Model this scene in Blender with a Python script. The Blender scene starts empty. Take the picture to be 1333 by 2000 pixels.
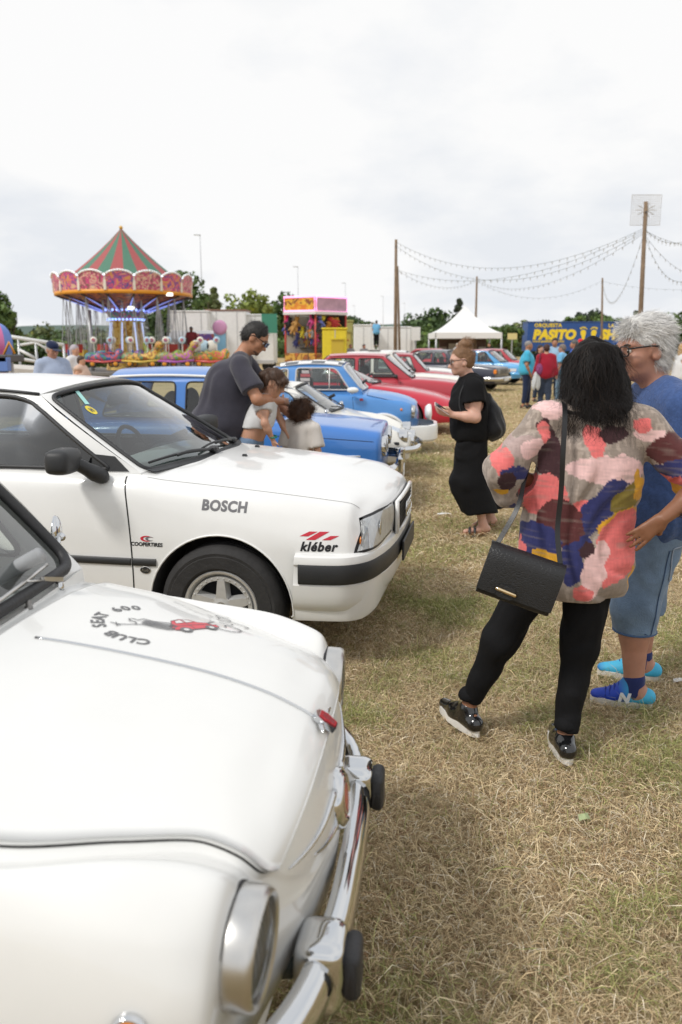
import bpy, bmesh, math, random
import numpy as np
from mathutils import Vector, Matrix
from mathutils.bvhtree import BVHTree
from mathutils.geometry import tessellate_polygon

# ------------------------------------------------------------------ camera, sky, sun, exposure
SC = bpy.context.scene
COL = SC.collection
CAM_H = 1.58
PITCH = math.atan(325.0 / 1555.0)
cam_d = bpy.data.cameras.new('camera')
cam = bpy.data.objects.new('camera', cam_d)
COL.objects.link(cam)
cam.location = (0, 0, CAM_H)
cam.rotation_euler = (math.pi / 2 - PITCH, 0, 0)
cam_d.sensor_fit = 'VERTICAL'
cam_d.sensor_height = 36.0
cam_d.sensor_width = 24.0
cam_d.lens = 28.0
cam_d.clip_start = 0.05
cam_d.clip_end = 5000
cam_d.dof.use_dof = True
cam_d.dof.focus_distance = 3.3
cam_d.dof.aperture_fstop = 3.2
SC.camera = cam

SUN_EL, SUN_AZ = math.radians(50), math.radians(-125)     # azimuth measured from +Y towards +X
world = bpy.data.worlds.new('World')
SC.world = world
world.use_nodes = True
wn, wl = world.node_tree.nodes, world.node_tree.links
wn.clear()
wo = wn.new('ShaderNodeOutputWorld')
sky = wn.new('ShaderNodeTexSky')
sky.sky_type = 'NISHITA'
sky.sun_disc = False
sky.sun_elevation = SUN_EL
sky.sun_rotation = SUN_AZ
sky.air_density = 1.0
sky.dust_density = 2.5
bg1 = wn.new('ShaderNodeBackground')
bg1.inputs['Strength'].default_value = 0.09
wl.new(sky.outputs[0], bg1.inputs['Color'])
# cloud cover: noise on a flat cloud deck above the place
tc = wn.new('ShaderNodeTexCoord')
sp = wn.new('ShaderNodeSeparateXYZ')
wl.new(tc.outputs['Generated'], sp.inputs[0])
def wmath(op, a, b=None, clamp=False):
    n = wn.new('ShaderNodeMath'); n.operation = op; n.use_clamp = clamp
    for i, v in enumerate((a, b)):
        if v is None: continue
        if isinstance(v, (int, float)): n.inputs[i].default_value = v
        else: wl.new(v, n.inputs[i])
    return n.outputs[0]
zz = wmath('ADD', wmath('MAXIMUM', sp.outputs[2], 0.0), 0.30)
cx = wmath('DIVIDE', sp.outputs[0], zz); cy = wmath('DIVIDE', sp.outputs[1], zz)
cb = wn.new('ShaderNodeCombineXYZ')
wl.new(cx, cb.inputs[0]); wl.new(cy, cb.inputs[1])
def wnoise(scale, detail, rough, off):
    mp = wn.new('ShaderNodeMapping'); mp.inputs['Location'].default_value = off
    wl.new(cb.outputs[0], mp.inputs[0])
    n = wn.new('ShaderNodeTexNoise'); n.inputs['Scale'].default_value = scale
    n.inputs['Detail'].default_value = detail; n.inputs['Roughness'].default_value = rough
    wl.new(mp.outputs[0], n.inputs[0])
    return n.outputs[0]
def wramp(v, stops):
    r = wn.new('ShaderNodeValToRGB'); wl.new(v, r.inputs[0])
    el = r.color_ramp.elements
    while len(el) < len(stops): el.new(0.5)
    for e, (p, c) in zip(el, stops): e.position = p; e.color = c
    return r.outputs[0]
n1 = wnoise(0.55, 7, 0.5, (3.1, 7.7, 0)); n2 = wnoise(1.1, 7, 0.55, (11.0, 2.0, 5))
cover = wramp(n1, [(0.22, (0.55, 0.55, 0.55, 1)), (0.42, (1, 1, 1, 1))])
shade = wramp(n2, [(0.40, (0.83, 0.86, 0.905, 1)), (0.55, (1.0, 1.0, 1.0, 1))])
bg2 = wn.new('ShaderNodeBackground')
bg2.inputs['Strength'].default_value = 0.68
wl.new(shade, bg2.inputs['Color'])
mx = wn.new('ShaderNodeMixShader')
wl.new(cover, mx.inputs[0]); wl.new(bg1.outputs[0], mx.inputs[1]); wl.new(bg2.outputs[0], mx.inputs[2])
wl.new(mx.outputs[0], wo.inputs[0])

sun_d = bpy.data.lights.new('sun', 'SUN')
sun_d.energy = 1.5
sun_d.angle = math.radians(10)
sun_d.color = (1.0, 0.96, 0.9)
sun = bpy.data.objects.new('sun', sun_d)
COL.objects.link(sun)
_sd = Vector((math.sin(SUN_AZ) * math.cos(SUN_EL), math.cos(SUN_AZ) * math.cos(SUN_EL), math.sin(SUN_EL)))
sun.rotation_euler = (-_sd).to_track_quat('-Z', 'Y').to_euler()
sun.location = _sd * 50

SC.view_settings.view_transform = 'Standard'
SC.view_settings.look = 'None'
SC.view_settings.gamma = 1.0
SC.view_settings.exposure = 0.52
SC.view_settings.use_curve_mapping = False
SC.cycles.max_bounces = 8
SC.cycles.transparent_max_bounces = 16
SC.cycles.sample_clamp_indirect = 8
SC.cycles.caustics_reflective = False
SC.cycles.caustics_refractive = False

rng = np.random.default_rng(7)
random.seed(7)
PI = math.pi
def rad(a): return math.radians(a)

# ------------------------------------------------------------------ materials
MATS = {}
def mat(name, color=(0.5, 0.5, 0.5), rough=0.5, metal=0.0, coat=0.0, spec=0.5, vary=0.0, vscale=8.0,
        bump=0.0, bscale=60.0, attr=None, sss=0.0, sheen=0.0, bstretch=None, emit=0.0, coat_rough=0.03):
    """Principled material with optional noise variation of colour, bump and a colour attribute."""
    if name in MATS: return MATS[name]
    m = bpy.data.materials.new(name); m.use_nodes = True
    nt = m.node_tree; N, L = nt.nodes, nt.links
    b = N['Principled BSDF']
    b.inputs['Roughness'].default_value = rough
    b.inputs['Metallic'].default_value = metal
    b.inputs['Coat Weight'].default_value = coat
    b.inputs['Coat Roughness'].default_value = coat_rough
    b.inputs['Specular IOR Level'].default_value = spec
    if sheen: b.inputs['Sheen Weight'].default_value = sheen
    if sss:
        b.inputs['Subsurface Weight'].default_value = sss
        b.inputs['Subsurface Radius'].default_value = (0.012, 0.005, 0.003)
        b.inputs['Subsurface Scale'].default_value = 1.0
    c = (*color, 1.0)
    b.inputs['Base Color'].default_value = c
    src = None
    if attr:
        a = N.new('ShaderNodeAttribute'); a.attribute_name = attr
        src = a.outputs['Color']
    tcn = None
    if vary or bump:
        tcn = N.new('ShaderNodeTexCoord')
    if vary:
        n = N.new('ShaderNodeTexNoise'); n.inputs['Scale'].default_value = vscale
        n.inputs['Detail'].default_value = 6; n.inputs['Roughness'].default_value = 0.65
        L.new(tcn.outputs['Object'], n.inputs['Vector'])
        mr = N.new('ShaderNodeMapRange')
        mr.inputs[1].default_value = 0.3; mr.inputs[2].default_value = 0.7
        mr.inputs[3].default_value = 1.0 - vary; mr.inputs[4].default_value = 1.0 + vary
        L.new(n.outputs[0], mr.inputs[0])
        mm = N.new('ShaderNodeMix'); mm.data_type = 'RGBA'; mm.blend_type = 'MULTIPLY'
        mm.inputs[0].default_value = 1.0
        if src: L.new(src, mm.inputs[6])
        else: mm.inputs[6].default_value = c
        L.new(mr.outputs[0], mm.inputs[7])
        src = mm.outputs[2]
    if src: L.new(src, b.inputs['Base Color'])
    if emit:
        b.inputs['Emission Strength'].default_value = emit
        if src: L.new(src, b.inputs['Emission Color'])
        else: b.inputs['Emission Color'].default_value = c
    if bump:
        n = N.new('ShaderNodeTexNoise'); n.inputs['Scale'].default_value = bscale
        n.inputs['Detail'].default_value = 5
        v = tcn.outputs['Object']
        if bstretch:
            mp = N.new('ShaderNodeMapping'); mp.inputs['Scale'].default_value = bstretch
            L.new(v, mp.inputs[0]); v = mp.outputs[0]
        L.new(v, n.inputs['Vector'])
        bp = N.new('ShaderNodeBump'); bp.inputs['Strength'].default_value = bump
        bp.inputs['Distance'].default_value = 0.01
        L.new(n.outputs[0], bp.inputs['Height']); L.new(bp.outputs[0], b.inputs['Normal'])
    MATS[name] = m
    return m

def paint(name, color, rough=0.32):
    return mat(name, color, rough=rough, coat=0.6, vary=0.025, vscale=2.5, spec=0.5, coat_rough=0.04)

def glass(name, tint=(0.9, 0.95, 0.93), refl=1.0):
    if name in MATS: return MATS[name]
    m = bpy.data.materials.new(name); m.use_nodes = True
    N, L = m.node_tree.nodes, m.node_tree.links
    N.clear()
    o = N.new('ShaderNodeOutputMaterial'); t = N.new('ShaderNodeBsdfTransparent'); g = N.new('ShaderNodeBsdfGlossy')
    t.inputs[0].default_value = (*tint, 1); g.inputs['Roughness'].default_value = 0.015
    lw = N.new('ShaderNodeFresnel'); lw.inputs['IOR'].default_value = 1.52
    ml = N.new('ShaderNodeMath'); ml.operation = 'MULTIPLY'; ml.inputs[1].default_value = 1.9 * refl; ml.use_clamp = True
    L.new(lw.outputs[0], ml.inputs[0])
    x = N.new('ShaderNodeMixShader')
    L.new(ml.outputs[0], x.inputs[0]); L.new(t.outputs[0], x.inputs[1]); L.new(g.outputs[0], x.inputs[2])
    L.new(x.outputs[0], o.inputs[0])
    MATS[name] = m
    return m

# ------------------------------------------------------------------ object helpers
def tag(o, label, cat, group=None, kind=None):
    o['label'] = label
    if cat: o['category'] = cat
    if group: o['group'] = group
    if kind: o['kind'] = kind
    return o

def thing(name, label, cat, loc=(0, 0, 0), rz=0.0, group=None):
    o = bpy.data.objects.new(name, None)
    o.empty_display_size = 0.2
    COL.objects.link(o)
    o.location = loc; o.rotation_euler = (0, 0, rz)
    return tag(o, label, cat, group)

def link(name, me, m=None, parent=None):
    o = bpy.data.objects.new(name, me)
    COL.objects.link(o)
    if m is not None:
        for q in (m if isinstance(m, (list, tuple)) else [m]): me.materials.append(q)
    if parent is not None: o.parent = parent
    return o

def mesh(name, V, F, m=None, parent=None, smooth=True, sharp=None, col=None, mi=None):
    me = bpy.data.meshes.new(name)
    me.from_pydata([tuple(map(float, v)) for v in V], [], [tuple(map(int, f)) for f in F])
    me.validate()
    if smooth: me.polygons.foreach_set('use_smooth', [True] * len(me.polygons))
    if sharp: me.set_sharp_from_angle(angle=rad(sharp))
    if col is not None:
        a = me.color_attributes.new('Col', 'FLOAT_COLOR', 'POINT')
        c = np.ones((len(me.vertices), 4), np.float32); c[:, :3] = col
        a.data.foreach_set('color', c.ravel())
    o = link(name, me, m, parent)
    if mi is not None: me.polygons.foreach_set('material_index', np.asarray(mi, np.int32))
    me.update()
    return o

def big_mesh(name, V, F, m=None, parent=None, smooth=True, col=None):
    """fast path for numpy arrays; F is (n,k)"""
    V = np.asarray(V, np.float32); F = np.asarray(F, np.int32)
    me = bpy.data.meshes.new(name)
    k = F.shape[1]
    me.vertices.add(len(V)); me.vertices.foreach_set('co', V.ravel())
    me.loops.add(F.size); me.loops.foreach_set('vertex_index', F.ravel())
    me.polygons.add(len(F))
    me.polygons.foreach_set('loop_start', np.arange(0, F.size, k, dtype=np.int32))
    me.polygons.foreach_set('use_smooth', np.full(len(F), smooth))
    me.update(calc_edges=True)
    if col is not None:
        a = me.color_attributes.new('Col', 'FLOAT_COLOR', 'POINT')
        c = np.ones((len(V), 4), np.float32); c[:, :3] = col
        a.data.foreach_set('color', c.ravel())
    return link(name, me, m, parent)

class MB:
    """collects shapes into one mesh"""
    def __init__(s): s.V = []; s.F = []
    def add(s, V, F):
        o = len(s.V); s.V += [tuple(v) for v in V]; s.F += [tuple(o + i for i in f) for f in F]; return s
    def box(s, c, d, R=None, bev=0.0):
        c = Vector(c); hx, hy, hz = d[0] / 2, d[1] / 2, d[2] / 2
        if bev > 0:
            b = min(bev, hx * .9, hy * .9, hz * .9); V = []; 
            for sx in (-1, 1):
                for sy in (-1, 1):
                    for sz in (-1, 1):
                        V += [(sx * hx, sy * (hy - b), sz * (hz - b)), (sx * (hx - b), sy * hy, sz * (hz - b)), (sx * (hx - b), sy * (hy - b), sz * hz)]
            bm = bmesh.new()
            for v in V: bm.verts.new(v)
            bmesh.ops.convex_hull(bm, input=bm.verts)
            bmesh.ops.dissolve_limit(bm, angle_limit=0.01, verts=bm.verts, edges=bm.edges)
            bm.verts.index_update()
            V = [v.co.copy() for v in bm.verts]; F = [[v.index for v in f.verts] for f in bm.faces]; bm.free()
        else:
            V = [Vector((x, y, z)) for x in (-hx, hx) for y in (-hy, hy) for z in (-hz, hz)]
            F = [(0, 1, 3, 2), (4, 6, 7, 5), (0, 4, 5, 1), (2, 3, 7, 6), (0, 2, 6, 4), (1, 5, 7, 3)]
        if R is not None: V = [R @ v for v in V]
        return s.add([v + c for v in V], F)
    def tube(s, P, r, n=8, closed=False, cap=True, up=None):
        V, F = tube(P, r, n, closed, cap); return s.add(V, F)
    def lathe(s, prof, n=16, M=None):
        V, F = lathe(prof, n)
        if M is not None: V = [M @ Vector(v) for v in V]
        return s.add(V, F)
    def sphere(s, c, r, nu=12, nv=8, M=None):
        rr = r if hasattr(r, '__len__') else (r, r, r)
        V = []; F = []
        for j in range(nv + 1):
            t = PI * j / nv
            for i in range(nu):
                a = 2 * PI * i / nu
                p = Vector((rr[0] * math.sin(t) * math.cos(a), rr[1] * math.sin(t) * math.sin(a), rr[2] * math.cos(t)))
                if M is not None: p = M @ p
                V.append(p + Vector(c))
        for j in range(nv):
            for i in range(nu):
                F.append((j * nu + i, (j + 1) * nu + i, (j + 1) * nu + (i + 1) % nu, j * nu + (i + 1) % nu))
        return s.add(V, F)
    def prism(s, poly, thick, fn):
        """poly: 2D loop; fn(a,b,d)->xyz, d = 0 or thick"""
        n = len(poly)
        V = [fn(a, b, 0) for a, b in poly] + [fn(a, b, thick) for a, b in poly]
        F = [tuple(range(n)), tuple(range(2 * n - 1, n - 1, -1))]
        for i in range(n): j = (i + 1) % n; F.append((i, i + n, j + n, j))
        return s.add(V, F)
    def build(s, name, m=None, parent=None, smooth=False, sharp=None):
        o = mesh(name, s.V, s.F, m, parent, smooth or bool(sharp), sharp)
        bm = bmesh.new(); bm.from_mesh(o.data)
        bmesh.ops.remove_doubles(bm, verts=bm.verts, dist=1e-6)
        bmesh.ops.recalc_face_normals(bm, faces=bm.faces); bm.to_mesh(o.data); bm.free()
        if sharp: o.data.set_sharp_from_angle(angle=rad(sharp))
        return o

def frames(P, closed=False):
    P = [Vector(p) for p in P]; n = len(P)
    T = []
    for i in range(n):
        a = P[(i - 1) % n] if (closed or i > 0) else P[i]
        b = P[(i + 1) % n] if (closed or i < n - 1) else P[i]
        t = b - a
        T.append(t.normalized() if t.length > 1e-9 else Vector((1, 0, 0)))
    up = Vector((0, 0, 1)) if abs(T[0].z) < 0.9 else Vector((1, 0, 0))
    out = []
    u = (up - T[0] * up.dot(T[0])).normalized()
    for i in range(n):
        u = u - T[i] * u.dot(T[i])
        u = u.normalized() if u.length > 1e-6 else T[i].orthogonal().normalized()
        out.append((P[i], T[i], u, T[i].cross(u)))
    return out

def tube(P, r, n=8, closed=False, cap=True):
    fr = frames(P, closed); V = []; F = []
    m = len(fr)
    for k, (p, t, u, w) in enumerate(fr):
        rk = r[k] if hasattr(r, '__len__') else r
        for i in range(n):
            a = 2 * PI * i / n
            V.append(p + (u * math.cos(a) + w * math.sin(a)) * rk)
    for k in range(m if closed else m - 1):
        q = (k + 1) % m
        for i in range(n):
            j = (i + 1) % n
            F.append((k * n + i, k * n + j, q * n + j, q * n + i))
    if cap and not closed:
        F.append(tuple(range(n - 1, -1, -1))); F.append(tuple((m - 1) * n + i for i in range(n)))
    return V, F

def sweep(P, sec, normals, closed=False, cap=True):
    """sweep a 2D section (a along normal, b along binormal) on path P with given normals"""
    P = [Vector(p) for p in P]; n = len(P); k = len(sec); V = []; F = []
    for i in range(n):
        a = P[(i - 1) % n] if (closed or i > 0) else P[i]
        b = P[(i + 1) % n] if (closed or i < n - 1) else P[i]
        t = (b - a).normalized()
        nn = Vector(normals[i]); nn = (nn - t * nn.dot(t)).normalized(); bi = t.cross(nn)
        for (x, y) in sec: V.append(P[i] + nn * x + bi * y)
    for i in range(n if closed else n - 1):
        q = (i + 1) % n
        for j in range(k):
            l = (j + 1) % k
            F.append((i * k + j, i * k + l, q * k + l, q * k + j))
    if cap and not closed:
        F.append(tuple(range(k - 1, -1, -1))); F.append(tuple((n - 1) * k + j for j in range(k)))
    return V, F

def lathe(prof, n=16):
    """prof: list of (r, z); axis z"""
    V = []; F = []; m = len(prof)
    for (r, z) in prof:
        for i in range(n):
            a = 2 * PI * i / n
            V.append((r * math.cos(a), r * math.sin(a), z))
    for k in range(m - 1):
        for i in range(n):
            j = (i + 1) % n
            F.append((k * n + i, k * n + j, (k + 1) * n + j, (k + 1) * n + i))
    return V, F

def pchip(x, y, q):
    """monotone cubic through (x,y) rows; y (n,d)"""
    x = np.asarray(x, float); y = np.asarray(y, float); q = np.asarray(q, float)
    h = np.diff(x)[:, None]; d = np.diff(y, axis=0) / h
    n = len(x); m = np.zeros_like(y)
    if n == 2: m[:] = d[0]
    else:
        a, b = d[:-1], d[1:]
        w1 = 2 * h[1:] + h[:-1]; w2 = h[1:] + 2 * h[:-1]
        ok = a * b > 0
        with np.errstate(divide='ignore', invalid='ignore'):
            hm = (w1 + w2) / (w1 / a + w2 / b)
        m[1:-1] = np.where(ok, hm, 0)
        m[0] = d[0]; m[-1] = d[-1]
    i = np.clip(np.searchsorted(x, q, 'right') - 1, 0, n - 2)
    hh = (x[i + 1] - x[i])[:, None]; t = ((q - x[i])[:, None]) / hh
    t2, t3 = t * t, t * t * t
    return (2 * t3 - 3 * t2 + 1) * y[i] + (t3 - 2 * t2 + t) * hh * m[i] + (-2 * t3 + 3 * t2) * y[i + 1] + (t3 - t2) * hh * m[i + 1]

def spline(P, n, closed=False):
    """Catmull-Rom through points, chord-length parametrised"""
    P = np.asarray(P, float)
    if closed: P = np.vstack([P[-2:], P, P[:3]])
    s = np.r_[0, np.cumsum(np.linalg.norm(np.diff(P, axis=0), axis=1) ** .6 + 1e-9)]
    h = np.diff(s)[:, None]; d = np.diff(P, axis=0) / h
    m = np.zeros_like(P); m[1:-1] = (d[:-1] * h[1:] + d[1:] * h[:-1]) / (h[1:] + h[:-1]); m[0] = d[0]; m[-1] = d[-1]
    if closed: q = np.linspace(s[2], s[-3], n, endpoint=False)
    else: q = np.linspace(s[0], s[-1], n)
    i = np.clip(np.searchsorted(s, q, 'right') - 1, 0, len(s) - 2)
    hh = (s[i + 1] - s[i])[:, None]; t = ((q - s[i])[:, None]) / hh; t2, t3 = t * t, t ** 3
    return (2 * t3 - 3 * t2 + 1) * P[i] + (t3 - 2 * t2 + t) * hh * m[i] + (-2 * t3 + 3 * t2) * P[i + 1] + (t3 - t2) * hh * m[i + 1]

def rrect(x0, y0, x1, y1, r, n=5):
    """rounded rectangle loop, r scalar or 4 radii (BL, BR, TR, TL)"""
    rr = r if hasattr(r, '__len__') else (r,) * 4
    out = []
    for (cx_, cy_, a0, q) in ((x0, y0, PI, 0), (x1, y0, 1.5 * PI, 1), (x1, y1, 0, 2), (x0, y1, .5 * PI, 3)):
        R = rr[q]; px = cx_ + (R if q in (0, 3) else -R); py = cy_ + (R if q in (0, 1) else -R)
        for i in range(n + 1):
            a = a0 + .5 * PI * i / n
            out.append((px + R * math.cos(a), py + R * math.sin(a)))
    return out

def rpoly(P, r, n=4):
    """polygon with rounded corners; r scalar or list"""
    out = []; k = len(P)
    for i in range(k):
        p = Vector(P[i]); a = Vector(P[i - 1]) - p; b = Vector(P[(i + 1) % k]) - p
        R = r[i] if hasattr(r, '__len__') else r
        da = min(R, a.length * .49); db = min(R, b.length * .49)
        A = p + a.normalized() * da; B = p + b.normalized() * db
        for j in range(n + 1):
            t = j / n
            q = A * (1 - t) ** 2 + p * 2 * t * (1 - t) + B * t * t
            out.append((q.x, q.y))
    return out

def dens(loop, step):
    out = []
    for i in range(len(loop)):
        a = Vector(loop[i]); b = Vector(loop[(i + 1) % len(loop)])
        k = max(1, int((b - a).length / step))
        for j in range(k): q = a.lerp(b, j / k); out.append((q.x, q.y))
    return out

def holed(outer, holes, fn, step=0.08):
    """plate with holes, tessellated in 2D and mapped by fn(a,b)->xyz"""
    loops = [dens(outer, step)] + [dens(h, step) for h in holes]
    tri = tessellate_polygon([[Vector((a, b, 0)) for a, b in l] for l in loops])
    V = [fn(a, b) for l in loops for a, b in l]
    return V, tri

def disc_fill(loop, fn, rings=4):
    """fill a star-shaped loop with rings so that curved maps stay smooth"""
    c = Vector((sum(p[0] for p in loop) / len(loop), sum(p[1] for p in loop) / len(loop)))
    n = len(loop); V = []; F = []
    for k in range(rings):
        s = 1 - k / rings
        for p in loop: q = c + (Vector(p) - c) * s; V.append(fn(q.x, q.y))
    V.append(fn(c.x, c.y))
    for k in range(rings - 1):
        for i in range(n):
            j = (i + 1) % n
            F.append((k * n + i, k * n + j, (k + 1) * n + j, (k + 1) * n + i))
    for i in range(n): F.append(((rings - 1) * n + i, (rings - 1) * n + (i + 1) % n, len(V) - 1))
    return V, F

def copy_tree(o, parent=None):
    c = o.copy(); COL.objects.link(c)
    if parent is not None: c.parent = parent
    for ch in o.children:
        copy_tree(ch, c)
    return c

def text_mesh(s, size=1.0, bold=0.0, shear=0.0, space=1.0, align='CENTER', res=4):
    """lettering as 2D triangles -> (V2, F), centred"""
    cu = bpy.data.curves.new('lettering', 'FONT')
    cu.body = s; cu.size = size; cu.offset = bold; cu.shear = shear; cu.space_character = space
    cu.align_x = align; cu.align_y = 'CENTER'; cu.resolution_u = res
    o = bpy.data.objects.new('lettering', cu); COL.objects.link(o)
    dg = bpy.context.evaluated_depsgraph_get()
    me = bpy.data.meshes.new_from_object(o.evaluated_get(dg))
    bm = bmesh.new(); bm.from_mesh(me)
    bmesh.ops.triangulate(bm, faces=bm.faces)
    bm.verts.index_update()
    V = [(v.co.x, v.co.y) for v in bm.verts]; F = [[v.index for v in f.verts] for f in bm.faces]
    bm.free(); bpy.data.objects.remove(o); bpy.data.curves.remove(cu); bpy.data.meshes.remove(me)
    if V:
        mx_, mn_ = max(v[1] for v in V), min(v[1] for v in V)
        V = [(a, b - (mx_ + mn_) / 2) for a, b in V]
    return V, F

def subdiv2(V, F, step):
    """split long triangles of flat lettering so that it can follow a curved panel"""
    bm = bmesh.new()
    vs = [bm.verts.new((a, b, 0)) for a, b in V]
    for f in F:
        try: bm.faces.new([vs[i] for i in f])
        except ValueError: pass
    for _ in range(4):
        e = [e for e in bm.edges if e.calc_length() > step]
        if not e: break
        bmesh.ops.subdivide_edges(bm, edges=e, cuts=1)
        bmesh.ops.triangulate(bm, faces=bm.faces)
    bm.verts.index_update()
    V = [(v.co.x, v.co.y) for v in bm.verts]; F = [[v.index for v in f.verts] for f in bm.faces]; bm.free()
    return V, F

def bvh_of(o):
    me = o.data
    return BVHTree.FromPolygons([v.co.copy() for v in me.vertices], [tuple(p.vertices) for p in me.polygons])

def stick(bvh, p, d, off=0.0015):
    """drop point p along d onto the surface; returns the point lifted by off, and the normal"""
    p = Vector(p); d = Vector(d).normalized()
    h = bvh.ray_cast(p, d)
    if h[0] is None:
        q = bvh.find_nearest(p); n = q[1]; loc = q[0]
    else: loc, n = h[0], h[1]
    if n.dot(d) > 0: n = -n
    return loc + n * off, n

def boolean_cut(o, cutters):
    for c in cutters:
        md = o.modifiers.new('cut', 'BOOLEAN'); md.operation = 'DIFFERENCE'; md.solver = 'EXACT'; md.object = c
        try: md.material_mode = 'TRANSFER'
        except Exception: pass
    dg = bpy.context.evaluated_depsgraph_get()
    me = bpy.data.meshes.new_from_object(o.evaluated_get(dg))
    o.modifiers.clear(); old = o.data; o.data = me; me.name = o.name; bpy.data.meshes.remove(old)
    for c in cutters:
        d = c.data; bpy.data.objects.remove(c); bpy.data.meshes.remove(d)
    return o

def at(px, py, Y):
    """the point seen at photo pixel (px, py) at distance Y in front of the camera (setting-out only)"""
    a = (px - 666.5) / 1555.0; b = -(py - 1000) / 1555.0
    d = Vector((a, math.cos(PITCH) + b * math.sin(PITCH), -math.sin(PITCH) + b * math.cos(PITCH)))
    return Vector((0, 0, CAM_H)) + d * (Y / d.y)

# ------------------------------------------------------------------ value noise and signed-distance modelling
_lat = rng.random((32, 32, 32)).astype(np.float32)
def vnoise(P, s=1.0, seed=0):
    P = np.asarray(P, np.float32) * s + seed * 7.31
    i = np.floor(P).astype(int); t = P - i; t = t * t * (3 - 2 * t)
    r = 0
    for a in (0, 1):
        for b in (0, 1):
            for c in (0, 1):
                w = (t[..., 0] if a else 1 - t[..., 0]) * (t[..., 1] if b else 1 - t[..., 1]) * (t[..., 2] if c else 1 - t[..., 2])
                r = r + w * _lat[(i[..., 0] + a) % 32, (i[..., 1] + b) % 32, (i[..., 2] + c) % 32]
    return r * 2 - 1
def fnoise(P, s=1.0, o=3, seed=0):
    r = 0; a = 1.0
    for k in range(o): r = r + a * vnoise(P, s * 2 ** k, seed + k); a *= .5
    return r

class SDF:
    """smooth union of rounded cones and ellipsoids, meshed with surface nets"""
    def __init__(s, k=0.02): s.p = []; s.k = k; s.disp = None; s.cut = []
    def cone(s, a, b, ra, rb, k=None): s.p.append(('c', np.array(a, float), np.array(b, float), ra, rb, k)); return s
    def chain(s, P, R, k=None):
        for i in range(len(P) - 1): s.cone(P[i], P[i + 1], R[i], R[i + 1], k)
        return s
    def ell(s, c, r, M=None, k=None):
        s.p.append(('e', np.array(c, float), np.array(r, float), None if M is None else np.array(M, float)[:3, :3], k)); return s
    def minus(s, c, r, M=None, k=0.01): s.cut.append(('e', np.array(c, float), np.array(r, float), None if M is None else np.array(M, float)[:3, :3], k)); return s
    def below(s, z): s.cut.append(('z', z)); return s
    def above(s, z): s.cut.append(('t', z)); return s
    def slice(s, c, n, R): s.cut.append(('p', np.array(c, float), np.full(3, R), np.array(n, float) / np.linalg.norm(n), 0.0)); return s
    @staticmethod
    def dist(q, P):
        if q[0] == 'c':
            a, b, ra, rb = q[1:5]; ba = b - a; l2 = max((ba @ ba), 1e-9)
            pa = P - a; t = np.clip((pa @ ba) / l2, 0, 1)
            return np.linalg.norm(pa - t[..., None] * ba, axis=-1) - (ra + (rb - ra) * t)
        c, r, M = q[1:4]; d = P - c
        if M is not None: d = d @ M
        k0 = np.linalg.norm(d / r, axis=-1); k1 = np.linalg.norm(d / (r * r), axis=-1)
        return np.where(k1 > 1e-9, k0 * (k0 - 1) / np.maximum(k1, 1e-9), -min(r))
    def bounds(s):
        lo = np.full(3, 1e9); hi = -lo
        for q in s.p:
            if q[0] == 'c':
                for c, r in ((q[1], q[3]), (q[2], q[4])): lo = np.minimum(lo, c - r); hi = np.maximum(hi, c + r)
            else: m = max(q[2]); lo = np.minimum(lo, q[1] - m); hi = np.maximum(hi, q[1] + m)
        return lo, hi
    def build(s, h):
        lo, hi = s.bounds(); pad = 3 * h + (0.03 if s.disp else 0.0)
        lo = lo - pad; hi = hi + pad
        n = np.ceil((hi - lo) / h).astype(int) + 1
        D = np.full(n, 1.0, np.float32)
        ax = [lo[i] + h * np.arange(n[i]) for i in range(3)]
        def region(q, m):
            if q[0] == 'c':
                a = np.minimum(q[1] - q[3], q[2] - q[4]) - m; b = np.maximum(q[1] + q[3], q[2] + q[4]) + m
            else: a = q[1] - max(q[2]) - m; b = q[1] + max(q[2]) + m
            i0 = np.clip(((a - lo) / h).astype(int), 0, n); i1 = np.clip(((b - lo) / h).astype(int) + 2, 0, n)
            return tuple(slice(i0[i], i1[i]) for i in range(3))
        for q in s.p:
            k = q[-1] if q[-1] is not None else s.k
            sl = region(q, max(4 * h, 2.0 * k) + 0.02)
            P = np.stack(np.meshgrid(ax[0][sl[0]], ax[1][sl[1]], ax[2][sl[2]], indexing='ij'), -1)
            if P.size == 0: continue
            d = s.dist(q, P); o = D[sl]
            hh = np.maximum(k - np.abs(d - o), 0) / max(k, 1e-6)
            D[sl] = np.minimum(d, o) - hh * hh * k * .25
        for q in s.cut:
            if q[0] == 'z': D[:, :, ax[2] < q[1]] = np.maximum(D[:, :, ax[2] < q[1]], 0.5 * h); D = np.maximum(D, (q[1] - ax[2])[None, None, :]).astype(np.float32); continue
            if q[0] == 't': D = np.maximum(D, (ax[2] - q[1])[None, None, :]).astype(np.float32); continue
            sl = region(q, 4 * h + q[-1] * 2)
            P = np.stack(np.meshgrid(ax[0][sl[0]], ax[1][sl[1]], ax[2][sl[2]], indexing='ij'), -1)
            if P.size == 0: continue
            if q[0] == 'p':
                e = P - q[1]; D[sl] = np.where((e ** 2).sum(-1) < q[2][0] ** 2, np.maximum(D[sl], e @ q[3]), D[sl]); continue
            d = -s.dist(q, P); o = D[sl]; k = q[-1]
            hh = np.maximum(k - np.abs(d - o), 0) / k
            D[sl] = np.maximum(d, o) + hh * hh * k * .25
        if s.disp is not None:
            m = np.abs(D) < 0.05
            I = np.argwhere(m); P = lo + I * h
            D[m] += s.disp(P).astype(np.float32)
        D[0], D[-1], D[:, 0], D[:, -1], D[:, :, 0], D[:, :, -1] = (1.0,) * 6
        return surfnet(D, lo, h)

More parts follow.
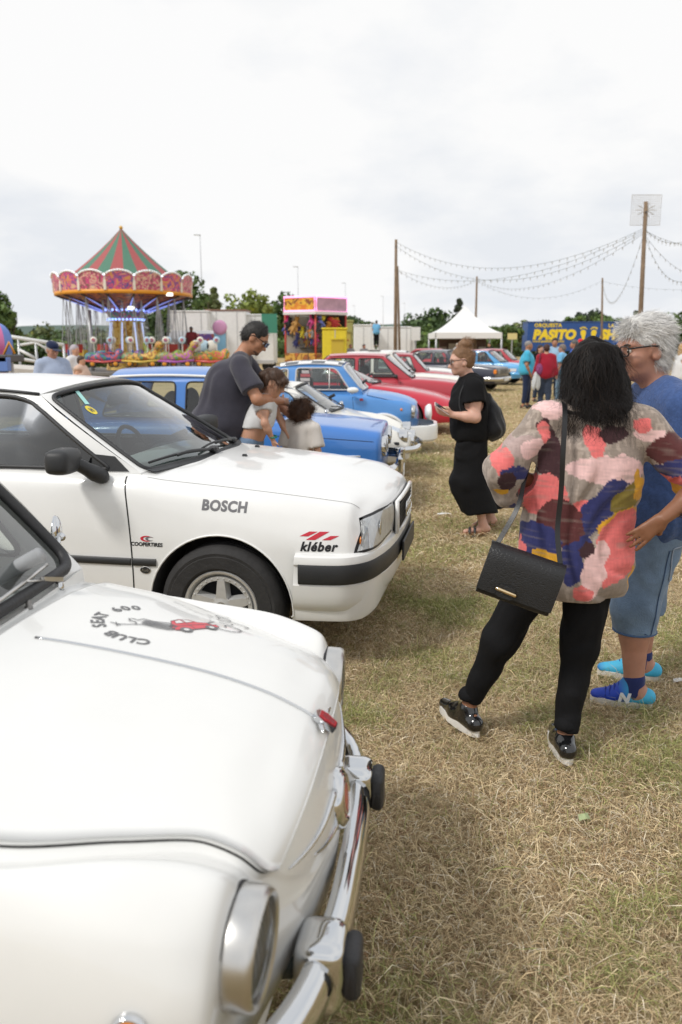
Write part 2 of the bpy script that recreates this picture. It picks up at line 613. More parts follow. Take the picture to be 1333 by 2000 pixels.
def surfnet(D, lo, h):
    S = D < 0
    c = [S[i:S.shape[0] - 1 + i, j:S.shape[1] - 1 + j, k:S.shape[2] - 1 + k] for i in (0, 1) for j in (0, 1) for k in (0, 1)]
    tot = sum(x.astype(np.int8) for x in c)
    act = (tot > 0) & (tot < 8)
    I = np.argwhere(act)
    vid = np.full(act.shape, -1, np.int32); vid[act] = np.arange(len(I))
    acc = np.zeros((len(I), 3)); cnt = np.zeros(len(I))
    for ax_ in range(3):
        for a in (0, 1):
            for b in (0, 1):
                o0 = np.zeros(3, int); o0[(ax_ + 1) % 3] = a; o0[(ax_ + 2) % 3] = b
                o1 = o0.copy(); o1[ax_] = 1
                d0 = D[tuple((I + o0).T)]; d1 = D[tuple((I + o1).T)]
                m = (d0 < 0) != (d1 < 0)
                t = np.where(m, d0 / np.where(m, d0 - d1, 1), 0)
                p = I + o0 + t[:, None] * (o1 - o0)
                acc[m] += p[m]; cnt[m] += 1
    V = lo + h * acc / cnt[:, None]
    F = []
    for ax_ in range(3):
        sl0 = [slice(1, -1)] * 3; sl1 = [slice(1, -1)] * 3
        sl0[ax_] = slice(0, D.shape[ax_] - 1); sl1[ax_] = slice(1, D.shape[ax_])
        s0 = S[tuple(sl0)]; s1 = S[tuple(sl1)]
        E = np.argwhere(s0 != s1); flip = s0[tuple(E.T)]
        off = np.ones(3, int); off[ax_] = 0; E = E + off
        u = (ax_ + 1) % 3; w = (ax_ + 2) % 3
        q = []
        for (a, b) in ((-1, -1), (0, -1), (0, 0), (-1, 0)):
            J = E.copy(); J[:, u] += a; J[:, w] += b; q.append(vid[tuple(J.T)])
        q = np.stack(q, 1); q[~flip] = q[~flip][:, ::-1]
        F.append(q)
    F = np.vstack(F); F = F[(F >= 0).all(1)]
    return V, F

def relax(V, F, it=2, lam=.5):
    n = len(V); e = np.vstack([F[:, [i, (i + 1) % F.shape[1]]] for i in range(F.shape[1])])
    d = np.bincount(e[:, 0], minlength=n) + np.bincount(e[:, 1], minlength=n)
    for _ in range(it):
        A = np.zeros_like(V)
        for k in range(3):
            A[:, k] = np.bincount(e[:, 0], V[e[:, 1], k], n) + np.bincount(e[:, 1], V[e[:, 0], k], n)
        V = V + lam * (A / np.maximum(d, 1)[:, None] - V)
    return V

def sdf_obj(name, s, h, m, parent=None, it=2, colfn=None):
    V, F = s.build(h)
    V = relax(V, F, it)
    return big_mesh(name, V, F, m, parent, True, None if colfn is None else colfn(V))

# ------------------------------------------------------------------ ground and dry grass
def ground_material():
    m = bpy.data.materials.new('dry_meadow'); m.use_nodes = True
    N, L = m.node_tree.nodes, m.node_tree.links; b = N['Principled BSDF']
    b.inputs['Roughness'].default_value = 0.95; b.inputs['Specular IOR Level'].default_value = 0.1
    t = N.new('ShaderNodeTexCoord')
    def nz(s, d, r=.6):
        n = N.new('ShaderNodeTexNoise'); n.inputs['Scale'].default_value = s; n.inputs['Detail'].default_value = d
        n.inputs['Roughness'].default_value = r; L.new(t.outputs['Object'], n.inputs['Vector']); return n.outputs[0]
    def ramp(v, st):
        r = N.new('ShaderNodeValToRGB'); L.new(v, r.inputs[0]); el = r.color_ramp.elements
        while len(el) < len(st): el.new(.5)
        for e, (p, c) in zip(el, st): e.position = p; e.color = (*c, 1)
        return r.outputs[0]
    def mix(f, a, c, mode='MIX'):
        x = N.new('ShaderNodeMix'); x.data_type = 'RGBA'; x.blend_type = mode
        if isinstance(f, float): x.inputs[0].default_value = f
        else: L.new(f, x.inputs[0])
        L.new(a, x.inputs[6]); L.new(c, x.inputs[7]); return x.outputs[2]
    straw = ramp(nz(26, 10, .75), [(.30, (.20, .13, .065)), (.48, (.42, .31, .165)), (.66, (.58, .46, .27))])
    green = ramp(nz(30, 8, .7), [(.3, (.13, .13, .045)), (.7, (.30, .28, .12))])
    soil = ramp(nz(40, 8, .7), [(.3, (.12, .075, .045)), (.7, (.26, .17, .10))])
    fg = ramp(nz(.9, 6, .6), [(.50, (0, 0, 0)), (.72, (.8, .8, .8))])
    fs = ramp(nz(1.6, 5, .6), [(.60, (0, 0, 0)), (.74, (.85, .85, .85))])
    c = mix(fs, mix(fg, straw, green), soil)
    L.new(c, b.inputs['Base Color'])
    bp = N.new('ShaderNodeBump'); bp.inputs['Strength'].default_value = .9; bp.inputs['Distance'].default_value = .03
    L.new(nz(45, 10, .8), bp.inputs['Height']); L.new(bp.outputs[0], b.inputs['Normal'])
    return m
gv, gf = [], []
xs = np.r_[-2500, -600, -200, -80, np.linspace(-30, 40, 71), 90, 200, 600, 2500]
ys = np.r_[-400, -60, -10, np.linspace(-4, 60, 65), 90, 150, 300, 700, 3000]
gx, gy = np.meshgrid(xs, ys, indexing='ij')
gz = np.where((np.abs(gx) < 42) & (gy < 62), 0.02 * vnoise(np.stack([gx, gy, gx * 0], -1), 0.35, 3), 0) - 0.012
GV = np.stack([gx, gy, gz], -1).reshape(-1, 3)
nn_ = len(ys)
ii, jj = np.meshgrid(np.arange(len(xs) - 1), np.arange(len(ys) - 1), indexing='ij')
q0 = (ii * nn_ + jj).ravel()
GF = np.stack([q0, q0 + nn_, q0 + nn_ + 1, q0 + 1], 1)
ground = big_mesh('ground', GV, GF, ground_material())
ground['kind'] = 'structure'; ground['label'] = 'flat field of dry mown grass'

def make_grass():
    def zone(n, y0, y1, xlo, xhi, Lm, W, tall):
        y = np.sqrt(rng.uniform(y0 ** 2, y1 ** 2, n)); u = rng.random(n)
        a = np.maximum(-0.47 * y - .3, xlo); b = np.minimum(0.47 * y + .5, xhi)
        x = a + (b - a) * u
        P = np.stack([x, y, np.zeros(n)], 1)
        g = fnoise(P, 1.1, 3, 5) + .45 * fnoise(P, 7, 2, 9)
        clump = fnoise(P, 14, 2, 2); dryn = fnoise(P, 3.0, 3, 21)
        bare = fnoise(P, 1.7, 3, 13) > .80
        keep = ~bare | (rng.random(n) < .25)
        P, g, clump, dryn = P[keep], g[keep], clump[keep], dryn[keep]; n = len(P)
        isg = rng.random(n) < np.clip(.15 + .85 * (g - .05), .04, .8)
        Ln = Lm * rng.lognormal(0, .42, n) * np.where(isg, 1.05, 1.0) * (1 + .3 * clump)
        az = rng.uniform(0, 2 * PI, n) + 1.5 * vnoise(P, 9, 4)
        e0 = np.where(isg, rng.uniform(.35, 1.25, n), rng.beta(1.4, 2.6, n) * 1.25) * tall
        e1 = e0 - rng.uniform(.3, 1.3, n)
        w = W * rng.uniform(.55, 1.35, n)
        z0 = rng.uniform(0, .012, n) + .006 * np.clip(clump, 0, 1)
        P[:, 2] = z0 - .006
        dh = np.stack([np.cos(az), np.sin(az), 0 * az], 1)
        sd = np.stack([-np.sin(az), np.cos(az), 0 * az], 1)
        roll = rng.uniform(-.9, .9, n)
        sd = sd * np.cos(roll)[:, None] + np.array([0, 0, 1.]) * np.sin(roll)[:, None]
        m = P + (dh * np.cos(e0)[:, None] + np.array([0, 0, 1.]) * np.sin(e0)[:, None]) * (Ln * .55)[:, None]
        t = m + (dh * np.cos(e1)[:, None] + np.array([0, 0, 1.]) * np.sin(e1)[:, None]) * (Ln * .45)[:, None]
        m[:, 2] = np.maximum(m[:, 2], .003); t[:, 2] = np.maximum(t[:, 2], .002)
        hw = (w / 2)[:, None]
        V = np.stack([P, m - sd * hw, m + sd * hw, t], 1).reshape(-1, 3)
        k = np.arange(n)[:, None] * 4
        F = np.stack([k + [0, 2, 1], k + [1, 2, 3]], 1).reshape(-1, 3)
        pal = np.array([(.54, .42, .245), (.61, .50, .32), (.41, .305, .175), (.30, .20, .115), (.68, .60, .45), (.45, .36, .21), (.50, .44, .34), (.24, .145, .08), (.20, .125, .07)])
        pg = np.array([(.20, .22, .065), (.29, .29, .10), (.36, .35, .15), (.16, .19, .06)])
        ci = np.where((rng.random(n) < .55 - .3 * dryn), rng.integers(0, 3, n), rng.integers(0, len(pal), n))
        C = np.where(isg[:, None], pg[rng.integers(0, len(pg), n)], pal[ci])
        C = C * (rng.uniform(.92, 1.38, n) * (1 + .12 * dryn))[:, None]
        return V, F, np.repeat(C, 4, 0)
    parts = [zone(330000, 0.95, 5.2, -.6, 4, .050, .0019, 1.0), zone(120000, 5.0, 12, -.6, 8, .060, .0046, 1.0),
             zone(42000, 11.5, 32, 0.5, 20, .075, .013, 1.0), zone(9000, .95, 6, -.6, 4, .11, .0024, .45)]
    V = []; F = []; C = []; o = 0
    for v, f, c in parts: V.append(v); F.append(f + o); C.append(c); o += len(v)
    m = mat('grass_blades', rough=.75, attr='Col', spec=.25)
    o = big_mesh('grass', np.vstack(V), np.vstack(F), m, None, False, np.vstack(C))
    o['kind'] = 'stuff'; o['label'] = 'short dry straw and green grass covering the field'; o['category'] = 'grass'
make_grass()

# ------------------------------------------------------------------ car building kit
CHROME = mat('chrome', (.66, .67, .68), rough=.06, metal=1.0)
ALU = mat('polished_aluminium', (.62, .61, .59), rough=.3, metal=1.0, vary=.06, vscale=30)
RUBBER = mat('black_rubber', (.022, .022, .024), rough=.55, bump=.15, bscale=90)
TYRE = mat('tyre_rubber', (.026, .025, .025), rough=.8, vary=.25, vscale=12, bump=.3, bscale=60)
GAP = mat('panel_gap_shade', (.012, .012, .011), rough=.9)  # dark joints, and the shadow line painted in under the bonnet edge
DARKIN = mat('dark_interior', (.035, .036, .04), rough=.85, vary=.1)
GREYIN = mat('grey_interior', (.22, .23, .25), rough=.8, vary=.1)
BLACKPL = mat('black_plastic', (.025, .026, .028), rough=.5, bump=.12, bscale=200)
GLASS = glass('window_glass')
GLASS_G = glass('tinted_window_glass', (.50, .58, .56))
LENS = glass('lamp_lens', (.94, .95, .95), .42)
REFL = mat('lamp_reflector', (.60, .61, .62), rough=.35, metal=.15, bump=.7, bscale=14, bstretch=(9, 9, .3), vary=.18, vscale=20)
AMBER = mat('amber_lens', (.85, .25, .02), rough=.15, coat=.5)
REDM = mat('red_enamel', (.42, .02, .03), rough=.25, coat=.5)
INK = mat('dark_grey_print', (.10, .10, .11), rough=.5)
WHEELW = mat('silver_wheel', (.62, .62, .61), rough=.38, metal=.45, vary=.08, vscale=20)

def loft_rows(rows, nu, nv):
    R = np.array(rows, float)                       # (r, k, 3) half loops, y >= 0
    mir = np.array([1, -1, 1.])
    E = np.concatenate([R[:, 2:0:-1] * mir, R, R[:, -2:-4:-1] * mir], 1)
    c = np.linalg.norm(np.diff(E, axis=1), axis=2).mean(0) + 1e-4
    t = np.r_[0, np.cumsum(c)]; k = R.shape[1]
    q = np.interp(np.linspace(0, k - 1, nv), np.arange(k), t[2:2 + k])
    S = np.stack([pchip(t, E[i], q) for i in range(len(R))])
    cu = np.linalg.norm(np.diff(S, axis=0), axis=2).max(1) ** .8 + 1e-4
    u = np.r_[0, np.cumsum(cu)]
    qu = np.interp(np.linspace(0, len(R) - 1, nu), np.arange(len(R)), u)
    return pchip(u, S.reshape(len(R), -1), qu).reshape(nu, nv, 3)

def body(name, rows, m, parent, nu=90, nv=56, cuts=(), sharp=32):
    G = loft_rows(rows, nu, nv)
    G[:, 0, 1] = 0; G[:, -1, 1] = 0
    full = np.concatenate([G, (G[:, -2:0:-1] * np.array([1, -1, 1.]))], 1)
    n = full.shape[1]; V = full.reshape(-1, 3); F = []
    for i in range(nu - 1):
        for j in range(n):
            k = (j + 1) % n
            F.append((i * n + j, i * n + k, (i + 1) * n + k, (i + 1) * n + j))
    F.append(tuple(range(n - 1, -1, -1))); F.append(tuple((nu - 1) * n + j for j in range(n)))
    o = mesh(name, V, F, [m, DARKIN], parent, True)
    bm = bmesh.new(); bm.from_mesh(o.data)
    bmesh.ops.remove_doubles(bm, verts=bm.verts, dist=1e-5)
    bmesh.ops.recalc_face_normals(bm, faces=bm.faces); bm.to_mesh(o.data); bm.free()
    skin = bvh_of(o)
    if cuts:
        cs = []
        for c in cuts:
            if c[0] == 'wheel':
                _, x, z, r, y0, y1 = c
                b = MB(); V, F = lathe([(0, y0), (r, y0), (r, y1), (0, y1)], 40)
                b.add([(x + p[0], p[2], z + p[1]) for p in V], F)
            else:
                b = MB(); b.box(c[1], c[2], bev=c[3] if len(c) > 3 else 0)
            co = b.build('cutter', DARKIN); cs.append(co)
        pp = o.parent; o.parent = None
        boolean_cut(o, cs)
        o.parent = pp
    o.data.polygons.foreach_set('use_smooth', [True] * len(o.data.polygons))
    o.data.set_sharp_from_angle(angle=rad(sharp))
    return o, skin

def shut_line(root, skin, pts, d, w=.0045, name='panel_gap_shade', n=40, m=None, lift=.0012, close=False):
    P = spline(pts, n, close); Q = []; N = []
    for p in P:
        a, nn = stick(skin, Vector(p) - Vector(d).normalized() * .25, d, lift); Q.append(a); N.append(nn)
    V, F = sweep(Q, [(0, -w / 2), (0, w / 2)], N, close, cap=False)
    F = [F[i] for i in range(0, len(F), 2)]
    return mesh(name, V, F, m or GAP, root)

def decal(root, skin, V2, F, org, U, W, d, m, name='lettering', lift=.0018, step=.02, back=.3):
    V2, F = subdiv2(V2, F, step)
    V = []
    for a, b in V2:
        p = Vector(org) + Vector(U) * a + Vector(W) * b
        q, _ = stick(skin, p - Vector(d).normalized() * back, d, lift); V.append(q)
    return mesh(name, V, F, m, root, False)

def wheel(root, x, y, z, r, w, rim_r, style='steel', rim_m=None, name='wheel', side=1):
    """side=+1: outer face towards +y"""
    e = bpy.data.objects.new(name, None); COL.objects.link(e); e.parent = root
    e.location = (x, y, z)
    e.rotation_euler = (-PI / 2 * side, 0, 0)             # local +z -> outer side
    h = w / 2
    prof = [(rim_r - .012, -h * .7), (rim_r + .02, -h), (r - .035, -h * 1.02), (r - .012, -h * .86), (r, -h * .62)]
    for q in (-.4, -.1, .2): prof += [(r, h * (q - .06)), (r - .006, h * (q - .05)), (r - .006, h * (q + .05)), (r, h * (q + .06))]
    prof += [(r, h * .62), (r - .012, h * .86), (r - .035, h * 1.02), (r - .05, h * 1.0), (r - .053, h * 1.03), (rim_r + .02, h), (rim_r - .012, h * .7)]
    V, F = lathe(prof, 48 if style == 'star' and rim_m is None else 26); mesh('tyre', V, F, TYRE, e, True, 40)
    rm = rim_m or WHEELW
    b = MB()
    b.lathe([(rim_r - .012, -h * .8), (rim_r + .006, h * .86), (rim_r + .002, h * .93), (rim_r - .008, h * .9), (rim_r - .02, h * .72), (rim_r - .03, h * .3)], 40)
    if style == 'star':                                     # five broad spokes and a ring of rim bolts
        b.lathe([(rim_r - .022, h * .5), (rim_r - .026, h * .80), (rim_r - .046, h * .80), (rim_r - .05, h * .4)], 40)
        b.lathe([(0, h * .78), (.026, h * .78), (.030, h * .86), (.058, h * .80), (.062, h * .4)], 30)
        for k in range(5):
            a = 2 * PI * k / 5 + .3
            Rm = Matrix.Rotation(a, 3, 'Z')
            P = [(.045, -.040), (rim_r - .045, -.030), (rim_r - .045, .030), (.045, .040)]
            P2 = [(.045, -.028), (rim_r - .045, -.018), (rim_r - .045, .018), (.045, .028)]
            V = [Rm @ Vector((p[0], p[1], h * .45)) for p in P] + [Rm @ Vector((p[0], p[1], h * .82)) for p in P2]
            b.add(V, [(3, 2, 1, 0), (4, 5, 6, 7), (0, 1, 5, 4), (1, 2, 6, 5), (2, 3, 7, 6), (3, 0, 4, 7)])
        for k in range(30):
            a = 2 * PI * k / 30
            b.sphere(((rim_r - .036) * math.cos(a), (rim_r - .036) * math.sin(a), h * .81), .005, 6, 4)
        V, F = lathe([(0, h * .05), (rim_r - .02, h * .05)], 30); mesh('brake_disc', V, F, DARKIN, e)
    else:                                                   # pressed steel with slots and a cap
        b.lathe([(rim_r - .03, h * .3), (rim_r * .72, h * .25), (rim_r * .6, h * .55), (rim_r * .45, h * .6), (0, h * .55)], 30)
        V, F = lathe([(rim_r * .46, h * .6), (rim_r * .4, h * .78), (rim_r * .2, h * .86), (0, h * .87)], 24)
        mesh('hub_cap', V, F, CHROME, e)
    b.build('rim', rm, e, True, 35)
    return e

def greenhouse(root, s, pm, gm=None, seal=RUBBER, seal_r=.009, inner=None):
    """s: wb, wt, rt, rb corner points (left side), bow_f, bow_r, crown, arc, sides=[(poly, radii)], ws/rw hole insets"""
    gm = gm or GLASS
    wb, wt, rt, rb = [Vector(s[k]) for k in ('wb', 'wt', 'rt', 'rb')]
    cr, arc = s.get('crown', .05), s.get('arc', .03)
    bf, br, bl = s.get('bow_f', .06), s.get('bow_r', .06), s.get('bulge', .01)
    ymid = s.get('ymid', (wb.y + rb.y) / 2)
    def edge(q):                                            # roof side edge
        p = wt.lerp(rt, q); p.z += arc * 4 * q * (1 - q); p.y += s.get('roofbulge', .0) * 4 * q * (1 - q); return p
    def yb(x):
        q = max(0, min(1, (wb.x - x) / (wb.x - rb.x))); return (1 - q) ** 2 * wb.y + 2 * q * (1 - q) * (2 * ymid - .5 * (wb.y + rb.y)) + q * q * rb.y
    def zb(x): q = (wb.x - x) / (wb.x - rb.x); return wb.z + (rb.z - wb.z) * q
    def side(x, z):
        q = max(0, min(1, (wt.x - x) / (wt.x - rt.x))); e = edge(q); b0 = zb(x)
        t = (z - b0) / max(e.z - b0, 1e-3)
        # on the raked pillars the surface runs between belt corner and roof corner
        if x > wt.x: 
            k = (x - wt.x) / (wb.x - wt.x); zt_ = wt.z + (wb.z - wt.z) * k; yt = wt.y + (wb.y - wt.y) * k
            t = (z - b0) / max(wt.z - b0, 1e-3); return yb(x) + (wt.y - wb.y) * t + bl * 4 * max(t, 0) * (1 - min(t, 1))
        if x < rt.x:
            t = (z - b0) / max(rt.z - b0, 1e-3); return yb(x) + (rt.y - rb.y) * t + bl * 4 * max(t, 0) * (1 - min(t, 1))
        return yb(x) + (e.y - yb(x)) * t + bl * 4 * t * (1 - t)
    outl = [(wb.x, wb.z)] + [(wb.x + (rb.x - wb.x) * q, zb(wb.x + (rb.x - wb.x) * q)) for q in np.linspace(.1, .9, 9)] + [(rb.x, rb.z)]
    cp = s.get('cpillar', [])
    outl += cp
    outl += [(edge(q).x, edge(q).z) for q in np.linspace(1, 0, 12)]
    wins = [rpoly(p, r, 5) for p, r in s['sides']]
    for sg in (1, -1):
        V, F = holed(outl, wins, lambda x, z: (x, sg * side(x, z), z), .12)
        mesh('side_frame', V, F, pm, root, True, 30)
        for w in wins:
            V, F = disc_fill(dens(w, .1), lambda x, z: (x, sg * (side(x, z) - .008), z), 2)
            g = mesh('side_window', V, F, gm, root)
            P = [(x, sg * (side(x, z) + .001), z) for x, z in dens(w, .08)]
            V, F = tube(P, s.get('side_seal_r', seal_r * .7), 6, True); mesh('window_seal', V, F, s.get('side_seal', seal), g)
    def rake(b, t_, bow, sgn):
        def fn(u, t, off=0.0):
            x = b.x + (t_.x - b.x) * t + sgn * bow * (1 - u * u) * (1 - .35 * t) + s.get('ws_curve', .0) * sgn * 4 * t * (1 - t)
            y = u * (b.y + (t_.y - b.y) * t + bl * 4 * t * (1 - t))
            z = b.z + (t_.z - b.z) * t + (1 - abs(u) ** 2.2) * (cr * t + s.get('basecrown', .012) * (1 - t))
            n = Vector(((t_.z - b.z), 0, -(t_.x - b.x))).normalized() * sgn
            if sgn < 0: n = Vector((-(t_.z - b.z), 0, (t_.x - b.x))).normalized()
            return Vector((x, y, z)) + n * off
        return fn
    for nm, b, t_, bow, sgn, ins in (('windshield', wb, wt, bf, 1, s.get('ws', (.06, .04, .05, .10))), ('rear_window', rb, rt, br, -1, s.get('rw', (.12, .08, .1, .15)))):
        fn = rake(b, t_, bow, sgn)
        iu, i0, i1, rr = ins
        hole = rrect(-1 + iu, i0, 1 - iu, 1 - i1, rr, 6)
        hd = dens(hole, .08)
        V, F = holed(rrect(-1, 0, 1, 1, .001, 1), [hole], fn, .1)
        mesh(nm + '_frame', V, F, pm, root, True, 30)
        V, F = disc_fill(hd, lambda u, t: fn(u, t, -.004), 5)
        g = mesh(nm, V, F, s.get('ws_glass', gm) if nm == 'windshield' else gm, root)
        P = [fn(u, t, .003) for u, t in hd]
        V, F = tube(P, s.get('ws_seal_r', seal_r), 8, True); mesh('window_seal', V, F, seal, g)
    bz = Vector((.012, 0, -s.get('skirt', .10)))            # skirts that carry the frames down into the body
    B_ = rake(wb, wt, bf, 1); Q = [B_(u, 0) for u in np.linspace(-1, 1, 21)]; V = [p + (bz if k else Vector()) for p in Q for k in (0, 1)]
    mesh('scuttle_panel', V, [(2 * i, 2 * i + 1, 2 * i + 3, 2 * i + 2) for i in range(20)], pm, root)
    for sg in (1, -1):
        V = [(x, sg * (side(x, zb(x)) + .004 * k), zb(x) - s.get('skirt', .10) * k) for x in np.linspace(wb.x, rb.x, 12) for k in (0, 1)]; mesh('belt_panel', V, [(2 * i, 2 * i + 1, 2 * i + 3, 2 * i + 2) for i in range(11)], pm, root)
    ns, nv_ = 14, 17
    V = []; F = []
    for i in range(ns):
        q = i / (ns - 1); e = edge(q)
        for j in range(nv_):
            v = -1 + 2 * j / (nv_ - 1)
            x = e.x + bf * .65 * (1 - v * v) * (1 - q) ** 2 - br * .65 * (1 - v * v) * q ** 2
            V.append((x, v * e.y, e.z + cr * (1 - abs(v) ** 2.2)))
    for i in range(ns - 1):
        for j in range(nv_ - 1):
            F.append((i * nv_ + j, i * nv_ + j + 1, (i + 1) * nv_ + j + 1, (i + 1) * nv_ + j))
    roof = mesh('roof', V, F, s.get('roof_m', pm), root)
    for sg in (1, -1):                                      # rain gutters along the roof edge and down the front pillars
        P = [(wb.lerp(wt, t)) for t in np.linspace(.0, .95, 6)] if s.get('apillar_gutter') else []
        P = [Vector((p.x, p.y + .004, p.z)) for p in P] + [edge(q) + Vector((0, .004, .002)) for q in np.linspace(0, 1, 12)]
        V, F = tube([(p.x, sg * p.y, p.z) for p in P], s.get('gutter_r', .009), 6)
        mesh('gutter', V, F, s.get('gutter', pm), roof)
    if inner is not None:
        V2 = [(v[0], v[1] * .97, v[2] - .02) for v in V]
        mesh('headlining', V2, F, inner, roof)
    return side, rake(wb, wt, bf, 1), edge

def seat_row(root, x, ys, z, m, h=.62, w=.46, tilt=.28, headrest=True):
    for y in ys:
        s = SDF(.03)
        s.ell((x + .22, y, z), (.26, w / 2, .10))
        top = (x - h * math.sin(tilt), y, z + h * math.cos(tilt))
        for q in np.linspace(0, 1, 5):
            p = np.array((x, y, z)) * (1 - q) + np.array(top) * q
            s.ell(p, (.08, w / 2 * (1 - .15 * q), .13))
        o = sdf_obj('seat', s, .025, m, root, 2)
        if headrest:
            b = SDF(.02); b.ell((top[0] - .02, y, top[2] + .15), (.055, .15, .10)); b.cone((top[0], y, top[2]), (top[0], y, top[2] + .1), .02, .02)
            sdf_obj('headrest', b, .018, m, o, 1)

def steering(root, x, y, z, r=.18, tilt=.45, m=None):
    P = []
    for k in range(28):
        a = 2 * PI * k / 28
        v = Vector((0, r * math.cos(a), r * math.sin(a))); v = Matrix.Rotation(-tilt, 3, 'Y') @ v
        P.append(Vector((x, y, z)) + v)
    b = MB(); b.tube(P, .014, 8, True)
    ax = Matrix.Rotation(-tilt, 3, 'Y') @ Vector((1, 0, 0)); c = Vector((x, y, z)) + ax * .03
    for k in (0, 14): b.tube([P[k], c], .013, 6)
    b.tube([P[21], c], .013, 6); b.sphere(c, (.05, .07, .06)); b.tube([c, c + ax * .35], .02, 8)
    return b.build('steering_wheel', m or DARKIN, root, True)

def mirror_shape(root, P, R, m, name='door_mirror', h=.012):
    s = SDF(.03); s.chain(P, R); return sdf_obj(name, s, h, m, root, 2)

def wrap_plan(plan, prof, sm=None, half=True):
    """bumper-like skin: plan = [(x,y)] right half to centre (mirrored), prof = [(out, z)]"""
    P = spline(plan, sm or 24)
    if half: P = np.vstack([P, (P[:-1] * [1, -1])[::-1]])
    V = []; F = []
    T = np.gradient(P, axis=0); n = len(P); k = len(prof)
    for i in range(n):
        t = T[i] / (np.linalg.norm(T[i]) + 1e-9); nrm = np.array([t[1], -t[0]])
        for d, z in prof: V.append((P[i, 0] + nrm[0] * d, P[i, 1] + nrm[1] * d, z))
    for i in range(n - 1):
        for j in range(k - 1): F.append((i * k + j, i * k + j + 1, (i + 1) * k + j + 1, (i + 1) * k + j))
    return V, F, P

# ------------------------------------------------------------------ small round-nosed white car of the foreground (origin: nose on the ground, +x forward)
def rows_600():
    def r(x, P): return [(x, y, z) for y, z in P]
    R = []
    R.append([(-3.26, y, z) for y, z in [(0, .56), (.05, .555), (.08, .55), (.09, .545), (.1, .54), (.11, .53), (.11, .52), (.11, .5), (.09, .48), (0, .47)]])
    R.append(r(-3.20, [(0, .70), (.20, .69), (.33, .67), (.37, .66), (.42, .64), (.46, .60), (.48, .54), (.47, .46), (.42, .36), (0, .34)]))
    R.append(r(-3.05, [(0, .80), (.25, .79), (.42, .765), (.46, .755), (.53, .735), (.58, .69), (.62, .60), (.61, .47), (.57, .31), (0, .28)]))
    R.append(r(-2.75, [(0, .91), (.26, .90), (.47, .87), (.51, .86), (.58, .83), (.645, .75), (.68, .60), (.675, .42), (.64, .27), (0, .24)]))
    R.append(r(-2.30, [(0, .945), (.28, .94), (.50, .93), (.55, .92), (.61, .89), (.66, .79), (.69, .60), (.685, .40), (.665, .24), (0, .22)]))
    R.append(r(-1.30, [(0, .95), (.28, .945), (.51, .935), (.56, .925), (.615, .895), (.662, .80), (.69, .60), (.685, .40), (.665, .24), (0, .22)]))
    R.append(r(-.85, [(0, .955), (.28, .948), (.555, .905), (.585, .893), (.625, .872), (.662, .81), (.69, .60), (.685, .40), (.665, .24), (0, .22)]))
    R.append(r(-.80, [(0, .947), (.28, .938), (.565, .892), (.590, .880), (.625, .866), (.660, .80), (.69, .60), (.685, .40), (.665, .24), (0, .22)]))
    R.append(r(-.65, [(0, .931), (.275, .920), (.575, .862), (.600, .850), (.630, .850), (.660, .785), (.69, .60), (.685, .41), (.67, .26), (0, .22)]))
    R.append(r(-.50, [(0, .909), (.26, .896), (.545, .830), (.572, .819), (.615, .836), (.658, .775), (.69, .60), (.685, .43), (.67, .28), (0, .22)]))
    R.append(r(-.34, [(0, .878), (.235, .864), (.478, .806), (.500, .794), (.572, .830), (.650, .765), (.685, .61), (.675, .45), (.65, .30), (0, .24)]))
    R.append(r(-.22, [(0, .842), (.22, .830), (.428, .780), (.447, .767), (.538, .806), (.632, .745), (.668, .63), (.65, .48), (.60, .33), (0, .25)]))
    R.append(r(-.165, [(0, .818), (.205, .806), (.424, .756), (.441, .744), (.525, .782), (.606, .722), (.643, .63), (.617, .50), (.55, .35), (0, .26)]))
    R.append([(-.115, 0, .790), (-.115, .19, .783), (-.134, .416, .727), (-.142, .430, .715), (-.146, .508, .744), (-.148, .570, .705), (-.155, .595, .63), (-.165, .565, .52), (-.175, .49, .37), (-.16, 0, .29)])
    R.append([(-.082, 0, .756), (-.086, .18, .750), (-.116, .385, .708), (-.124, .397, .698), (-.134, .455, .706), (-.136, .505, .672), (-.142, .515, .61), (-.150, .485, .52), (-.155, .42, .40), (-.13, 0, .32)])
    R.append([(-.064, 0, .690), (-.068, .16, .683), (-.098, .345, .668), (-.104, .355, .66), (-.112, .385, .648), (-.118, .412, .63), (-.122, .415, .59), (-.124, .39, .53), (-.120, .33, .44), (-.090, 0, .37)])
    R.append([(-.052, 0, .62), (-.055, .10, .615), (-.073, .23, .605), (-.075, .24, .60), (-.078, .26, .595), (-.080, .28, .59), (-.083, .285, .57), (-.083, .27, .53), (-.080, .22, .47), (-.062, 0, .43)])
    R.append([(-.050, 0, .55), (-.050, .01, .55), (-.051, .02, .549), (-.051, .022, .548), (-.051, .024, .547), (-.051, .026, .546), (-.051, .027, .542), (-.051, .026, .538), (-.051, .02, .532), (-.050, 0, .53)])
    return R

GH600 = dict(wb=(-.875, .565, .945), wt=(-1.19, .485, 1.315), rt=(-2.10, .47, 1.30), rb=(-2.60, .50, .945), crown=.055, arc=.035, bow_f=.045, bow_r=.09,
             bulge=.012, ymid=.60, sides=[([(-1.06, .975), (-1.90, .975), (-1.90, 1.285), (-1.27, 1.285)], [.05, .06, .06, .08]),
                                        ([(-1.98, .985), (-2.42, .985), (-2.20, 1.24), (-1.98, 1.28)], [.06, .10, .10, .05])],
             cpillar=[(-2.48, 1.06), (-2.33, 1.19)], ws=(.075, .055, .075, .13), rw=(.22, .2, .18, .15), seal_r=.017)

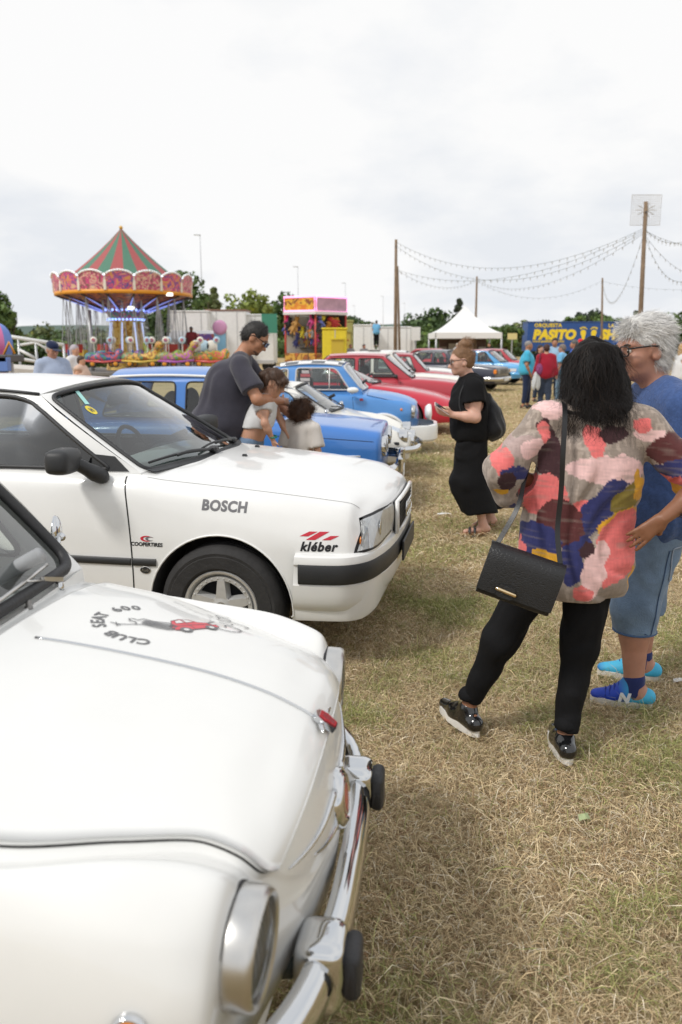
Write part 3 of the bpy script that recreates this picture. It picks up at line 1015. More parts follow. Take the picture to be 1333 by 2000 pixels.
def make_600(label, name, pm, loc, rz, roof_m=None, seal=RUBBER, full=True, group=None, gh=None):
    root = thing(name, label, 'car', loc, rz, group)
    R = rows_600()
    bd, skin = body('body', R, pm, root, 140, 100,
                    cuts=[('wheel', -.56, .285, .315, .46, .9), ('wheel', -.56, .285, .315, -.9, -.46),
                          ('wheel', -2.56, .285, .315, .46, .9), ('wheel', -2.56, .285, .315, -.9, -.46),
                          ('box', (-1.72, 0, .98), (1.52, 1.13, .9), .08)])
    # bonnet panel: follows the body surface, slightly proud, with a turned-down edge
    G = loft_rows(R, 18 * 9 + 1, 9 * 10 + 1)
    nr = len(R) - 1; st = (G.shape[0] - 1) / nr
    i0, i1, j1 = int(7 * st), int(14 * st), 20
    H = G[i0:i1 + 1, :j1 + 1].copy()
    # cut the front edge to a curve: lower in the middle, up at the corners
    full_h = np.concatenate([(H[:, :0:-1] * [1, -1, 1]), H], 1)
    nu, nv = full_h.shape[:2]
    du = np.gradient(full_h, axis=0); dv = np.gradient(full_h, axis=1)
    Nn = np.cross(du, dv); Nn /= np.linalg.norm(Nn, axis=2, keepdims=True) + 1e-9
    if Nn[2, nv // 2, 2] < 0: Nn = -Nn
    top = full_h + Nn * .011
    rim = lambda k: np.concatenate([k[0], k[1:, -1], k[-1, -2::-1], k[-2:0:-1, 0]])
    V = list(top.reshape(-1, 3)); F = []
    for i in range(nu - 1):
        for j in range(nv - 1): F.append((i * nv + j, i * nv + j + 1, (i + 1) * nv + j + 1, (i + 1) * nv + j))
    idx = np.arange(nu * nv).reshape(nu, nv)
    loop = np.concatenate([idx[0], idx[1:, -1], idx[-1, -2::-1], idx[-2:0:-1, 0]])
    Nl = rim(Nn); Pl = rim(top); cen = top.mean((0, 1))
    o1 = len(V)
    for p, n in zip(Pl, Nl):
        out = (p - cen); out -= n * (out @ n); out /= np.linalg.norm(out)
        V.append(p + out * .004 - n * .003)
    o2 = len(V)
    for p, n in zip(Pl, Nl):
        out = (p - cen); out -= n * (out @ n); out /= np.linalg.norm(out)
        V.append(p + out * .003 - n * .014)
    m_ = len(loop)
    for i in range(m_):
        j = (i + 1) % m_
        F.append((loop[i], loop[j], o1 + j, o1 + i)); F.append((o1 + i, o1 + j, o2 + j, o2 + i))
    if full: bd.data.materials[1] = mat('pale_trim', (.42, .42, .42), rough=.7, vary=.08)
    bon = mesh('bonnet', V, F, pm, root, True)
    bskin = bvh_of(bon)
    gp = [Vector(p) - Vector(n) * .0105 for p, n in zip(Pl, Nl)]
    V, F = tube(gp, .0058, 6, True); mesh('panel_gap_shade', V, F, GAP, bon)  # near-black tube paints in the shadow line below the bonnet edge
    s = dict(GH600)
    if gh: s.update(gh)
    if roof_m: s['roof_m'] = roof_m
    s['gutter'] = CHROME if not full else pm
    side, ws, edge = greenhouse(root, s, pm, GLASS, seal, .016, GREYIN)
    # doors
    for sg in (1, -1):
        d = (0, -sg, 0)
        P = [(-1.02, sg * .9, .93), (-1.0, sg * .9, .75), (-.985, sg * .9, .5), (-1.03, sg * .9, .30), (-1.5, sg * .9, .27), (-1.93, sg * .9, .28), (-1.94, sg * .9, .6), (-1.94, sg * .9, .92)]
        shut_line(root, skin, P, d, .005, 'door_gap', 60)
        b = MB(); b.tube([(-1.78, sg * .70, .80), (-1.80, sg * .725, .80), (-1.92, sg * .725, .795), (-1.925, sg * .69, .795)], .009, 8); b.build('door_handle', CHROME, root, True)
        wheel(root, -.56, sg * .60, .285, .285, .15, .165, 'steel', pm, side=sg)
        wheel(root, -2.56, sg * .60, .285, .285, .15, .165, 'steel', pm, side=sg)
    # headlamps: pod, deep polished ring, reflector and ribbed lens
    for sg in (1, -1):
        ax = Vector((1, sg * .05, -.03)).normalized()
        M = Matrix.Translation((-.152, sg * .510, .660)) @ ax.to_track_quat('Z', 'Y').to_matrix().to_4x4() @ Matrix.Scale(.82, 4)
        b = MB(); b.lathe([(.116, -.20), (.115, -.05), (.110, .004)], 40, M); pod = b.build('lamp_pod', pm, root, True)
        b = MB(); b.lathe([(.106, -.004), (.1115, .0), (.1125, .010), (.111, .046), (.107, .056), (.101, .060), (.093, .056), (.091, .035)], 48, M)
        hl = b.build('headlight', ALU, root, True, 50)
        b = MB(); b.lathe([(.1140, -.006), (.1140, .001), (.112, .0015)], 40, M); b.build('ring_seal', RUBBER, hl, True)
        b = MB(); b.lathe([(.093, .038), (.078, .0), (.05, -.035), (.02, -.05), (0, -.052)], 32, M); b.build('reflector', REFL, hl, True)
        b = MB(); b.lathe([(.093, .044), (.082, .052), (.06, .060), (.03, .064), (0, .065)], 32, M); b.build('lens', LENS, hl, True)
        b = MB()
        for k in range(-6, 7):
            y0 = k * .0135; hh = math.sqrt(max(.084 ** 2 - y0 ** 2, 0)) * .95
            P = []
            for q in np.linspace(-1, 1, 9):
                z_ = q * hh; rr = math.hypot(y0, z_); P.append(M @ Vector((y0, z_, .0645 - .019 * (rr / .093) ** 2)))
            b.tube(P, .0011, 5)
        b.build('lens_rib', LENS, hl, True)['kind'] = 'stuff'
    # front and rear bumpers: rounded chrome blade with overriders
    plan = [(-.46, -.735), (-.32, -.715), (-.175, -.62), (-.080, -.46), (-.038, -.24), (-.030, 0)]
    prof = [(-.014, .504), (-.002, .509), (.012, .507), (.026, .495), (.034, .477), (.036, .46), (.034, .443), (.026, .425), (.012, .413), (-.002, .411), (-.014, .416)]
    V, F, P = wrap_plan(plan, prof, 30)
    fb = mesh('front_bumper', V, F, CHROME, root, True)
    V2 = [(-3.30 - v[0], v[1], v[2]) for v in V]; mesh('rear_bumper', V2, [f[::-1] for f in F], CHROME, root, True)
    for sg in (1, -1):
        y = sg * .305; xo = -.055
        def wedge(prof, w0, w1):                 # shield shape: side profile (x, z) swept across y with rounded flanks
            V = []; F = []; n = len(prof); cxp = sum(p[0] for p in prof) / n; czp = sum(p[1] for p in prof) / n
            for t in np.linspace(-1, 1, 13):
                sc_ = (1 - abs(t) ** 5 * .22); hw = w0 * t
                for (px_, pz_) in prof: V.append((cxp + (px_ - cxp) * (1 - abs(t) ** 6 * .40), y + hw * (1 if pz_ > czp else w1), czp + (pz_ - czp) * sc_))
            for i in range(12):
                for j in range(n): F.append((i * n + j, i * n + (j + 1) % n, (i + 1) * n + (j + 1) % n, (i + 1) * n + j))
            F.append(tuple(range(n - 1, -1, -1))); F.append(tuple(12 * n + j for j in range(n)))
            return V, F
        pr = [(xo - .045, .40), (xo - .04, .50), (xo - .015, .525), (xo + .025, .534), (xo + .052, .527), (xo + .060, .49), (xo + .062, .44), (xo + .050, .385), (xo + .015, .366), (xo - .02, .372)]
        V, F = wedge(rpoly([(xo - .045, .385), (xo + .045, .368), (xo + .060, .44), (xo + .056, .528), (xo - .038, .528)], [.03, .04, .08, .03, .03], 6), .054, .92)
        ov = mesh('overrider', V, F, CHROME, root, True, 50)
        V, F = wedge(rrect(xo + .050, .410, xo + .084, .510, .015, 6), .043, .97)
        mesh('rubber_pad', V, F, RUBBER, ov, True, 50)
        b = MB(); b.tube([(-.20, y * .92, .42), (-.07, y * .95, .44)], .026, 12); b.build('bumper_iron', mat('dark_green_steel', (.05, .06, .055), rough=.5), fb, True)
    root['_s'] = 0; del root['_s']
    return root, bd, skin, bon, bskin, side, ws, edge

WHITE1 = paint('ivory_white_paint', (.77, .77, .75))
SEAT, s_body, s_skin, s_bon, s_bskin, s_side, s_ws, s_edge = make_600('small round-nosed vintage white car, closest to the viewer, with printed bonnet', 'vintage_car', WHITE1, (.047, 1.573, 0), -.12)

def seat_details():
    root, dn = SEAT, (0, 0, -1)
    # bright strip along the middle of the bonnet
    P = []; N = []
    for x in np.linspace(-.725, -.088, 40):
        p, n = stick(s_bskin, (x, 0, 1.3), dn, 0.0); P.append(p); N.append(n)
    V, F = sweep(P, [(0, -.005), (.003, -.0035), (.0045, 0), (.003, .0035), (0, .005)], N); mesh('bonnet_strip', V, F, CHROME, root, True)
    # winged emblem at the end of the strip
    p, n = stick(s_bskin, (-.088, 0, 1.3), dn, 0)
    e = Vector((.62, 0, .78)).normalized(); f = Vector((.80, 0, -.60))
    b = MB(); b.prism([(-.013, -.026), (.013, -.026), (.020, .004), (.016, .024), (0, .030), (-.016, .024), (-.020, .004)], .014, lambda a, c, d: p + Vector((0, a, 0)) - f * (c) + e * (d + .004)); em = b.build('bonnet_emblem', CHROME, root)
    b = MB(); b.prism([(-.010, -.022), (.010, -.022), (.016, .004), (.012, .020), (-.012, .020), (-.016, .004)], .003, lambda a, c, d: p + Vector((0, a, 0)) - f * (c) + e * (d + .0185)); b.build('emblem_shield', REDM, em)
    for k in (-.006, 0, .006):
        b = MB(); b.box(p + Vector((0, k, 0)) + e * .0215 + f * .002, (.030, .0016, .001), Matrix.Rotation(.64, 3, 'Y')); b.build('emblem_bar', CHROME, em)
    for sg in (1, -1):
        b = MB(); b.tube([p + Vector((-.004, sg * .014, .008)), p + Vector((.004, sg * .034, .010)), p + Vector((.010, sg * .058, .012))], [.008, .0065, .002], 8); b.build('emblem_wing', CHROME, em, True)
        for k in (0, 1, 2):
            b = MB(); b.tube([p + Vector((-.018 - .006 * k, sg * .010, .012)), p + Vector((-.026 - .007 * k, sg * .024, .012))], .003, 6); b.build('emblem_ray', CHROME, em, True)
    # round badge and whiskers on the nose
    q, n = stick(s_skin, (.3, 0, .612), (-1, 0, 0), 0)
    M = Matrix.Translation(q) @ Vector((1, 0, .12)).to_track_quat('Z', 'Y').to_matrix().to_4x4()
    b = MB(); b.lathe([(.066, -.035), (.066, .0), (.062, .012), (.050, .018), (.046, .013)], 40, M); bg = b.build('nose_badge', CHROME, root, True, 50)
    b = MB(); b.lathe([(.046, .013), (.036, .016), (0, .020)], 32, M); b.build('badge_disc', REDM, bg, True)
    b = MB(); b.lathe([(.037, .0165), (.034, .0185), (.031, .0175)], 32, M); b.build('badge_ring', CHROME, bg, True)
    for sg in (1, -1):
        for a, c, w in (((.05, .655), (.345, .680), .014), ((.04, .585), (.228, .628), .012)):
            P = []; N = []; R_ = []
            for t in np.linspace(0, 1, 18):
                y = sg * (a[0] + (c[0] - a[0]) * t); z = a[1] + (c[1] - a[1]) * t - .012 * math.sin(PI * t)
                pp, nn = stick(s_skin, (.3, y, z), (-1, 0, 0), .001); P.append(pp); N.append(nn); R_.append(w * (1 - t) ** .7 * .55 + .0015)
            V, F = tube(P, R_, 8); mesh('nose_whisker', V, F, CHROME, bg, True)
    # side indicator on the near wing and its twin
    for sg in (1, -1):
        q, n = stick(s_skin, (-.262, sg * 1.0, .650), (0, -sg, 0), 0)
        M = Matrix.Translation(q) @ n.to_track_quat('Z', 'Y').to_matrix().to_4x4()
        b = MB(); b.lathe([(.026, -.002), (.025, .010), (.021, .013), (.019, .010)], 28, M); o = b.build('side_indicator', CHROME, root, True)
        b = MB(); b.lathe([(.020, .009), (.017, .018), (.010, .023), (0, .024)], 24, M); b.build('amber_lens', AMBER, o, True)
    # wipers, washer jet
    for (y0, y1, z1) in ((.375, -.12, .05), (-.16, -.52, .05)):
        p, n = stick(s_skin, (-.852, y0, 1.3), dn, 0)
        b = MB(); b.lathe([(.012, 0), (.011, .018), (.007, .026), (0, .027)], 16, Matrix.Translation(p)); w = b.build('wiper', CHROME, root, True)
        c = s_ws((y0 - .16) / .56, .10, .022)
        b = MB(); b.prism([(-.009, 0), (.011, 0), (.006, 1), (-.005, 1)], .012, lambda a, t, d: (p + Vector((0, 0, .022))).lerp(c, t * .55) + Vector((a, a * .35, d))); b.build('wiper_arm', ALU, w)
        b = MB(); b.tube([(p + Vector((0, 0, .026))).lerp(c, .5), c], .0035, 6); b.build('wiper_rod', ALU, w, True)
        B = [s_ws(c.y / .56 + k, .10 + .06 * (k + .1), .017) for k in np.linspace(-.34, .26, 12)]
        b = MB(); b.tube(B, .005, 6); b.build('blade', ALU, w, True)
    p, n = stick(s_skin, (-.838, .185, 1.3), dn, 0)
    b = MB(); b.lathe([(.010, 0), (.010, .006), (.007, .007), (.007, .018), (.004, .022), (0, .0225)], 14, Matrix.Translation(p)); b.build('washer_jet', mat('worn_grey_metal', (.28, .27, .26), rough=.5, metal=.6), root, True)
    # chrome mirror seen past the far windscreen pillar
    for sg in (1, -1):
        M = Matrix.Translation((-1.09, sg * .84, .985)) @ Vector((-1, -sg * .35, .1)).to_track_quat('Z', 'Y').to_matrix().to_4x4()
        b = MB(); b.lathe([(0, -.022), (.03, -.018), (.048, -.006), (.053, .004), (.050, .008)], 28, M); o = b.build('door_mirror', CHROME, root, True)
        b = MB(); b.lathe([(.050, .006), (0, .0065)], 28, M); b.build('mirror_glass', mat('mirror_glass', (.8, .82, .84), rough=.02, metal=1), o)
        b = MB(); b.tube(spline([(-1.09, sg * .66, .90), (-1.05, sg * .72, .93), (-1.06, sg * .80, .965), (-1.075, sg * .835, .985)], 10), .008, 8); b.sphere((-1.06, sg * .82, .972), .014); b.build('mirror_stem', CHROME, o, True)
    # inside
    seat_row(root, -1.62, (.30, -.30), .42, mat('pale_trim', (.42, .42, .42), rough=.7), .56, .42, .2, True)
    s = SDF(.03); s.cone((-1.0, .52, .82), (-1.0, -.52, .82), .08, .08); sdf_obj('dashboard', s, .025, mat('painted_dashboard', (.45, .46, .47), rough=.5), root, 2)
    steering(root, -1.18, .28, .88, .19, .5, mat('ivory_bakelite', (.35, .36, .37), rough=.4))
    # club transfer on the bonnet: ring of letters, figure, little red car, script
    O = Vector((-.535, .20, 1.0)); U = Vector((0, 1, 0)); W = Vector((-1, 0, 0))
    def put(V, F, m, nm, lift=.0016): return decal(root, s_bskin, V, F, O, U, W, dn, m, nm, lift, .03)
    ink = mat('faded_print', (.16, .16, .165), rough=.6)
    txt = 'CLUB SEAT 600'
    for i, ch in enumerate(txt):
        if ch == ' ': continue
        a = rad(192 - (192 - 38) * i / (len(txt) - 1)); V, F = text_mesh(ch, .044, .0012)
        c, s_ = math.cos(a - PI / 2), math.sin(a - PI / 2)
        put([(.124 * math.cos(a) + x * c - y * s_, .124 * math.sin(a) + x * s_ + y * c) for x, y in V], F, ink, 'letter_' + ('digit' if ch.isdigit() else 'capital'))
    def poly(P, m, nm, lift=.0016): put(P, tessellate_polygon([[Vector((a, b_, 0)) for a, b_ in P]]), m, nm, lift)
    def line(P, w, m, nm, lift=.0022, close=False):
        P = [Vector(q) for q in P]; V = []; F = []; n = len(P)
        for i in range(n):
            t = (P[(i + 1) % n if close else min(i + 1, n - 1)] - P[i - 1 if (close or i) else 0]).normalized(); nn = Vector((-t.y, t.x)); V += [tuple(P[i] + nn * w / 2), tuple(P[i] - nn * w / 2)]
        for i in range(n if close else n - 1): j = (i + 1) % n; F += [(2 * i, 2 * i + 1, 2 * j + 1), (2 * i, 2 * j + 1, 2 * j)]
        put(V, F, m, nm, lift)
    # sketched figure holding up a cross
    fig = [(-.012, -.055), (-.020, -.02), (-.016, .012), (-.024, .028), (-.010, .036), (-.008, .050), (.004, .058), (.010, .048), (.006, .036), (.022, .028), (.020, .0), (.030, -.03), (.022, -.056)]
    line(fig, .0042, ink, 'figure_outline', close=True)
    for k in range(9): line([(-.012 + .004 * k, -.05), (-.010 + .0035 * k, -.01 + .006 * (k % 3)), (-.010 + .003 * k, .02 + .004 * (k % 2))], .0026, ink, 'figure_fold')
    line([(-.022, .026), (-.036, .045), (-.046, .066)], .0035, ink, 'figure_arm'); line([(-.058, .062), (-.036, .074)], .003, ink, 'cross_bar'); line([(-.050, .056), (-.042, .086)], .003, ink, 'cross_post')
    # little red car
    rd = mat('faded_red_print', (.62, .10, .12), rough=.6); ou = (.055, -.085); A = -.62
    def T(P): return [(ou[0] + x * math.cos(A) - y * math.sin(A), ou[1] + x * math.sin(A) + y * math.cos(A)) for x, y in P]
    sil = [(-.062, -.018), (-.066, .006), (-.050, .018), (-.036, .040), (-.008, .046), (.016, .038), (.028, .018), (.056, .012), (.070, -.002), (.068, -.020), (.05, -.026), (-.04, -.026)]
    poly(T(sil), rd, 'car_drawing'); line(T(sil), .0022, ink, 'car_outline', close=True)
    wh = mat('print_white', (.72, .72, .70), rough=.6)
    for P in ([(-.034, .020), (-.028, .036), (-.010, .040), (-.010, .020)], [(-.005, .020), (-.005, .040), (.010, .035), (.018, .020)]): poly(T(P), wh, 'drawn_window', .0022); line(T(P), .0015, ink, 'window_outline', .0026, True)
    for cx_ in (-.036, .040):
        P = [(cx_ + .016 * math.cos(a), -.024 + .016 * math.sin(a)) for a in np.linspace(0, 2 * PI, 16, endpoint=False)]; poly(T(P), ink, 'drawn_wheel', .0022)
        poly(T([(cx_ + .007 * math.cos(a), -.024 + .007 * math.sin(a)) for a in np.linspace(0, 2 * PI, 10, endpoint=False)]), wh, 'drawn_hub', .0027)
    line(T([(-.062, .004), (.066, .0)]), .0018, ink, 'car_line'); line(T([(-.008, .018), (-.008, -.022)]), .0015, ink, 'car_line'); poly(T([(.058, -.004), (.068, -.004), (.068, .004), (.058, .006)]), wh, 'drawn_lamp', .0025)
    # script below, in outline
    sc = [[(-.012, .018), (-.030, .030), (-.052, .018), (-.058, -.010), (-.040, -.026), (-.022, -.012), (-.020, .0), (-.036, .0)], [(-.008, .010), (-.008, -.012), (.0, -.014)],
          [(.012, .010), (.013, -.030), (.0, -.042), (-.010, -.034)], [(.036, .008), (.024, .006), (.022, -.008), (.032, -.014), (.042, -.006), (.040, .006), (.034, .008)], [(.050, -.014), (.051, .008), (.058, .010), (.066, .004), (.068, -.014)],
          [(-.008, .022), (-.007, .026)], [(.013, .022), (.014, .026)], [(.036, .016), (.044, .026)]]
    B = .35
    for P in sc: line([(.165 + x * 1.5 * math.cos(B) - y * 1.5 * math.sin(B), -.135 + x * 1.5 * math.sin(B) + y * 1.5 * math.cos(B)) for x, y in spline(P, 14)], .0042, ink, 'script_stroke')
seat_details()

# ------------------------------------------------------------------ white saloon with sponsor lettering (origin: front axle on the ground)
def make_audi(loc, rz):
    W2 = paint('white_paint', (.79, .79, .775))
    root = thing('saloon_car', 'white saloon with sponsor lettering on its wing, second car of the row', 'car', loc, rz)
    def r(x, P): return [(x, y, z) for y, z in P]
    R = []
    R.append(r(-3.50, [(0, .60), (.2, .60), (.3, .59), (.33, .58), (.35, .56), (.36, .52), (.36, .46), (.34, .40), (0, .38)]))
    R.append(r(-3.46, [(0, .84), (.35, .84), (.58, .82), (.64, .80), (.70, .74), (.73, .60), (.73, .45), (.70, .28), (0, .25)]))
    R.append(r(-3.38, [(0, .96), (.38, .955), (.62, .93), (.69, .905), (.76, .83), (.79, .62), (.795, .45), (.77, .25), (0, .22)]))
    R.append(r(-2.9, [(0, .99), (.4, .985), (.67, .965), (.735, .94), (.79, .85), (.825, .62), (.83, .45), (.81, .23), (0, .2)]))
    R.append(r(-1.6, [(0, .985), (.4, .98), (.69, .965), (.755, .95), (.805, .87), (.838, .62), (.842, .45), (.825, .23), (0, .2)]))
    R.append(r(-.50, [(0, .985), (.4, .978), (.70, .955), (.755, .935), (.805, .86), (.838, .62), (.842, .45), (.825, .23), (0, .2)]))
    R.append(r(-.30, [(0, .978), (.4, .968), (.70, .932), (.750, .91), (.80, .83), (.838, .62), (.842, .45), (.825, .23), (0, .2)]))
    R.append(r(.05, [(0, .955), (.4, .943), (.69, .902), (.740, .878), (.79, .80), (.835, .62), (.842, .45), (.82, .23), (0, .2)]))
    R.append(r(.40, [(0, .918), (.4, .905), (.68, .867), (.725, .845), (.78, .768), (.825, .62), (.832, .45), (.81, .23), (0, .2)]))
    R.append(r(.64, [(0, .876), (.39, .864), (.65, .832), (.695, .812), (.752, .745), (.795, .61), (.805, .45), (.785, .24), (0, .2)]))
    R.append([(.755, 0, .842), (.745, .38, .83), (.70, .605, .800), (.695, .65, .782), (.70, .712, .72), (.715, .755, .60), (.725, .765, .45), (.71, .74, .26), (.68, 0, .21)])
    R.append([(.815, 0, .808), (.803, .37, .798), (.755, .565, .772), (.75, .605, .757), (.752, .665, .705), (.765, .70, .6), (.77, .71, .45), (.755, .68, .28), (.73, 0, .23)])
    R.append([(.836, 0, .765), (.825, .35, .757), (.785, .52, .737), (.78, .55, .727), (.783, .60, .685), (.79, .63, .59), (.795, .64, .45), (.785, .61, .30), (.76, 0, .25)])
    R.append([(.845, 0, .68), (.836, .26, .675), (.812, .38, .66), (.81, .40, .655), (.81, .43, .63), (.815, .45, .58), (.82, .455, .47), (.81, .43, .36), (.80, 0, .31)])
    R.append([(.85, 0, .53), (.85, .015, .53), (.849, .03, .529), (.849, .032, .528), (.849, .034, .526), (.849, .036, .52), (.849, .036, .51), (.849, .03, .50), (.85, 0, .495)])
    def wx(x): return x if x < .4 else .4 + (x - .4) * .89
    R = [[(wx(p[0]), p[1], max(p[2], .27) if p[0] > .3 else p[2]) for p in row] for row in R]
    wr, wz = .315, .315
    bd, skin = body('body', R, W2, root, 130, 90,
                    cuts=[('wheel', 0, wz, .362, .50, 1.0), ('wheel', 0, wz, .362, -1.0, -.50), ('wheel', -2.58, wz, .355, .50, 1.0), ('wheel', -2.58, wz, .355, -1.0, -.50),
                          ('box', (-1.72, 0, .95), (2.05, 1.40, .9), .06)])
    gh = dict(wb=(-.44, .715, .955), wt=(-1.05, .575, 1.330), rt=(-2.18, .56, 1.330), rb=(-2.92, .66, .965), crown=.060, arc=.028, bow_f=.15, bow_r=.12, bulge=.015, ymid=.74,
              sides=[([(-.60, .972), (-1.52, .972), (-1.52, 1.330), (-1.10, 1.317)], [.03, .03, .04, .14]), ([(-1.62, .972), (-2.62, .985), (-2.20, 1.295), (-1.62, 1.333)], [.03, .08, .12, .04])],
              ws=(.055, .01, .055, .07), rw=(.1, .06, .08, .1), gutter_r=.008, ws_seal_r=.012, side_seal_r=.011, apillar_gutter=False, gutter=BLACKPL)
    side, ws, edge = greenhouse(root, gh, W2, glass('saloon_glass', (.60, .68, .66), 1.0), BLACKPL, .012, GREYIN)
    for sg in (1, -1):
        wheel(root, 0, sg * .745, wz, wr, .205, .185, 'star', side=sg)
        wheel(root, -2.58, sg * .745, wz, wr, .205, .185, 'star', side=sg)
        d = (0, -sg, 0); Y = sg * .95
        shut_line(root, skin, [(-.505, Y, .955), (-.475, Y, .80), (-.455, Y, .62), (-.450, Y, .40), (-.46, Y, .27)], d, .007, 'door_gap', 40)
        shut_line(root, skin, [(-1.57, Y, .96), (-1.57, Y, .62), (-1.57, Y, .27)], d, .006, 'door_gap', 30)
        shut_line(root, skin, [(-.46, Y, .275), (-1.57, Y, .275), (-2.2, Y, .275)], d, .006, 'sill_gap', 30)
        # wheel-arch lip
        for xc in (0, -2.58):
            P = [];
            for a in np.linspace(-8, 188, 40):
                q = Vector((xc + .366 * math.cos(rad(a)), Y, wz + .366 * math.sin(rad(a)))); p, n = stick(skin, q, d, .001); P.append(p)
            V, F = tube(P, .0045, 6); mesh('arch_lip', V, F, W2, root)
        # rubbing strips
        def strip(x0, x1, z0, z1, nm='side_moulding'):
            n = 24; P = []; N = []
            for q in np.linspace(0, 1, n):
                p, nn = stick(skin, (x0 + (x1 - x0) * q, Y, z0 + (z1 - z0) * q), d, 0); P.append(p); N.append(nn)
            V, F = sweep(P, [(-.002, -.018), (.006, -.018), (.011, -.012), (.011, .012), (.006, .018), (-.002, .018)], N); mesh(nm, V, F, BLACKPL, root, True, 40)
        strip(-.445, -.325, .530, .532); strip(-1.562, -.458, .528, .530); strip(-2.2, -1.578, .527, .528)
        b = MB(); b.box((-1.45, sg * .828, .80), (.17, .03, .035), bev=.008); b.build('door_handle', BLACKPL, root)
        # mirror: housing on a short foot at the front corner of the window
        mirror_shape(root, [(-.615, sg * .79, .945), (-.635, sg * .82, .965), (-.69, sg * .875, 1.015)], [.040, .034, .034], BLACKPL, 'mirror_foot')
        b = MB(); b.box((-.725, sg * .945, 1.040), (.135, .245, .132), Matrix.Rotation(-sg * .18, 3, 'Z') @ Matrix.Rotation(sg * .04, 3, 'X'), bev=.028); mh = b.build('mirror_housing', BLACKPL, root, True, 60)
        md = mh.modifiers.new('round', 'SUBSURF'); md.levels = md.render_levels = 2
        V = [(-.50, sg * (side(-.50, .962) + .004), .962), (-.70, sg * (side(-.70, .962) + .004), .962), (-.70, sg * (side(-.70, 1.045) + .004), 1.045), (-.58, sg * (side(-.58, 1.035) + .004), 1.035)]
        mesh('mirror_sail', V, [(0, 1, 2, 3)], BLACKPL, root, False)
        # headlamp wrapped round the corner: dark surround, reflector, lens
        def lamp(z0, z1, off, m, nm, par, y_in, x_out, grow=0.0, ribs=False):
            plan = spline([(wx(x) , y) for x, y in [(x_out - grow, -.80), (.748, -.757), (.765, -.70), (.783, -.60), (.802, -.50), (.818, y_in)]], 22)
            V = []; F = []; k = 7
            for i, (x, y) in enumerate(plan):
                f_ = i / (len(plan) - 1)
                for j in range(k):
                    t = j / (k - 1); zt = z1 - .012 * (1 - f_) ** 3 + .012 * f_; zb_ = z0 + .0 + .018 * f_
                    z = zb_ + (zt - zb_) * t + (grow if j == k - 1 else -grow if j == 0 else 0)
                    xs_ = x - .035 * (1 - t) * max(0, 1 - f_ * 2.5)
                    src = Vector((xs_, y, z)); dr = Vector((xs_, 0, 0)) - Vector((xs_, y, 0)) if f_ < .12 else Vector((.2, .0, 0)) - Vector((x, y, 0)); dr.z = 0
                    p, n = stick(skin, src - dr.normalized() * .2, dr, off)
                    if ribs and i % 2: p += n * .002
                    V.append((p.x, p.y * (-sg), p.z))
            n_ = len(plan)
            for i in range(n_ - 1):
                for j in range(k - 1): F.append((i * k + j, i * k + j + 1, (i + 1) * k + j + 1, (i + 1) * k + j))
            return mesh(nm, V, F, m, par, True)
        hl = lamp(.612, .762, .0012, RUBBER, 'headlight', root, -.335, .728, .007)
        lamp(.618, .757, .003, REFL, 'reflector', hl, -.345, .738, 0, True)
        lamp(.618, .757, .012, glass('lamp_cover', (.95, .96, .96), .13), 'lens', hl, -.345, .738)
        for (yy, zz_, rr_, mm) in ((-.735, .665, .020, AMBER), (-.56, .69, .042, CHROME)):
            q, n = stick(skin, (1.2, -sg * yy, zz_), (-1, 0, 0), .004); b = MB(); b.sphere(q, (.004, rr_, rr_), 14, 10); b.build('bulb', mm, hl, True)
    # bonnet outline, grille with rings, bumper
    up = (0, 0, -1)
    for sg in (1, -1):
        shut_line(root, skin, [(-.40, sg * .728, 1.2), (0, sg * .712, 1.2), (.40, sg * .697, 1.2), (.56, sg * .676, 1.2), (.62, sg * .655, 1.2), (.655, sg * .632, 1.2)], up, .0026, 'bonnet_gap', 50, mat('soft_gap', (.16, .16, .155), rough=.8))
    V = []; F = []
    gp = [(-.31, .775), (.31, .775), (.29, .615), (-.29, .615)]
    b = MB(); b.prism(gp, .03, lambda a, c, d_: (wx(.822 - .09 * a * a) + d_ , a, c)); gr = b.build('grille', DARKIN, root)
    for k in range(7):
        z = .632 + k * .020; b = MB(); b.box((wx(.848) + .008, 0, z), (.012, .56, .007)); b.build('grille_slat', BLACKPL, gr)
    P = [(wx(.842 - .09 * a * a) + .016, a, c) for a, c in dens([(-.315, .78), (.315, .78), (.295, .61), (-.295, .61)], .1)]
    V, F = tube(P, .012, 8, True); mesh('grille_frame', V, F, W2, gr)
    for k in range(4):
        P = [(wx(.868) + .012 - .05 * ((k - 1.5) * .06 + .04 * math.cos(a)) ** 2, (k - 1.5) * .062 + .040 * math.cos(a), .70 + .040 * math.sin(a)) for a in np.linspace(0, 2 * PI, 20, endpoint=False)]
        V, F = tube(P, .0055, 6, True); mesh('emblem_ring', V, F, CHROME, gr)
    plan = [(.335, -.842), (.50, -.838), (.64, -.815), (.725, -.745), (.785, -.58), (.822, -.32), (.832, 0)]
    prof = [(-.06, .612), (-.004, .612), (.016, .600), (.024, .575), (.024, .565), (.016, .56), (.016, .468), (.020, .462), (.018, .44), (.014, .41), (.008, .375), (-.010, .335), (-.045, .306), (-.09, .298)]
    plan = [(wx(x), y) for x, y in plan]
    V, F, P = wrap_plan(plan, prof, 40); V = [(max(v[0], .365 + abs(v[2] - .3) * .05), v[1], v[2]) for v in V]
    bp = mesh('front_bumper', V, F, W2, root, True, 35)
    plan2 = [(.40, -.842), (.50, -.838), (.64, -.815), (.725, -.745), (.785, -.58), (.822, -.32), (.832, 0)]
    plan2 = [(wx(x), y) for x, y in plan2]
    V, F, P = wrap_plan(plan2, [(.012, .572), (.026, .566), (.031, .555), (.032, .52), (.031, .482), (.026, .472), (.012, .466)], 40); mesh('bumper_strip', V, F, BLACKPL, bp, True, 40)
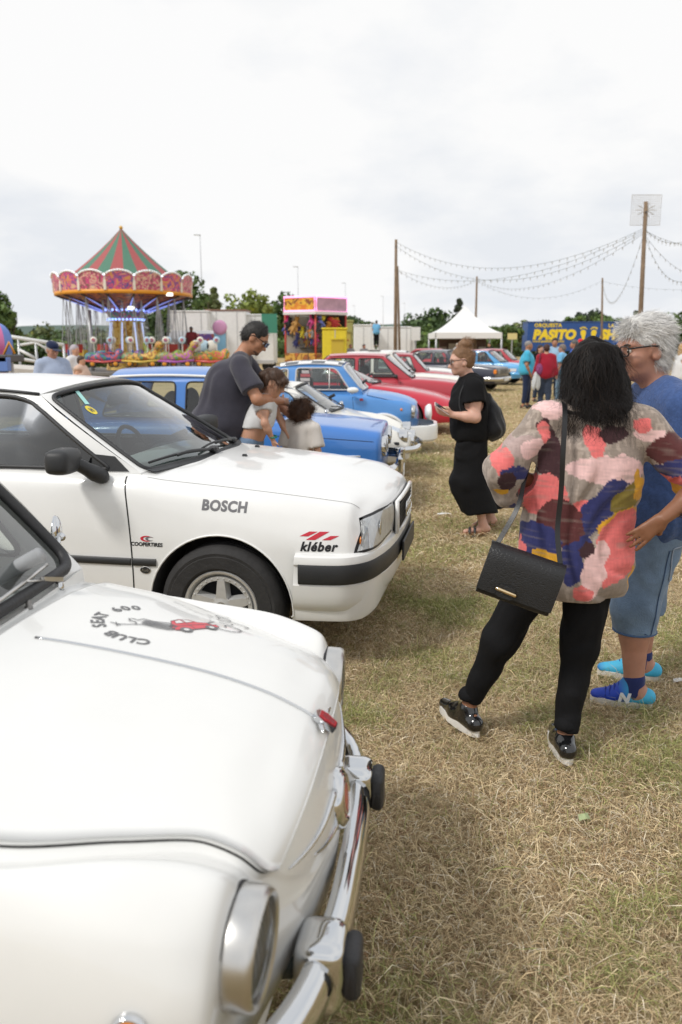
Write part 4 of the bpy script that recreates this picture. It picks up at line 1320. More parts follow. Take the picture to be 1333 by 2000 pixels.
    V2 = [(-2.60 - v[0], v[1], v[2]) for v in V]; mesh('rear_bumper', V2, F, BLACKPL, root, True, 40)
    b = MB(); b.box((wx(.872) + .01, 0, .50), (.012, .52, .11), bev=.004); b.build('number_plate', BLACKPL, bp)
    # wipers and black scuttle
    P = [ws(u, .0, .012) for u in np.linspace(-.96, .96, 30)]
    V = []; F = []
    for i, p in enumerate(P): V += [p + Vector((-.01, 0, .004)), p + Vector((.045, 0, -.006))]
    F = [(2 * i, 2 * i + 1, 2 * i + 3, 2 * i + 2) for i in range(29)]
    mesh('scuttle', V, F, BLACKPL, root)
    for (ua, ub, tb) in ((-.10, -.80, .06), (.55, -.12, .075)):
        a = ws(ua, .02, .03); c = ws(ub, tb, .016); mid = ws((ua + ub) / 2 - .05, tb * .7, .045)
        b = MB(); b.tube(spline([a, mid, ws((ua + ub) / 2 - .15, tb * .9, .03)], 8), .009, 6); w = b.build('wiper', BLACKPL, root, True)
        P = [ws(ua + (ub - ua) * q, .035 + (tb - .02) * math.sin(q * 2.2), .014 + .004) for q in np.linspace(.02, 1.12, 16)]
        b = MB(); b.tube(P, .007, 6); b.build('blade', RUBBER, w, True)
        b = MB(); b.box(a, (.05, .06, .035), bev=.01); b.build('pivot', BLACKPL, w)
    for (x, y) in ((-.10, -.10), (-.16, .34)):
        p, n = stick(skin, (x, y, 1.3), up, 0); b = MB(); b.prism([(-.012, 0), (.016, 0), (.008, .012), (-.010, .012)], .022, lambda a, c, d_: (p.x + a, p.y + d_, p.z + c)); b.build('washer_jet', BLACKPL, root)
    # lettering on the near wing
    dn = (0, 1, 0); red = mat('red_print', (.55, .02, .04), rough=.4)
    def side_text(s, x, z, size, m, bold=0.0, shear=0.0, sp=1.0, rot=0.0, nm='lettering'):
        V, F = text_mesh(s, size, bold, shear, sp); c, n = math.cos(rot), math.sin(rot)
        V = [(a * c - b_ * n, a * n + b_ * c) for a, b_ in V]
        return decal(root, skin, V, F, (x, -.90, z), (1, 0, 0), (0, 0, 1), dn, m, nm)
    side_text('BOSCH', .018, .818, .066, mat('grey_print', (.14, .14, .15), rough=.5), .0028, 0, 1.08, -.035)
    side_text('kl\u00e9ber', .487, .645, .060, mat('black_print', (.012, .012, .014), rough=.4), .0024, .25, 1.12, .0)
    for k, (x0, w) in enumerate(((.395, .060), (.436, .100), (.520, .060))):
        P = [(x0, .705), (x0 + w * .62, .705), (x0 + w * .62 + .062, .742), (x0 + .062, .742)]
        if k == 0: P = [(0.397, 0.692), (0.437, 0.692), (0.482, 0.714), (0.442, 0.714)]
        if k == 1: P = [(0.428, 0.676), (0.472, 0.676), (0.537, 0.714), (0.492, 0.714)]
        if k == 2: P = [(0.504, 0.676), (0.544, 0.676), (0.584, 0.695), (0.544, 0.695)]
        V, F = P, [(0, 1, 2), (0, 2, 3)]
        decal(root, skin, V, F, (0, -.90, 0), (1, 0, 0), (0, 0, 1), dn, red, 'logo_bar')
    side_text('COOPERTIRES', -.372, .622, .026, MATS['black_print'], .001, .1, 1.0)
    for rr, x_, m_ in ((.024, -.372, red), (.018, -.354, MATS['grey_print'])):
        lo = [(x_ + 1.35 * rr * math.cos(a), .650 + .6 * rr * math.sin(a)) for a in np.linspace(.5, 5.2, 18)]
        li = [(x_ + .008 + 1.05 * rr * math.cos(a), .650 + .42 * rr * math.sin(a)) for a in np.linspace(.5, 5.2, 18)]
        V = lo + li; F = []
        for i in range(17): F += [(i, i + 1, 18 + i + 1), (i, 18 + i + 1, 18 + i)]
        decal(root, skin, V, F, (0, -.90, 0), (1, 0, 0), (0, 0, 1), dn, m_, 'logo_swirl')
    p, n = stick(skin, (-.383, -.9, .492), dn, 0)
    b = MB(); M = Matrix.Translation(p) @ n.to_track_quat('Z', 'Y').to_matrix().to_4x4() @ Matrix.Diagonal((1.5, 1, 1, 1))
    b.lathe([(.0, .004), (.017, .004), (.019, .0)], 24, M); bd_ = b.build('side_badge', BLACKPL, root)
    b = MB(); b.lathe([(.017, .0045), (.019, .003), (.020, .0)], 24, M); b.build('badge_rim', ALU, bd_)
    V, F = text_mesh('Audi', .020, .0004); decal(bd_, skin, V, F, (-.383, -.9, .492), (1, 0, 0), (0, 0, 1), dn, ALU, 'lettering', .005)
    # inside: seats, dashboard, steering wheel, mirror
    seat_row(root, -1.45, (.37, -.37), .52, DARKIN); seat_row(root, -2.25, (.36, -.36), .55, DARKIN, .55, headrest=True)
    s = SDF(.03); s.cone((-.72, .6, .86), (-.72, -.6, .86), .10, .10); s.cone((-.62, .6, .88), (-.62, -.6, .88), .07, .07); s.ell((-.76, .37, .93), (.1, .2, .05)); sdf_obj('dashboard', s, .025, mat('grey_dashboard', (.10, .105, .11), rough=.8), root, 2)
    steering(root, -.98, .37, .90, .185, .4)
    b = MB(); b.box(ws(0, .86, -.07), (.03, .24, .065), bev=.012); b.build('inside_mirror', DARKIN, root)
    b = MB(); q = ws(-.72, .80, -.006)
    V, F = disc_fill([(.05 * math.cos(a), .05 * math.sin(a)) for a in np.linspace(0, 2 * PI, 20, endpoint=False)], lambda a, c: ws(-.735 + a * .75, .715 + c * 1.05, -.002), 2)
    mesh('sticker', V, F, mat('yellow_sticker', (.75, .60, .05), rough=.5), root)
    V, F = text_mesh('H', .06, .003); mesh('lettering', [ws(-.735 + a * .75, .715 + c * 1.05, .0) for a, c in V], F, INK, root, False)
    b = MB(); V = [ws(u, t, -.002) for u, t in ((-.72, .785), (-.68, .775), (-.615, .93), (-.655, .94))]; mesh('toll_tag', V, [(0, 1, 2, 3)], mat('pale_cyan', (.35, .65, .62), rough=.6), root, False)
    b = MB(); p = ws(-.20, .08, -.16); b.box((p.x, .12, .965), (.14, .22, .004), Matrix.Rotation(.2, 3, 'Y')); b.build('paper_card', mat('paper', (.75, .75, .72), rough=.9), root)
    return root, skin
AUDI, a_skin = make_audi((-.432, 4.558, 0), -.192)

# ------------------------------------------------------------------ the other cars of the row (origin: nose on the ground, +x forward)
def sec(x, zc, ye, ze, ys, zs, ym, zm, yl, zl):
    return [(x, 0, zc), (x, ye * .6, zc - (zc - ze) * .3), (x, ye, ze), (x, ys, zs), (x, ym, zm), (x, ym, (zm + zl) / 2), (x, yl, zl), (x, 0, zl - .02)]
def cap(row, steps, fwd, zc):
    return [[(x + fwd * dx, y * s, zc + (z - zc) * s) for x, y, z in row] for s, dx in steps]
def plain_car(name, label, pm, loc, rz, st, wheels, gh, noz=.5, taz=.55, steps=((.985, .025), (.93, .05), (.6, .068), (.02, .072)), nu=70, nv=44, tub=None,
              seal=RUBBER, gm=None, group='classic cars parked side by side', wstyle='steel', rim_m=None, tyre_r=.29):
    root = thing(name, label, 'car', loc, rz, group)
    rows = [sec(*q) for q in st]
    rows = cap(rows[0], steps, -1, taz)[::-1] + rows + cap(rows[-1], steps, 1, noz)
    W = max(q[6] for q in st)
    cuts = []
    for x in wheels:
        for sg in (1, -1): cuts.append(('wheel', x, tyre_r, tyre_r + .035, sg * (W - .22) if sg > 0 else -(W + .2), W + .2 if sg > 0 else -(W - .22)))
    wb, rb = gh['wb'], gh['rb']
    cuts.append(('box', ((wb[0] + rb[0]) / 2 + .0, 0, wb[2] + .05), (wb[0] - rb[0] - .22, 2 * min(wb[1], rb[1]) - .04, .9), .05))
    bd, skin = body('body', rows, pm, root, nu, nv, cuts)
    side, ws, edge = greenhouse(root, gh, pm, gm, seal, .012, GREYIN)
    for x in wheels:
        for sg in (1, -1): wheel(root, x, sg * (W - .10), tyre_r, tyre_r, .17, tyre_r * .6, wstyle, rim_m, side=sg)
    seat_row(root, wb[0] - .95, (.33, -.33), wb[2] - .40, DARKIN, .55, .42, .2, gh.get('hr', False))
    b = MB(); b.box((wb[0] - .12, 0, wb[2] - .04), (.22, 2 * wb[1] - .2, .14), bev=.03); b.build('dashboard', DARKIN, root)
    if gh.get('wheel', True): steering(root, wb[0] - .40, .33, wb[2] + .0, .18, .45)
    # door outline
    for sg in (1, -1):
        x0, x1 = gh.get('door', (wb[0] - .15, wb[0] - 1.15)); z0 = st[0][9] + .06
        P = [(x0 + .02, sg * (W + .2), wb[2] - .02), (x0, sg * (W + .2), .55), (x0 - .04, sg * (W + .2), z0), (x1, sg * (W + .2), z0), (x1, sg * (W + .2), wb[2] - .02)]
        shut_line(root, skin, P, (0, -sg, 0), .007, 'door_gap', 40)
        b = MB(); b.box((x1 + .12, sg * (stick(skin, (x1 + .12, sg * 2, wb[2] - .12), (0, -sg, 0))[0].y * sg + .012), wb[2] - .12), (.13, .025, .025), bev=.006); b.build('door_handle', CHROME, root)
    # wiper pair
    for u in (-.15, .45):
        P = [ws(u - .5 * q, .03 + .12 * q, .016) for q in np.linspace(0, 1, 8)]; b = MB(); b.tube(P, .007, 5); b.build('wiper', BLACKPL, root, True)
    return root, skin, ws, side
def front_lamp(root, skin, y, z, r, m=CHROME, x=1.0, lens=None, out=.02, name='headlight'):
    q, n = stick(skin, (x, y, z), (-1, 0, 0), 0)
    M = Matrix.Translation(q) @ Vector((1, 0, 0)).to_track_quat('Z', 'Y').to_matrix().to_4x4()
    b = MB(); b.lathe([(r * 1.1, -.10), (r * 1.12, out), (r * 1.02, out + .012), (r * .95, out + .006), (r * .93, out - .01)], 28, M); o = b.build(name, m, root, True, 50)
    b = MB(); b.lathe([(r * .94, out - .008), (r * .7, -.02), (0, -.05)], 24, M); b.build('reflector', REFL, o, True)
    b = MB(); b.lathe([(r * .94, out), (r * .6, out + .014), (0, out + .02)], 24, M); b.build('lens', lens or LENS, o, True)
    return o
def front_bumper(root, plan, z0, z1, m, name='front_bumper', d=.035):
    n = 9; prof = [(d * math.cos(a), (z0 + z1) / 2 + (z1 - z0) / 2 * math.sin(a)) for a in np.linspace(-PI / 2, PI / 2, n)]
    V, F, P = wrap_plan(plan, prof, 20); return mesh(name, V, F, m, root, True)
def plate(root, x, z, txt, w=.52, h=.11, name='number_plate'):
    b = MB(); b.box((x, 0, z), (.01, w, h)); o = b.build(name, mat('plate_white', (.75, .75, .73), rough=.5), root)
    return o

BLUE1 = paint('french_blue_paint', (.045, .19, .56)); BLUE2 = paint('sky_blue_paint', (.07, .25, .60)); BLUE3 = paint('light_blue_paint', (.10, .38, .72))
RED1 = paint('red_paint', (.52, .015, .04)); RED2 = paint('brick_red_paint', (.45, .03, .05)); WHITE3 = paint('cream_white_paint', (.78, .76, .70)); WHITE4 = paint('plain_white_paint', (.78, .78, .77)); NAVY = paint('navy_paint', (.03, .035, .06))

# boxy blue saloon
st = [(-3.92, .76, .58, .74, .67, .68, .70, .55, .66, .32), (-3.3, .84, .62, .815, .71, .74, .735, .56, .71, .27), (-2.5, .87, .64, .85, .72, .77, .745, .58, .72, .25),
      (-1.15, .885, .64, .855, .715, .765, .745, .60, .72, .25), (-.6, .855, .63, .83, .712, .748, .745, .60, .72, .26), (-.10, .80, .62, .778, .705, .715, .738, .60, .71, .28)]
gh = dict(wb=(-1.12, .645, .868), wt=(-1.58, .565, 1.275), rt=(-2.72, .555, 1.275), rb=(-3.14, .60, .86), crown=.075, arc=.02, bow_f=.07, bow_r=.06, ymid=.67,
          sides=[([(-1.46, .90), (-1.945, .90), (-1.945, 1.235), (-1.66, 1.235)], [.03, .05, .05, .05]), ([(-2.055, .90), (-2.80, .90), (-2.66, 1.235), (-2.055, 1.235)], [.05, .05, .06, .05])],
          gutter=mat('white_trim', (.8, .8, .78), rough=.35), gutter_r=.013, side_seal=RUBBER, door=(-1.36, -2.0))
R8, sk, w_, sd_ = plain_car('saloon_car', 'boxy blue vintage saloon parked behind the white saloon', BLUE1, (.50, 8.19, 0), -.105, st, (-.72, -2.99), gh, .55, .55)
for sg in (1, -1):
    front_lamp(R8, sk, sg * .56, .63, .085); front_lamp(R8, sk, sg * .36, .63, .075)
    shut_line(R8, sk, [(-1.05, sg * 1, .735), (-.6, sg * 1, .718), (-.12, sg * 1, .690)], (0, -sg, 0), .006, 'bonnet_gap', 30)
    P = [stick(sk, (x, sg * 1, .555), (0, -sg, 0), .004)[0] for x in np.linspace(-1.0, -.24, 16)]; V, F = tube(P, .007, 6); mesh('side_strip', V, F, mat('white_trim'), R8)
    b = MB(); b.tube([stick(sk, (x, sg * 1, .555), (0, -sg, 0), .004)[0] for x in np.linspace(-3.4, -1.45, 16)], .007, 6); b.build('side_strip', mat('white_trim'), R8, True)
front_bumper(R8, [(-.35, -.755), (-.14, -.75), (.03, -.68), (.085, -.4), (.10, 0)], .36, .46, CHROME)
for sg in (1, -1): b = MB(); b.box((.12, sg * .38, .42), (.07, .07, .17), bev=.02); b.build('overrider', CHROME, R8)
plate(R8, .15, .30, '')

# low white sports car
st = [(-3.72, .60, .42, .585, .54, .55, .66, .45, .60, .24), (-3.2, .76, .48, .745, .62, .71, .745, .5, .70, .20), (-2.0, .80, .52, .785, .65, .75, .745, .5, .71, .18), (-.98, .785, .50, .775, .64, .735, .74, .5, .71, .18),
      (-.70, .715, .42, .70, .60, .715, .735, .5, .70, .18), (-.42, .62, .38, .615, .575, .665, .715, .47, .68, .19), (-.2, .53, .36, .53, .53, .57, .66, .42, .62, .22), (-.10, .49, .34, .485, .48, .51, .60, .40, .57, .24)]
gh = dict(wb=(-1.00, .60, .785), wt=(-1.48, .48, 1.075), rt=(-2.10, .455, 1.07), rb=(-3.0, .42, .79), crown=.05, arc=.02, bow_f=.10, bow_r=.05, ymid=.63, sides=[([(-1.28, .815), (-2.08, .815), (-2.06, 1.04), (-1.54, 1.045)], [.03, .05, .06, .08])], door=(-1.25, -2.1), gutter=CHROME, gutter_r=.006, apillar_gutter=True)
ALP, sk, w_, sd_ = plain_car('sports_car', 'low white vintage sports car between the two blue cars', WHITE3, (.93, 10.05, 0), -.12, st, (-.70, -2.80), gh, .40, .45, tyre_r=.28)
for sg in (1, -1):
    front_lamp(ALP, sk, sg * .50, .50, .085, out=-.01); front_lamp(ALP, sk, sg * .24, .43, .075)
    V, F, P = wrap_plan([(-.34, -.70), (-.18, -.66), (-.02, -.52), (.03, -.34), (.04, -.24)], [(.02, .40), (.05, .39), (.055, .36), (.05, .33), (.02, .32)], 14, False)
    mesh('bumper_blade', [(v[0], -sg * v[1], v[2]) for v in V], F, CHROME, ALP, True)
    b = MB(); b.box((-.22, sg * .655, .44), (.12, .02, .035), bev=.006); b.build('air_slot', BLACKPL, ALP)
    b = MB(); b.tube([(-1.02, sg * .62, .74), (-1.02, sg * .70, .80)], .008, 6); b.sphere((-1.02, sg * .72, .81), (.03, .05, .035)); b.build('wing_mirror', CHROME, ALP, True)
# blue round-nosed car with chequered roof
def chequer():
    m = bpy.data.materials.new('chequered_roof'); m.use_nodes = True; N, L = m.node_tree.nodes, m.node_tree.links; b = N['Principled BSDF']; b.inputs['Roughness'].default_value = .35
    c = N.new('ShaderNodeTexChecker'); c.inputs['Scale'].default_value = 5.0; c.inputs[1].default_value = (.78, .78, .77, 1); c.inputs[2].default_value = (.045, .05, .06, 1)
    t = N.new('ShaderNodeTexCoord'); mp = N.new('ShaderNodeMapping'); mp.inputs['Location'].default_value = (.05, .03, .0); mp.inputs['Scale'].default_value = (1, 1, .02)
    L.new(t.outputs['Object'], mp.inputs[0]); L.new(mp.outputs[0], c.inputs[0]); L.new(c.outputs[0], b.inputs['Base Color']); return m
B6, _, sk, bon6, bsk6, _, w6, _ = make_600('blue round-nosed vintage car with a black and white chequered roof', 'vintage_car', BLUE2, (1.24, 12.25, -.03), -.10, chequer(), mat('pale_grey_rubber', (.55, .55, .55), rough=.5), False, 'classic cars parked side by side',
    dict(sides=[([(-1.06, .975), (-1.86, .975), (-1.86, 1.285), (-1.27, 1.285)], [.05, .06, .06, .08]), ([(-1.98, .985), (-2.42, .985), (-2.20, 1.24), (-1.98, 1.28)], [.06, .10, .10, .05])]))
for ch in list(B6.children):
    if ch.name.startswith(('front_bumper', 'overrider')):
        for c in list(ch.children): bpy.data.objects.remove(c)
        bpy.data.objects.remove(ch)
WHITEP = mat('gloss_white', (.8, .8, .78), rough=.3, coat=.3)
V, F, P = wrap_plan([(-.50, -.74), (-.30, -.735), (-.06, -.62), (.12, -.50), (.20, -.30), (.21, 0)], [(-.03, .46), (.02, .455), (.03, .43), (.03, .25), (.0, .22), (-.03, .22)], 20); mesh('front_bumper', V, F, WHITEP, B6, True, 40)
for sg in (1, -1):
    M = Matrix.Translation((.10, sg * .27, .62)) @ Vector((1, 0, 0)).to_track_quat('Z', 'Y').to_matrix().to_4x4()
    b = MB(); b.lathe([(0, -.06), (.06, -.05), (.098, -.01), (.102, .02), (.09, .04), (0, .05)], 28, M); b.build('spotlight_cover', WHITEP, B6, True)
    P = []
    for a in np.linspace(-5, 185, 30): P.append(stick(sk, (-.56 + .34 * math.cos(rad(a)), sg * 1, .285 + .34 * math.sin(rad(a))), (0, -sg, 0), .004)[0])
    V, F = tube(P, .028, 6); mesh('arch_trim', V, F, WHITEP, B6)
    s = SDF(.02); s.ell((-1.0, sg * .76, .98), (.09, .05, .045)); s.cone((-1.02, sg * .66, .93), (-1.0, sg * .74, .97), .02, .02); sdf_obj('door_mirror', s, .012, WHITEP, B6, 2)
    b = MB(); b.tube([(-1.36, sg * .608, .985), (-1.36, sg * .545, 1.28)], .008, 6); b.build('quarter_light_post', mat('white_trim'), B6, True)
    q, n = stick(sk, (-.30, sg * 1, .70), (0, -sg, 0), 0); b = MB(); b.sphere(q, .02); b.build('side_indicator', AMBER, B6, True)
for z in (1.06, 1.12, 1.18, 1.23):
    b = MB(); y = -.585 + (z - 1.0) * .30; b.box((-1.72, y - .012, z), (.14 - .03 * (z > 1.2), .003, .045), Matrix.Rotation(.28, 3, 'X')); b.build('window_sticker', mat('sticker_%d' % round(z * 100), (.75, .72, .72) if z != 1.18 else (.65, .2, .22), rough=.6), B6)
b = MB(); b.box((-.88, -.672, .84), (.05, .004, .035), Matrix.Rotation(.4, 3, 'X')); b.build('wing_sticker', mat('sticker_red', (.6, .1, .12), rough=.6), B6)
seat_row(B6, -1.68, (.28, -.28), .45, DARKIN, .58, .42, .2, True); steering(B6, -1.2, .28, .9, .17, .5)
b = MB(); b.tube([(-1.75, .0, 1.38), (-1.75, .0, 1.38 + .65)], .005, 5); b.build('aerial', BLACKPL, B6)
# red coupe
st = [(-4.40, .90, .55, .885, .70, .82, .80, .55, .76, .28), (-3.9, .97, .64, .95, .77, .87, .86, .57, .83, .22), (-2.9, .95, .70, .935, .80, .86, .885, .57, .85, .20), (-1.62, .90, .70, .875, .80, .80, .885, .57, .85, .20),
      (-1.0, .815, .66, .80, .785, .745, .88, .56, .84, .20), (-.45, .71, .60, .70, .74, .66, .85, .50, .80, .21), (-.12, .62, .54, .61, .67, .575, .79, .47, .74, .23)]
gh = dict(wb=(-1.60, .72, .885), wt=(-2.42, .565, 1.225), rt=(-3.05, .555, 1.22), rb=(-4.05, .58, .96), crown=.06, arc=.02, bow_f=.16, bow_r=.10, ymid=.765, sides=[([(-1.92, .925), (-3.0, .945), (-3.0, 1.20), (-2.50, 1.195)], [.03, .04, .05, .12]), ([(-3.10, .95), (-3.7, .97), (-3.15, 1.185), (-3.10, 1.19)], [.03, .08, .02, .02])], door=(-1.75, -3.0), hr=True)
PRB, sk, w_, sd_ = plain_car('coupe_car', 'glossy red low-nosed coupe next to the chequered-roof car', RED1, (2.22, 15.1, 0), -.12, st, (-.98, -3.55), gh, .44, .6, ((.985, .03), (.93, .07), (.6, .10), (.02, .11)), tyre_r=.31)
for sg in (1, -1):
    s = SDF(.03); s.ell((-1.78, sg * .93, .96), (.07, .10, .065)); s.cone((-1.72, sg * .80, .91), (-1.76, sg * .9, .94), .035, .03); sdf_obj('door_mirror', s, .016, RED1, PRB, 2)
    P = [stick(sk, (x, sg * 2, .485 + .0), (-.0, -sg, 0), .004)[0] for x in np.linspace(-.34, -.08, 10)]
    V, F = sweep(P, [(0, -.03), (.006, -.028), (.006, .028), (0, .03)], [(.3, sg, 0)] * 10); mesh('front_indicator', V, F, mat('pale_amber_lens', (.75, .55, .35), rough=.2), PRB)
    shut_line(PRB, sk, [(-.85, sg * .58, 1.2), (-.75, sg * .45, 1.2), (-.4, sg * .43, 1.2), (-.22, sg * .45, 1.2), (-.2, sg * .60, 1.2)], (0, 0, -1), .006, 'pop_up_lamp_gap', 30)

def boxy(name, label, pm, loc, rz, L, W, zh, zc, zr, xc, xwt, xrt, xrb, tyre_r=.28, roof_m=None, lamps='round', bump=None, mid=None, tail=.0, gh_more=None, wstyle='steel', rim_m=None, ind=False):
    trunk = (xrb > -L + .35)
    st = [(-L + .10, zc - (.04 if trunk else .02) + tail, W * .72, zc - .06 + tail, W * .88, zc - .12, W * .94, .55, W * .88, .32), (xrb - .02, zc + .0, W * .84, zc - .02, W * .95, zc - .07, W, .57, W * .96, .26),
          (xc, zc, W * .84, zc - .02, W * .95, zc - .08, W, .58, W * .96, .24), (xc * .5, (zc + zh) / 2 + .02, W * .83, (zc + zh) / 2, W * .94, (zc + zh) / 2 - .05, W, .57, W * .96, .25),
          (-.10, zh, W * .80, zh - .01, W * .92, zh - .05, W * .98, .55, W * .93, .28)]
    m = mid or (xc + xrb) / 2
    gh = dict(wb=(xc + .02, W * .87, zc - .015), wt=(xwt, W * .73, zr - .05), rt=(xrt, W * .73, zr - .05), rb=(xrb, W * .85, zc - .015), crown=.05, arc=.02, bow_f=.08, bow_r=.05, ymid=W * .89, side_seal_r=.012, door=(xc - .22, m),
              sides=[([(xc - .30, zc + .025), (m + .04, zc + .025), (m + .04, zr - .09), (xwt - .04, zr - .09)], [.02, .03, .04, .05]), ([(m - .05, zc + .025), (xrb + .12, zc + .03), (xrt + .04, zr - .09), (m - .05, zr - .09)], [.03, .05, .05, .04])])
    if roof_m: gh['roof_m'] = roof_m
    if gh_more: gh.update(gh_more)
    root, sk, ws, sd = plain_car(name, label, pm, loc, rz, st, (-.72, -.72 - (L - 1.45)), gh, zh - .22, .6, tyre_r=tyre_r, nu=46, nv=36, wstyle=wstyle, rim_m=rim_m)
    b = MB(); b.box((-.012, 0, zh - .15), (.03, W * 1.62, .16), bev=.01); gr = b.build('grille', BLACKPL, root)
    for k in range(5): b = MB(); b.box((.006, 0, zh - .21 + k * .03), (.012, W * 1.0, .008)); b.build('grille_slat', mat('dark_chrome', (.35, .35, .36), rough=.3, metal=.8), gr)
    for sg in (1, -1):
        if lamps == 'round':
            front_lamp(root, sk, sg * W * .68, zh - .15, .075, CHROME, out=.05)
        else:
            b = MB(); b.box((-.0, sg * W * .66, zh - .15), (.05, .22, .14), bev=.015); h_ = b.build('headlight', REFL, root)
            b = MB(); b.box((.016, sg * W * .66, zh - .15), (.03, .225, .145), bev=.012); b.build('lens', LENS, h_)
        b = MB(); b.box((-.05, sg * W * .93, zh - .15), (.10, .10, .15), bev=.02); b.build('front_indicator', AMBER, root)
        s = SDF(.02); s.ell((xc - .30, sg * (W + .07), zc + .04), (.05, .08, .05)); s.cone((xc - .28, sg * W * .9, zc), (xc - .30, sg * (W + .03), zc + .03), .025, .025); sdf_obj('door_mirror', s, .02, BLACKPL, root, 1)
    front_bumper(root, [(-.40, -W - .01), (-.12, -W + .0), (.03, -W + .10), (.07, -W * .5), (.08, 0)], .37, .50, bump or CHROME)
    plate(root, .125, .42, '')
    b = MB(); b.box((-L - .02, 0, .45), (.10, W * 1.9, .12), bev=.03); b.build('rear_bumper', bump or CHROME, root)
    return root, sk, ws
boxy('hatchback_car', 'plain red hatchback beside the glossy red coupe', RED2, (2.75, 17.7, 0), -.12, 3.9, .81, .80, .90, 1.40, -1.20, -1.78, -2.95, -3.65, tail=.0, lamps='square', bump=BLACKPL, mid=-2.35)
WS, sk, w_ = boxy('saloon_car', 'cream white saloon with a large amber front indicator', WHITE3, (3.15, 20.6, 0), -.12, 4.2, .82, .80, .90, 1.42, -1.35, -1.85, -2.95, -3.35, lamps='round', mid=-2.3)
b = MB(); b.box((-2.3, 0, 1.455), (.30, .5, .02), bev=.008); b.build('roof_hatch', BLACKPL, WS)
boxy('small_car', 'small red car with white roof pillars, half hidden behind the white saloons', RED2, (3.5, 23.2, 0), -.14, 3.6, .74, .76, .88, 1.36, -1.05, -1.45, -2.5, -3.2, mid=-1.95)
boxy('saloon_car', 'plain white saloon parked behind the small red car', WHITE4, (3.9, 25.6, 0), -.14, 4.3, .83, .82, .92, 1.42, -1.35, -1.85, -2.95, -3.4, lamps='square', mid=-2.3)
boxy('saloon_car', 'dark navy saloon with square headlights and white number plate', NAVY, (5.75, 28.6, 0), -.50, 4.3, .84, .84, .94, 1.42, -1.45, -1.95, -3.0, -3.6, lamps='square', mid=-2.4)
R5, sk, w_ = boxy('rally_car', 'light blue rally hatchback with red roof and red wheels', BLUE3, (7.7, 33.6, 0), -.48, 3.5, .77, .80, .90, 1.40, -.95, -1.55, -2.7, -3.25, roof_m=RED1, lamps='square', bump=BLUE3, mid=-1.95, wstyle='star', rim_m=mat('red_wheel', (.5, .03, .04), rough=.4))
for (x, z, t, c) in ((-1.45, .62, 'a', (.8, .7, .1)), (-.38, .60, '', (.7, .7, .72))):
    b = MB(); q, n = stick(sk, (x, -2, z), (0, 1, 0), .006); b.box(q, (.34, .004, .12)); b.build('sponsor_sticker', mat('rally_sticker_%s' % (t or 'w'), c, rough=.5), R5)
boxy('saloon_car', 'red saloon at the far end of the row behind the rally car', RED2, (9.4, 37.3, 0), -.40, 4.2, .82, .82, .92, 1.42, -1.4, -1.9, -2.95, -3.5, lamps='square', mid=-2.35)
boxy('estate_car', 'plain red car far back between the tent and the polo shirts', RED1, (7.0, 41.0, 0), -.2, 4.2, .82, .82, .92, 1.42, -1.4, -1.9, -3.2, -3.9, lamps='round', mid=-2.35)

# ------------------------------------------------------------------ people
SKIN = {k: mat('skin_' + k, c, rough=.5, sss=.12, vary=.10, vscale=14, bump=.06, bscale=120) for k, c in
        dict(fair=(.62, .36, .27), light=(.55, .30, .20), tan=(.42, .20, .115), brown=(.24, .105, .055), deep=(.10, .045, .028), ruddy=(.43, .215, .15)).items()}
def cloth(name, c, rough=.9, bump=.25, bscale=260, vary=.08, sheen=.2): return mat(name, c, rough=rough, bump=bump, bscale=bscale, vary=vary, vscale=6, sheen=sheen, spec=.2)
def hairm(name, c): return mat('hair_' + name, c, rough=.5, vary=.25, vscale=40, bump=.5, bscale=90, bstretch=(1, 1, .25), spec=.35)
def strandm(name, c): return mat('strands_' + name, c, rough=.5, attr='Col', spec=.18)
def v3(p): return np.array(p, float)
def basis(fwd, up):
    f = Vector(fwd).normalized(); u = Vector(up); u = (u - f * u.dot(f)).normalized(); l = u.cross(f)
    return np.array([[f.x, l.x, u.x], [f.y, l.y, u.y], [f.z, l.z, u.z]])
def head_shape(s, c, M, k=1.0, nose=1.0, jaw=1.0, ears=True):
    c = v3(c); P = lambda x, y, z: c + M @ (v3((x, y, z)) * k)
    s.ell(P(-.012, 0, .030), v3((.098, .076, .086)) * k, M); s.ell(P(.018, 0, -.030), v3((.074, .061, .088)) * k, M)
    s.ell(P(.034, 0, -.075), v3((.052, .049 * jaw, .036)) * k, M, k=.02); s.ell(P(.070, 0, -.093), v3((.020, .026, .018)) * k, M, k=.02)
    s.cone(P(.086, 0, .006), P(.110 + .004 * nose, 0, -.034), .008 * k, .0135 * k * nose, k=.012); s.ell(P(.098, 0, -.040), v3((.012, .017, .008)) * k, M, k=.008)
    for g in (1, -1):
        s.cone(P(.084, g * .012, .026), P(.070, g * .048, .026), .011 * k, .010 * k, k=.015); s.ell(P(.058, g * .042, -.030), v3((.026, .022, .026)) * k, M, k=.02)
        if ears:
            s.ell(P(-.008, g * .077, -.012), v3((.024, .010, .035)) * k, M, k=.006); s.ell(P(.002, g * .078, -.030), v3((.010, .008, .014)) * k, M, k=.006)
            s.minus(P(.0, g * .0875, -.010), v3((.011, .007, .018)) * k, M, .004)
        s.minus(P(.094, g * .032, .004), v3((.016, .016, .010)) * k, M, .010)
    s.ell(P(.088, 0, -.058), v3((.010, .022, .006)) * k, M, k=.006); s.ell(P(.087, 0, -.069), v3((.010, .019, .007)) * k, M, k=.006); s.minus(P(.101, 0, -.0635), v3((.010, .022, .0022)) * k, M, .003)
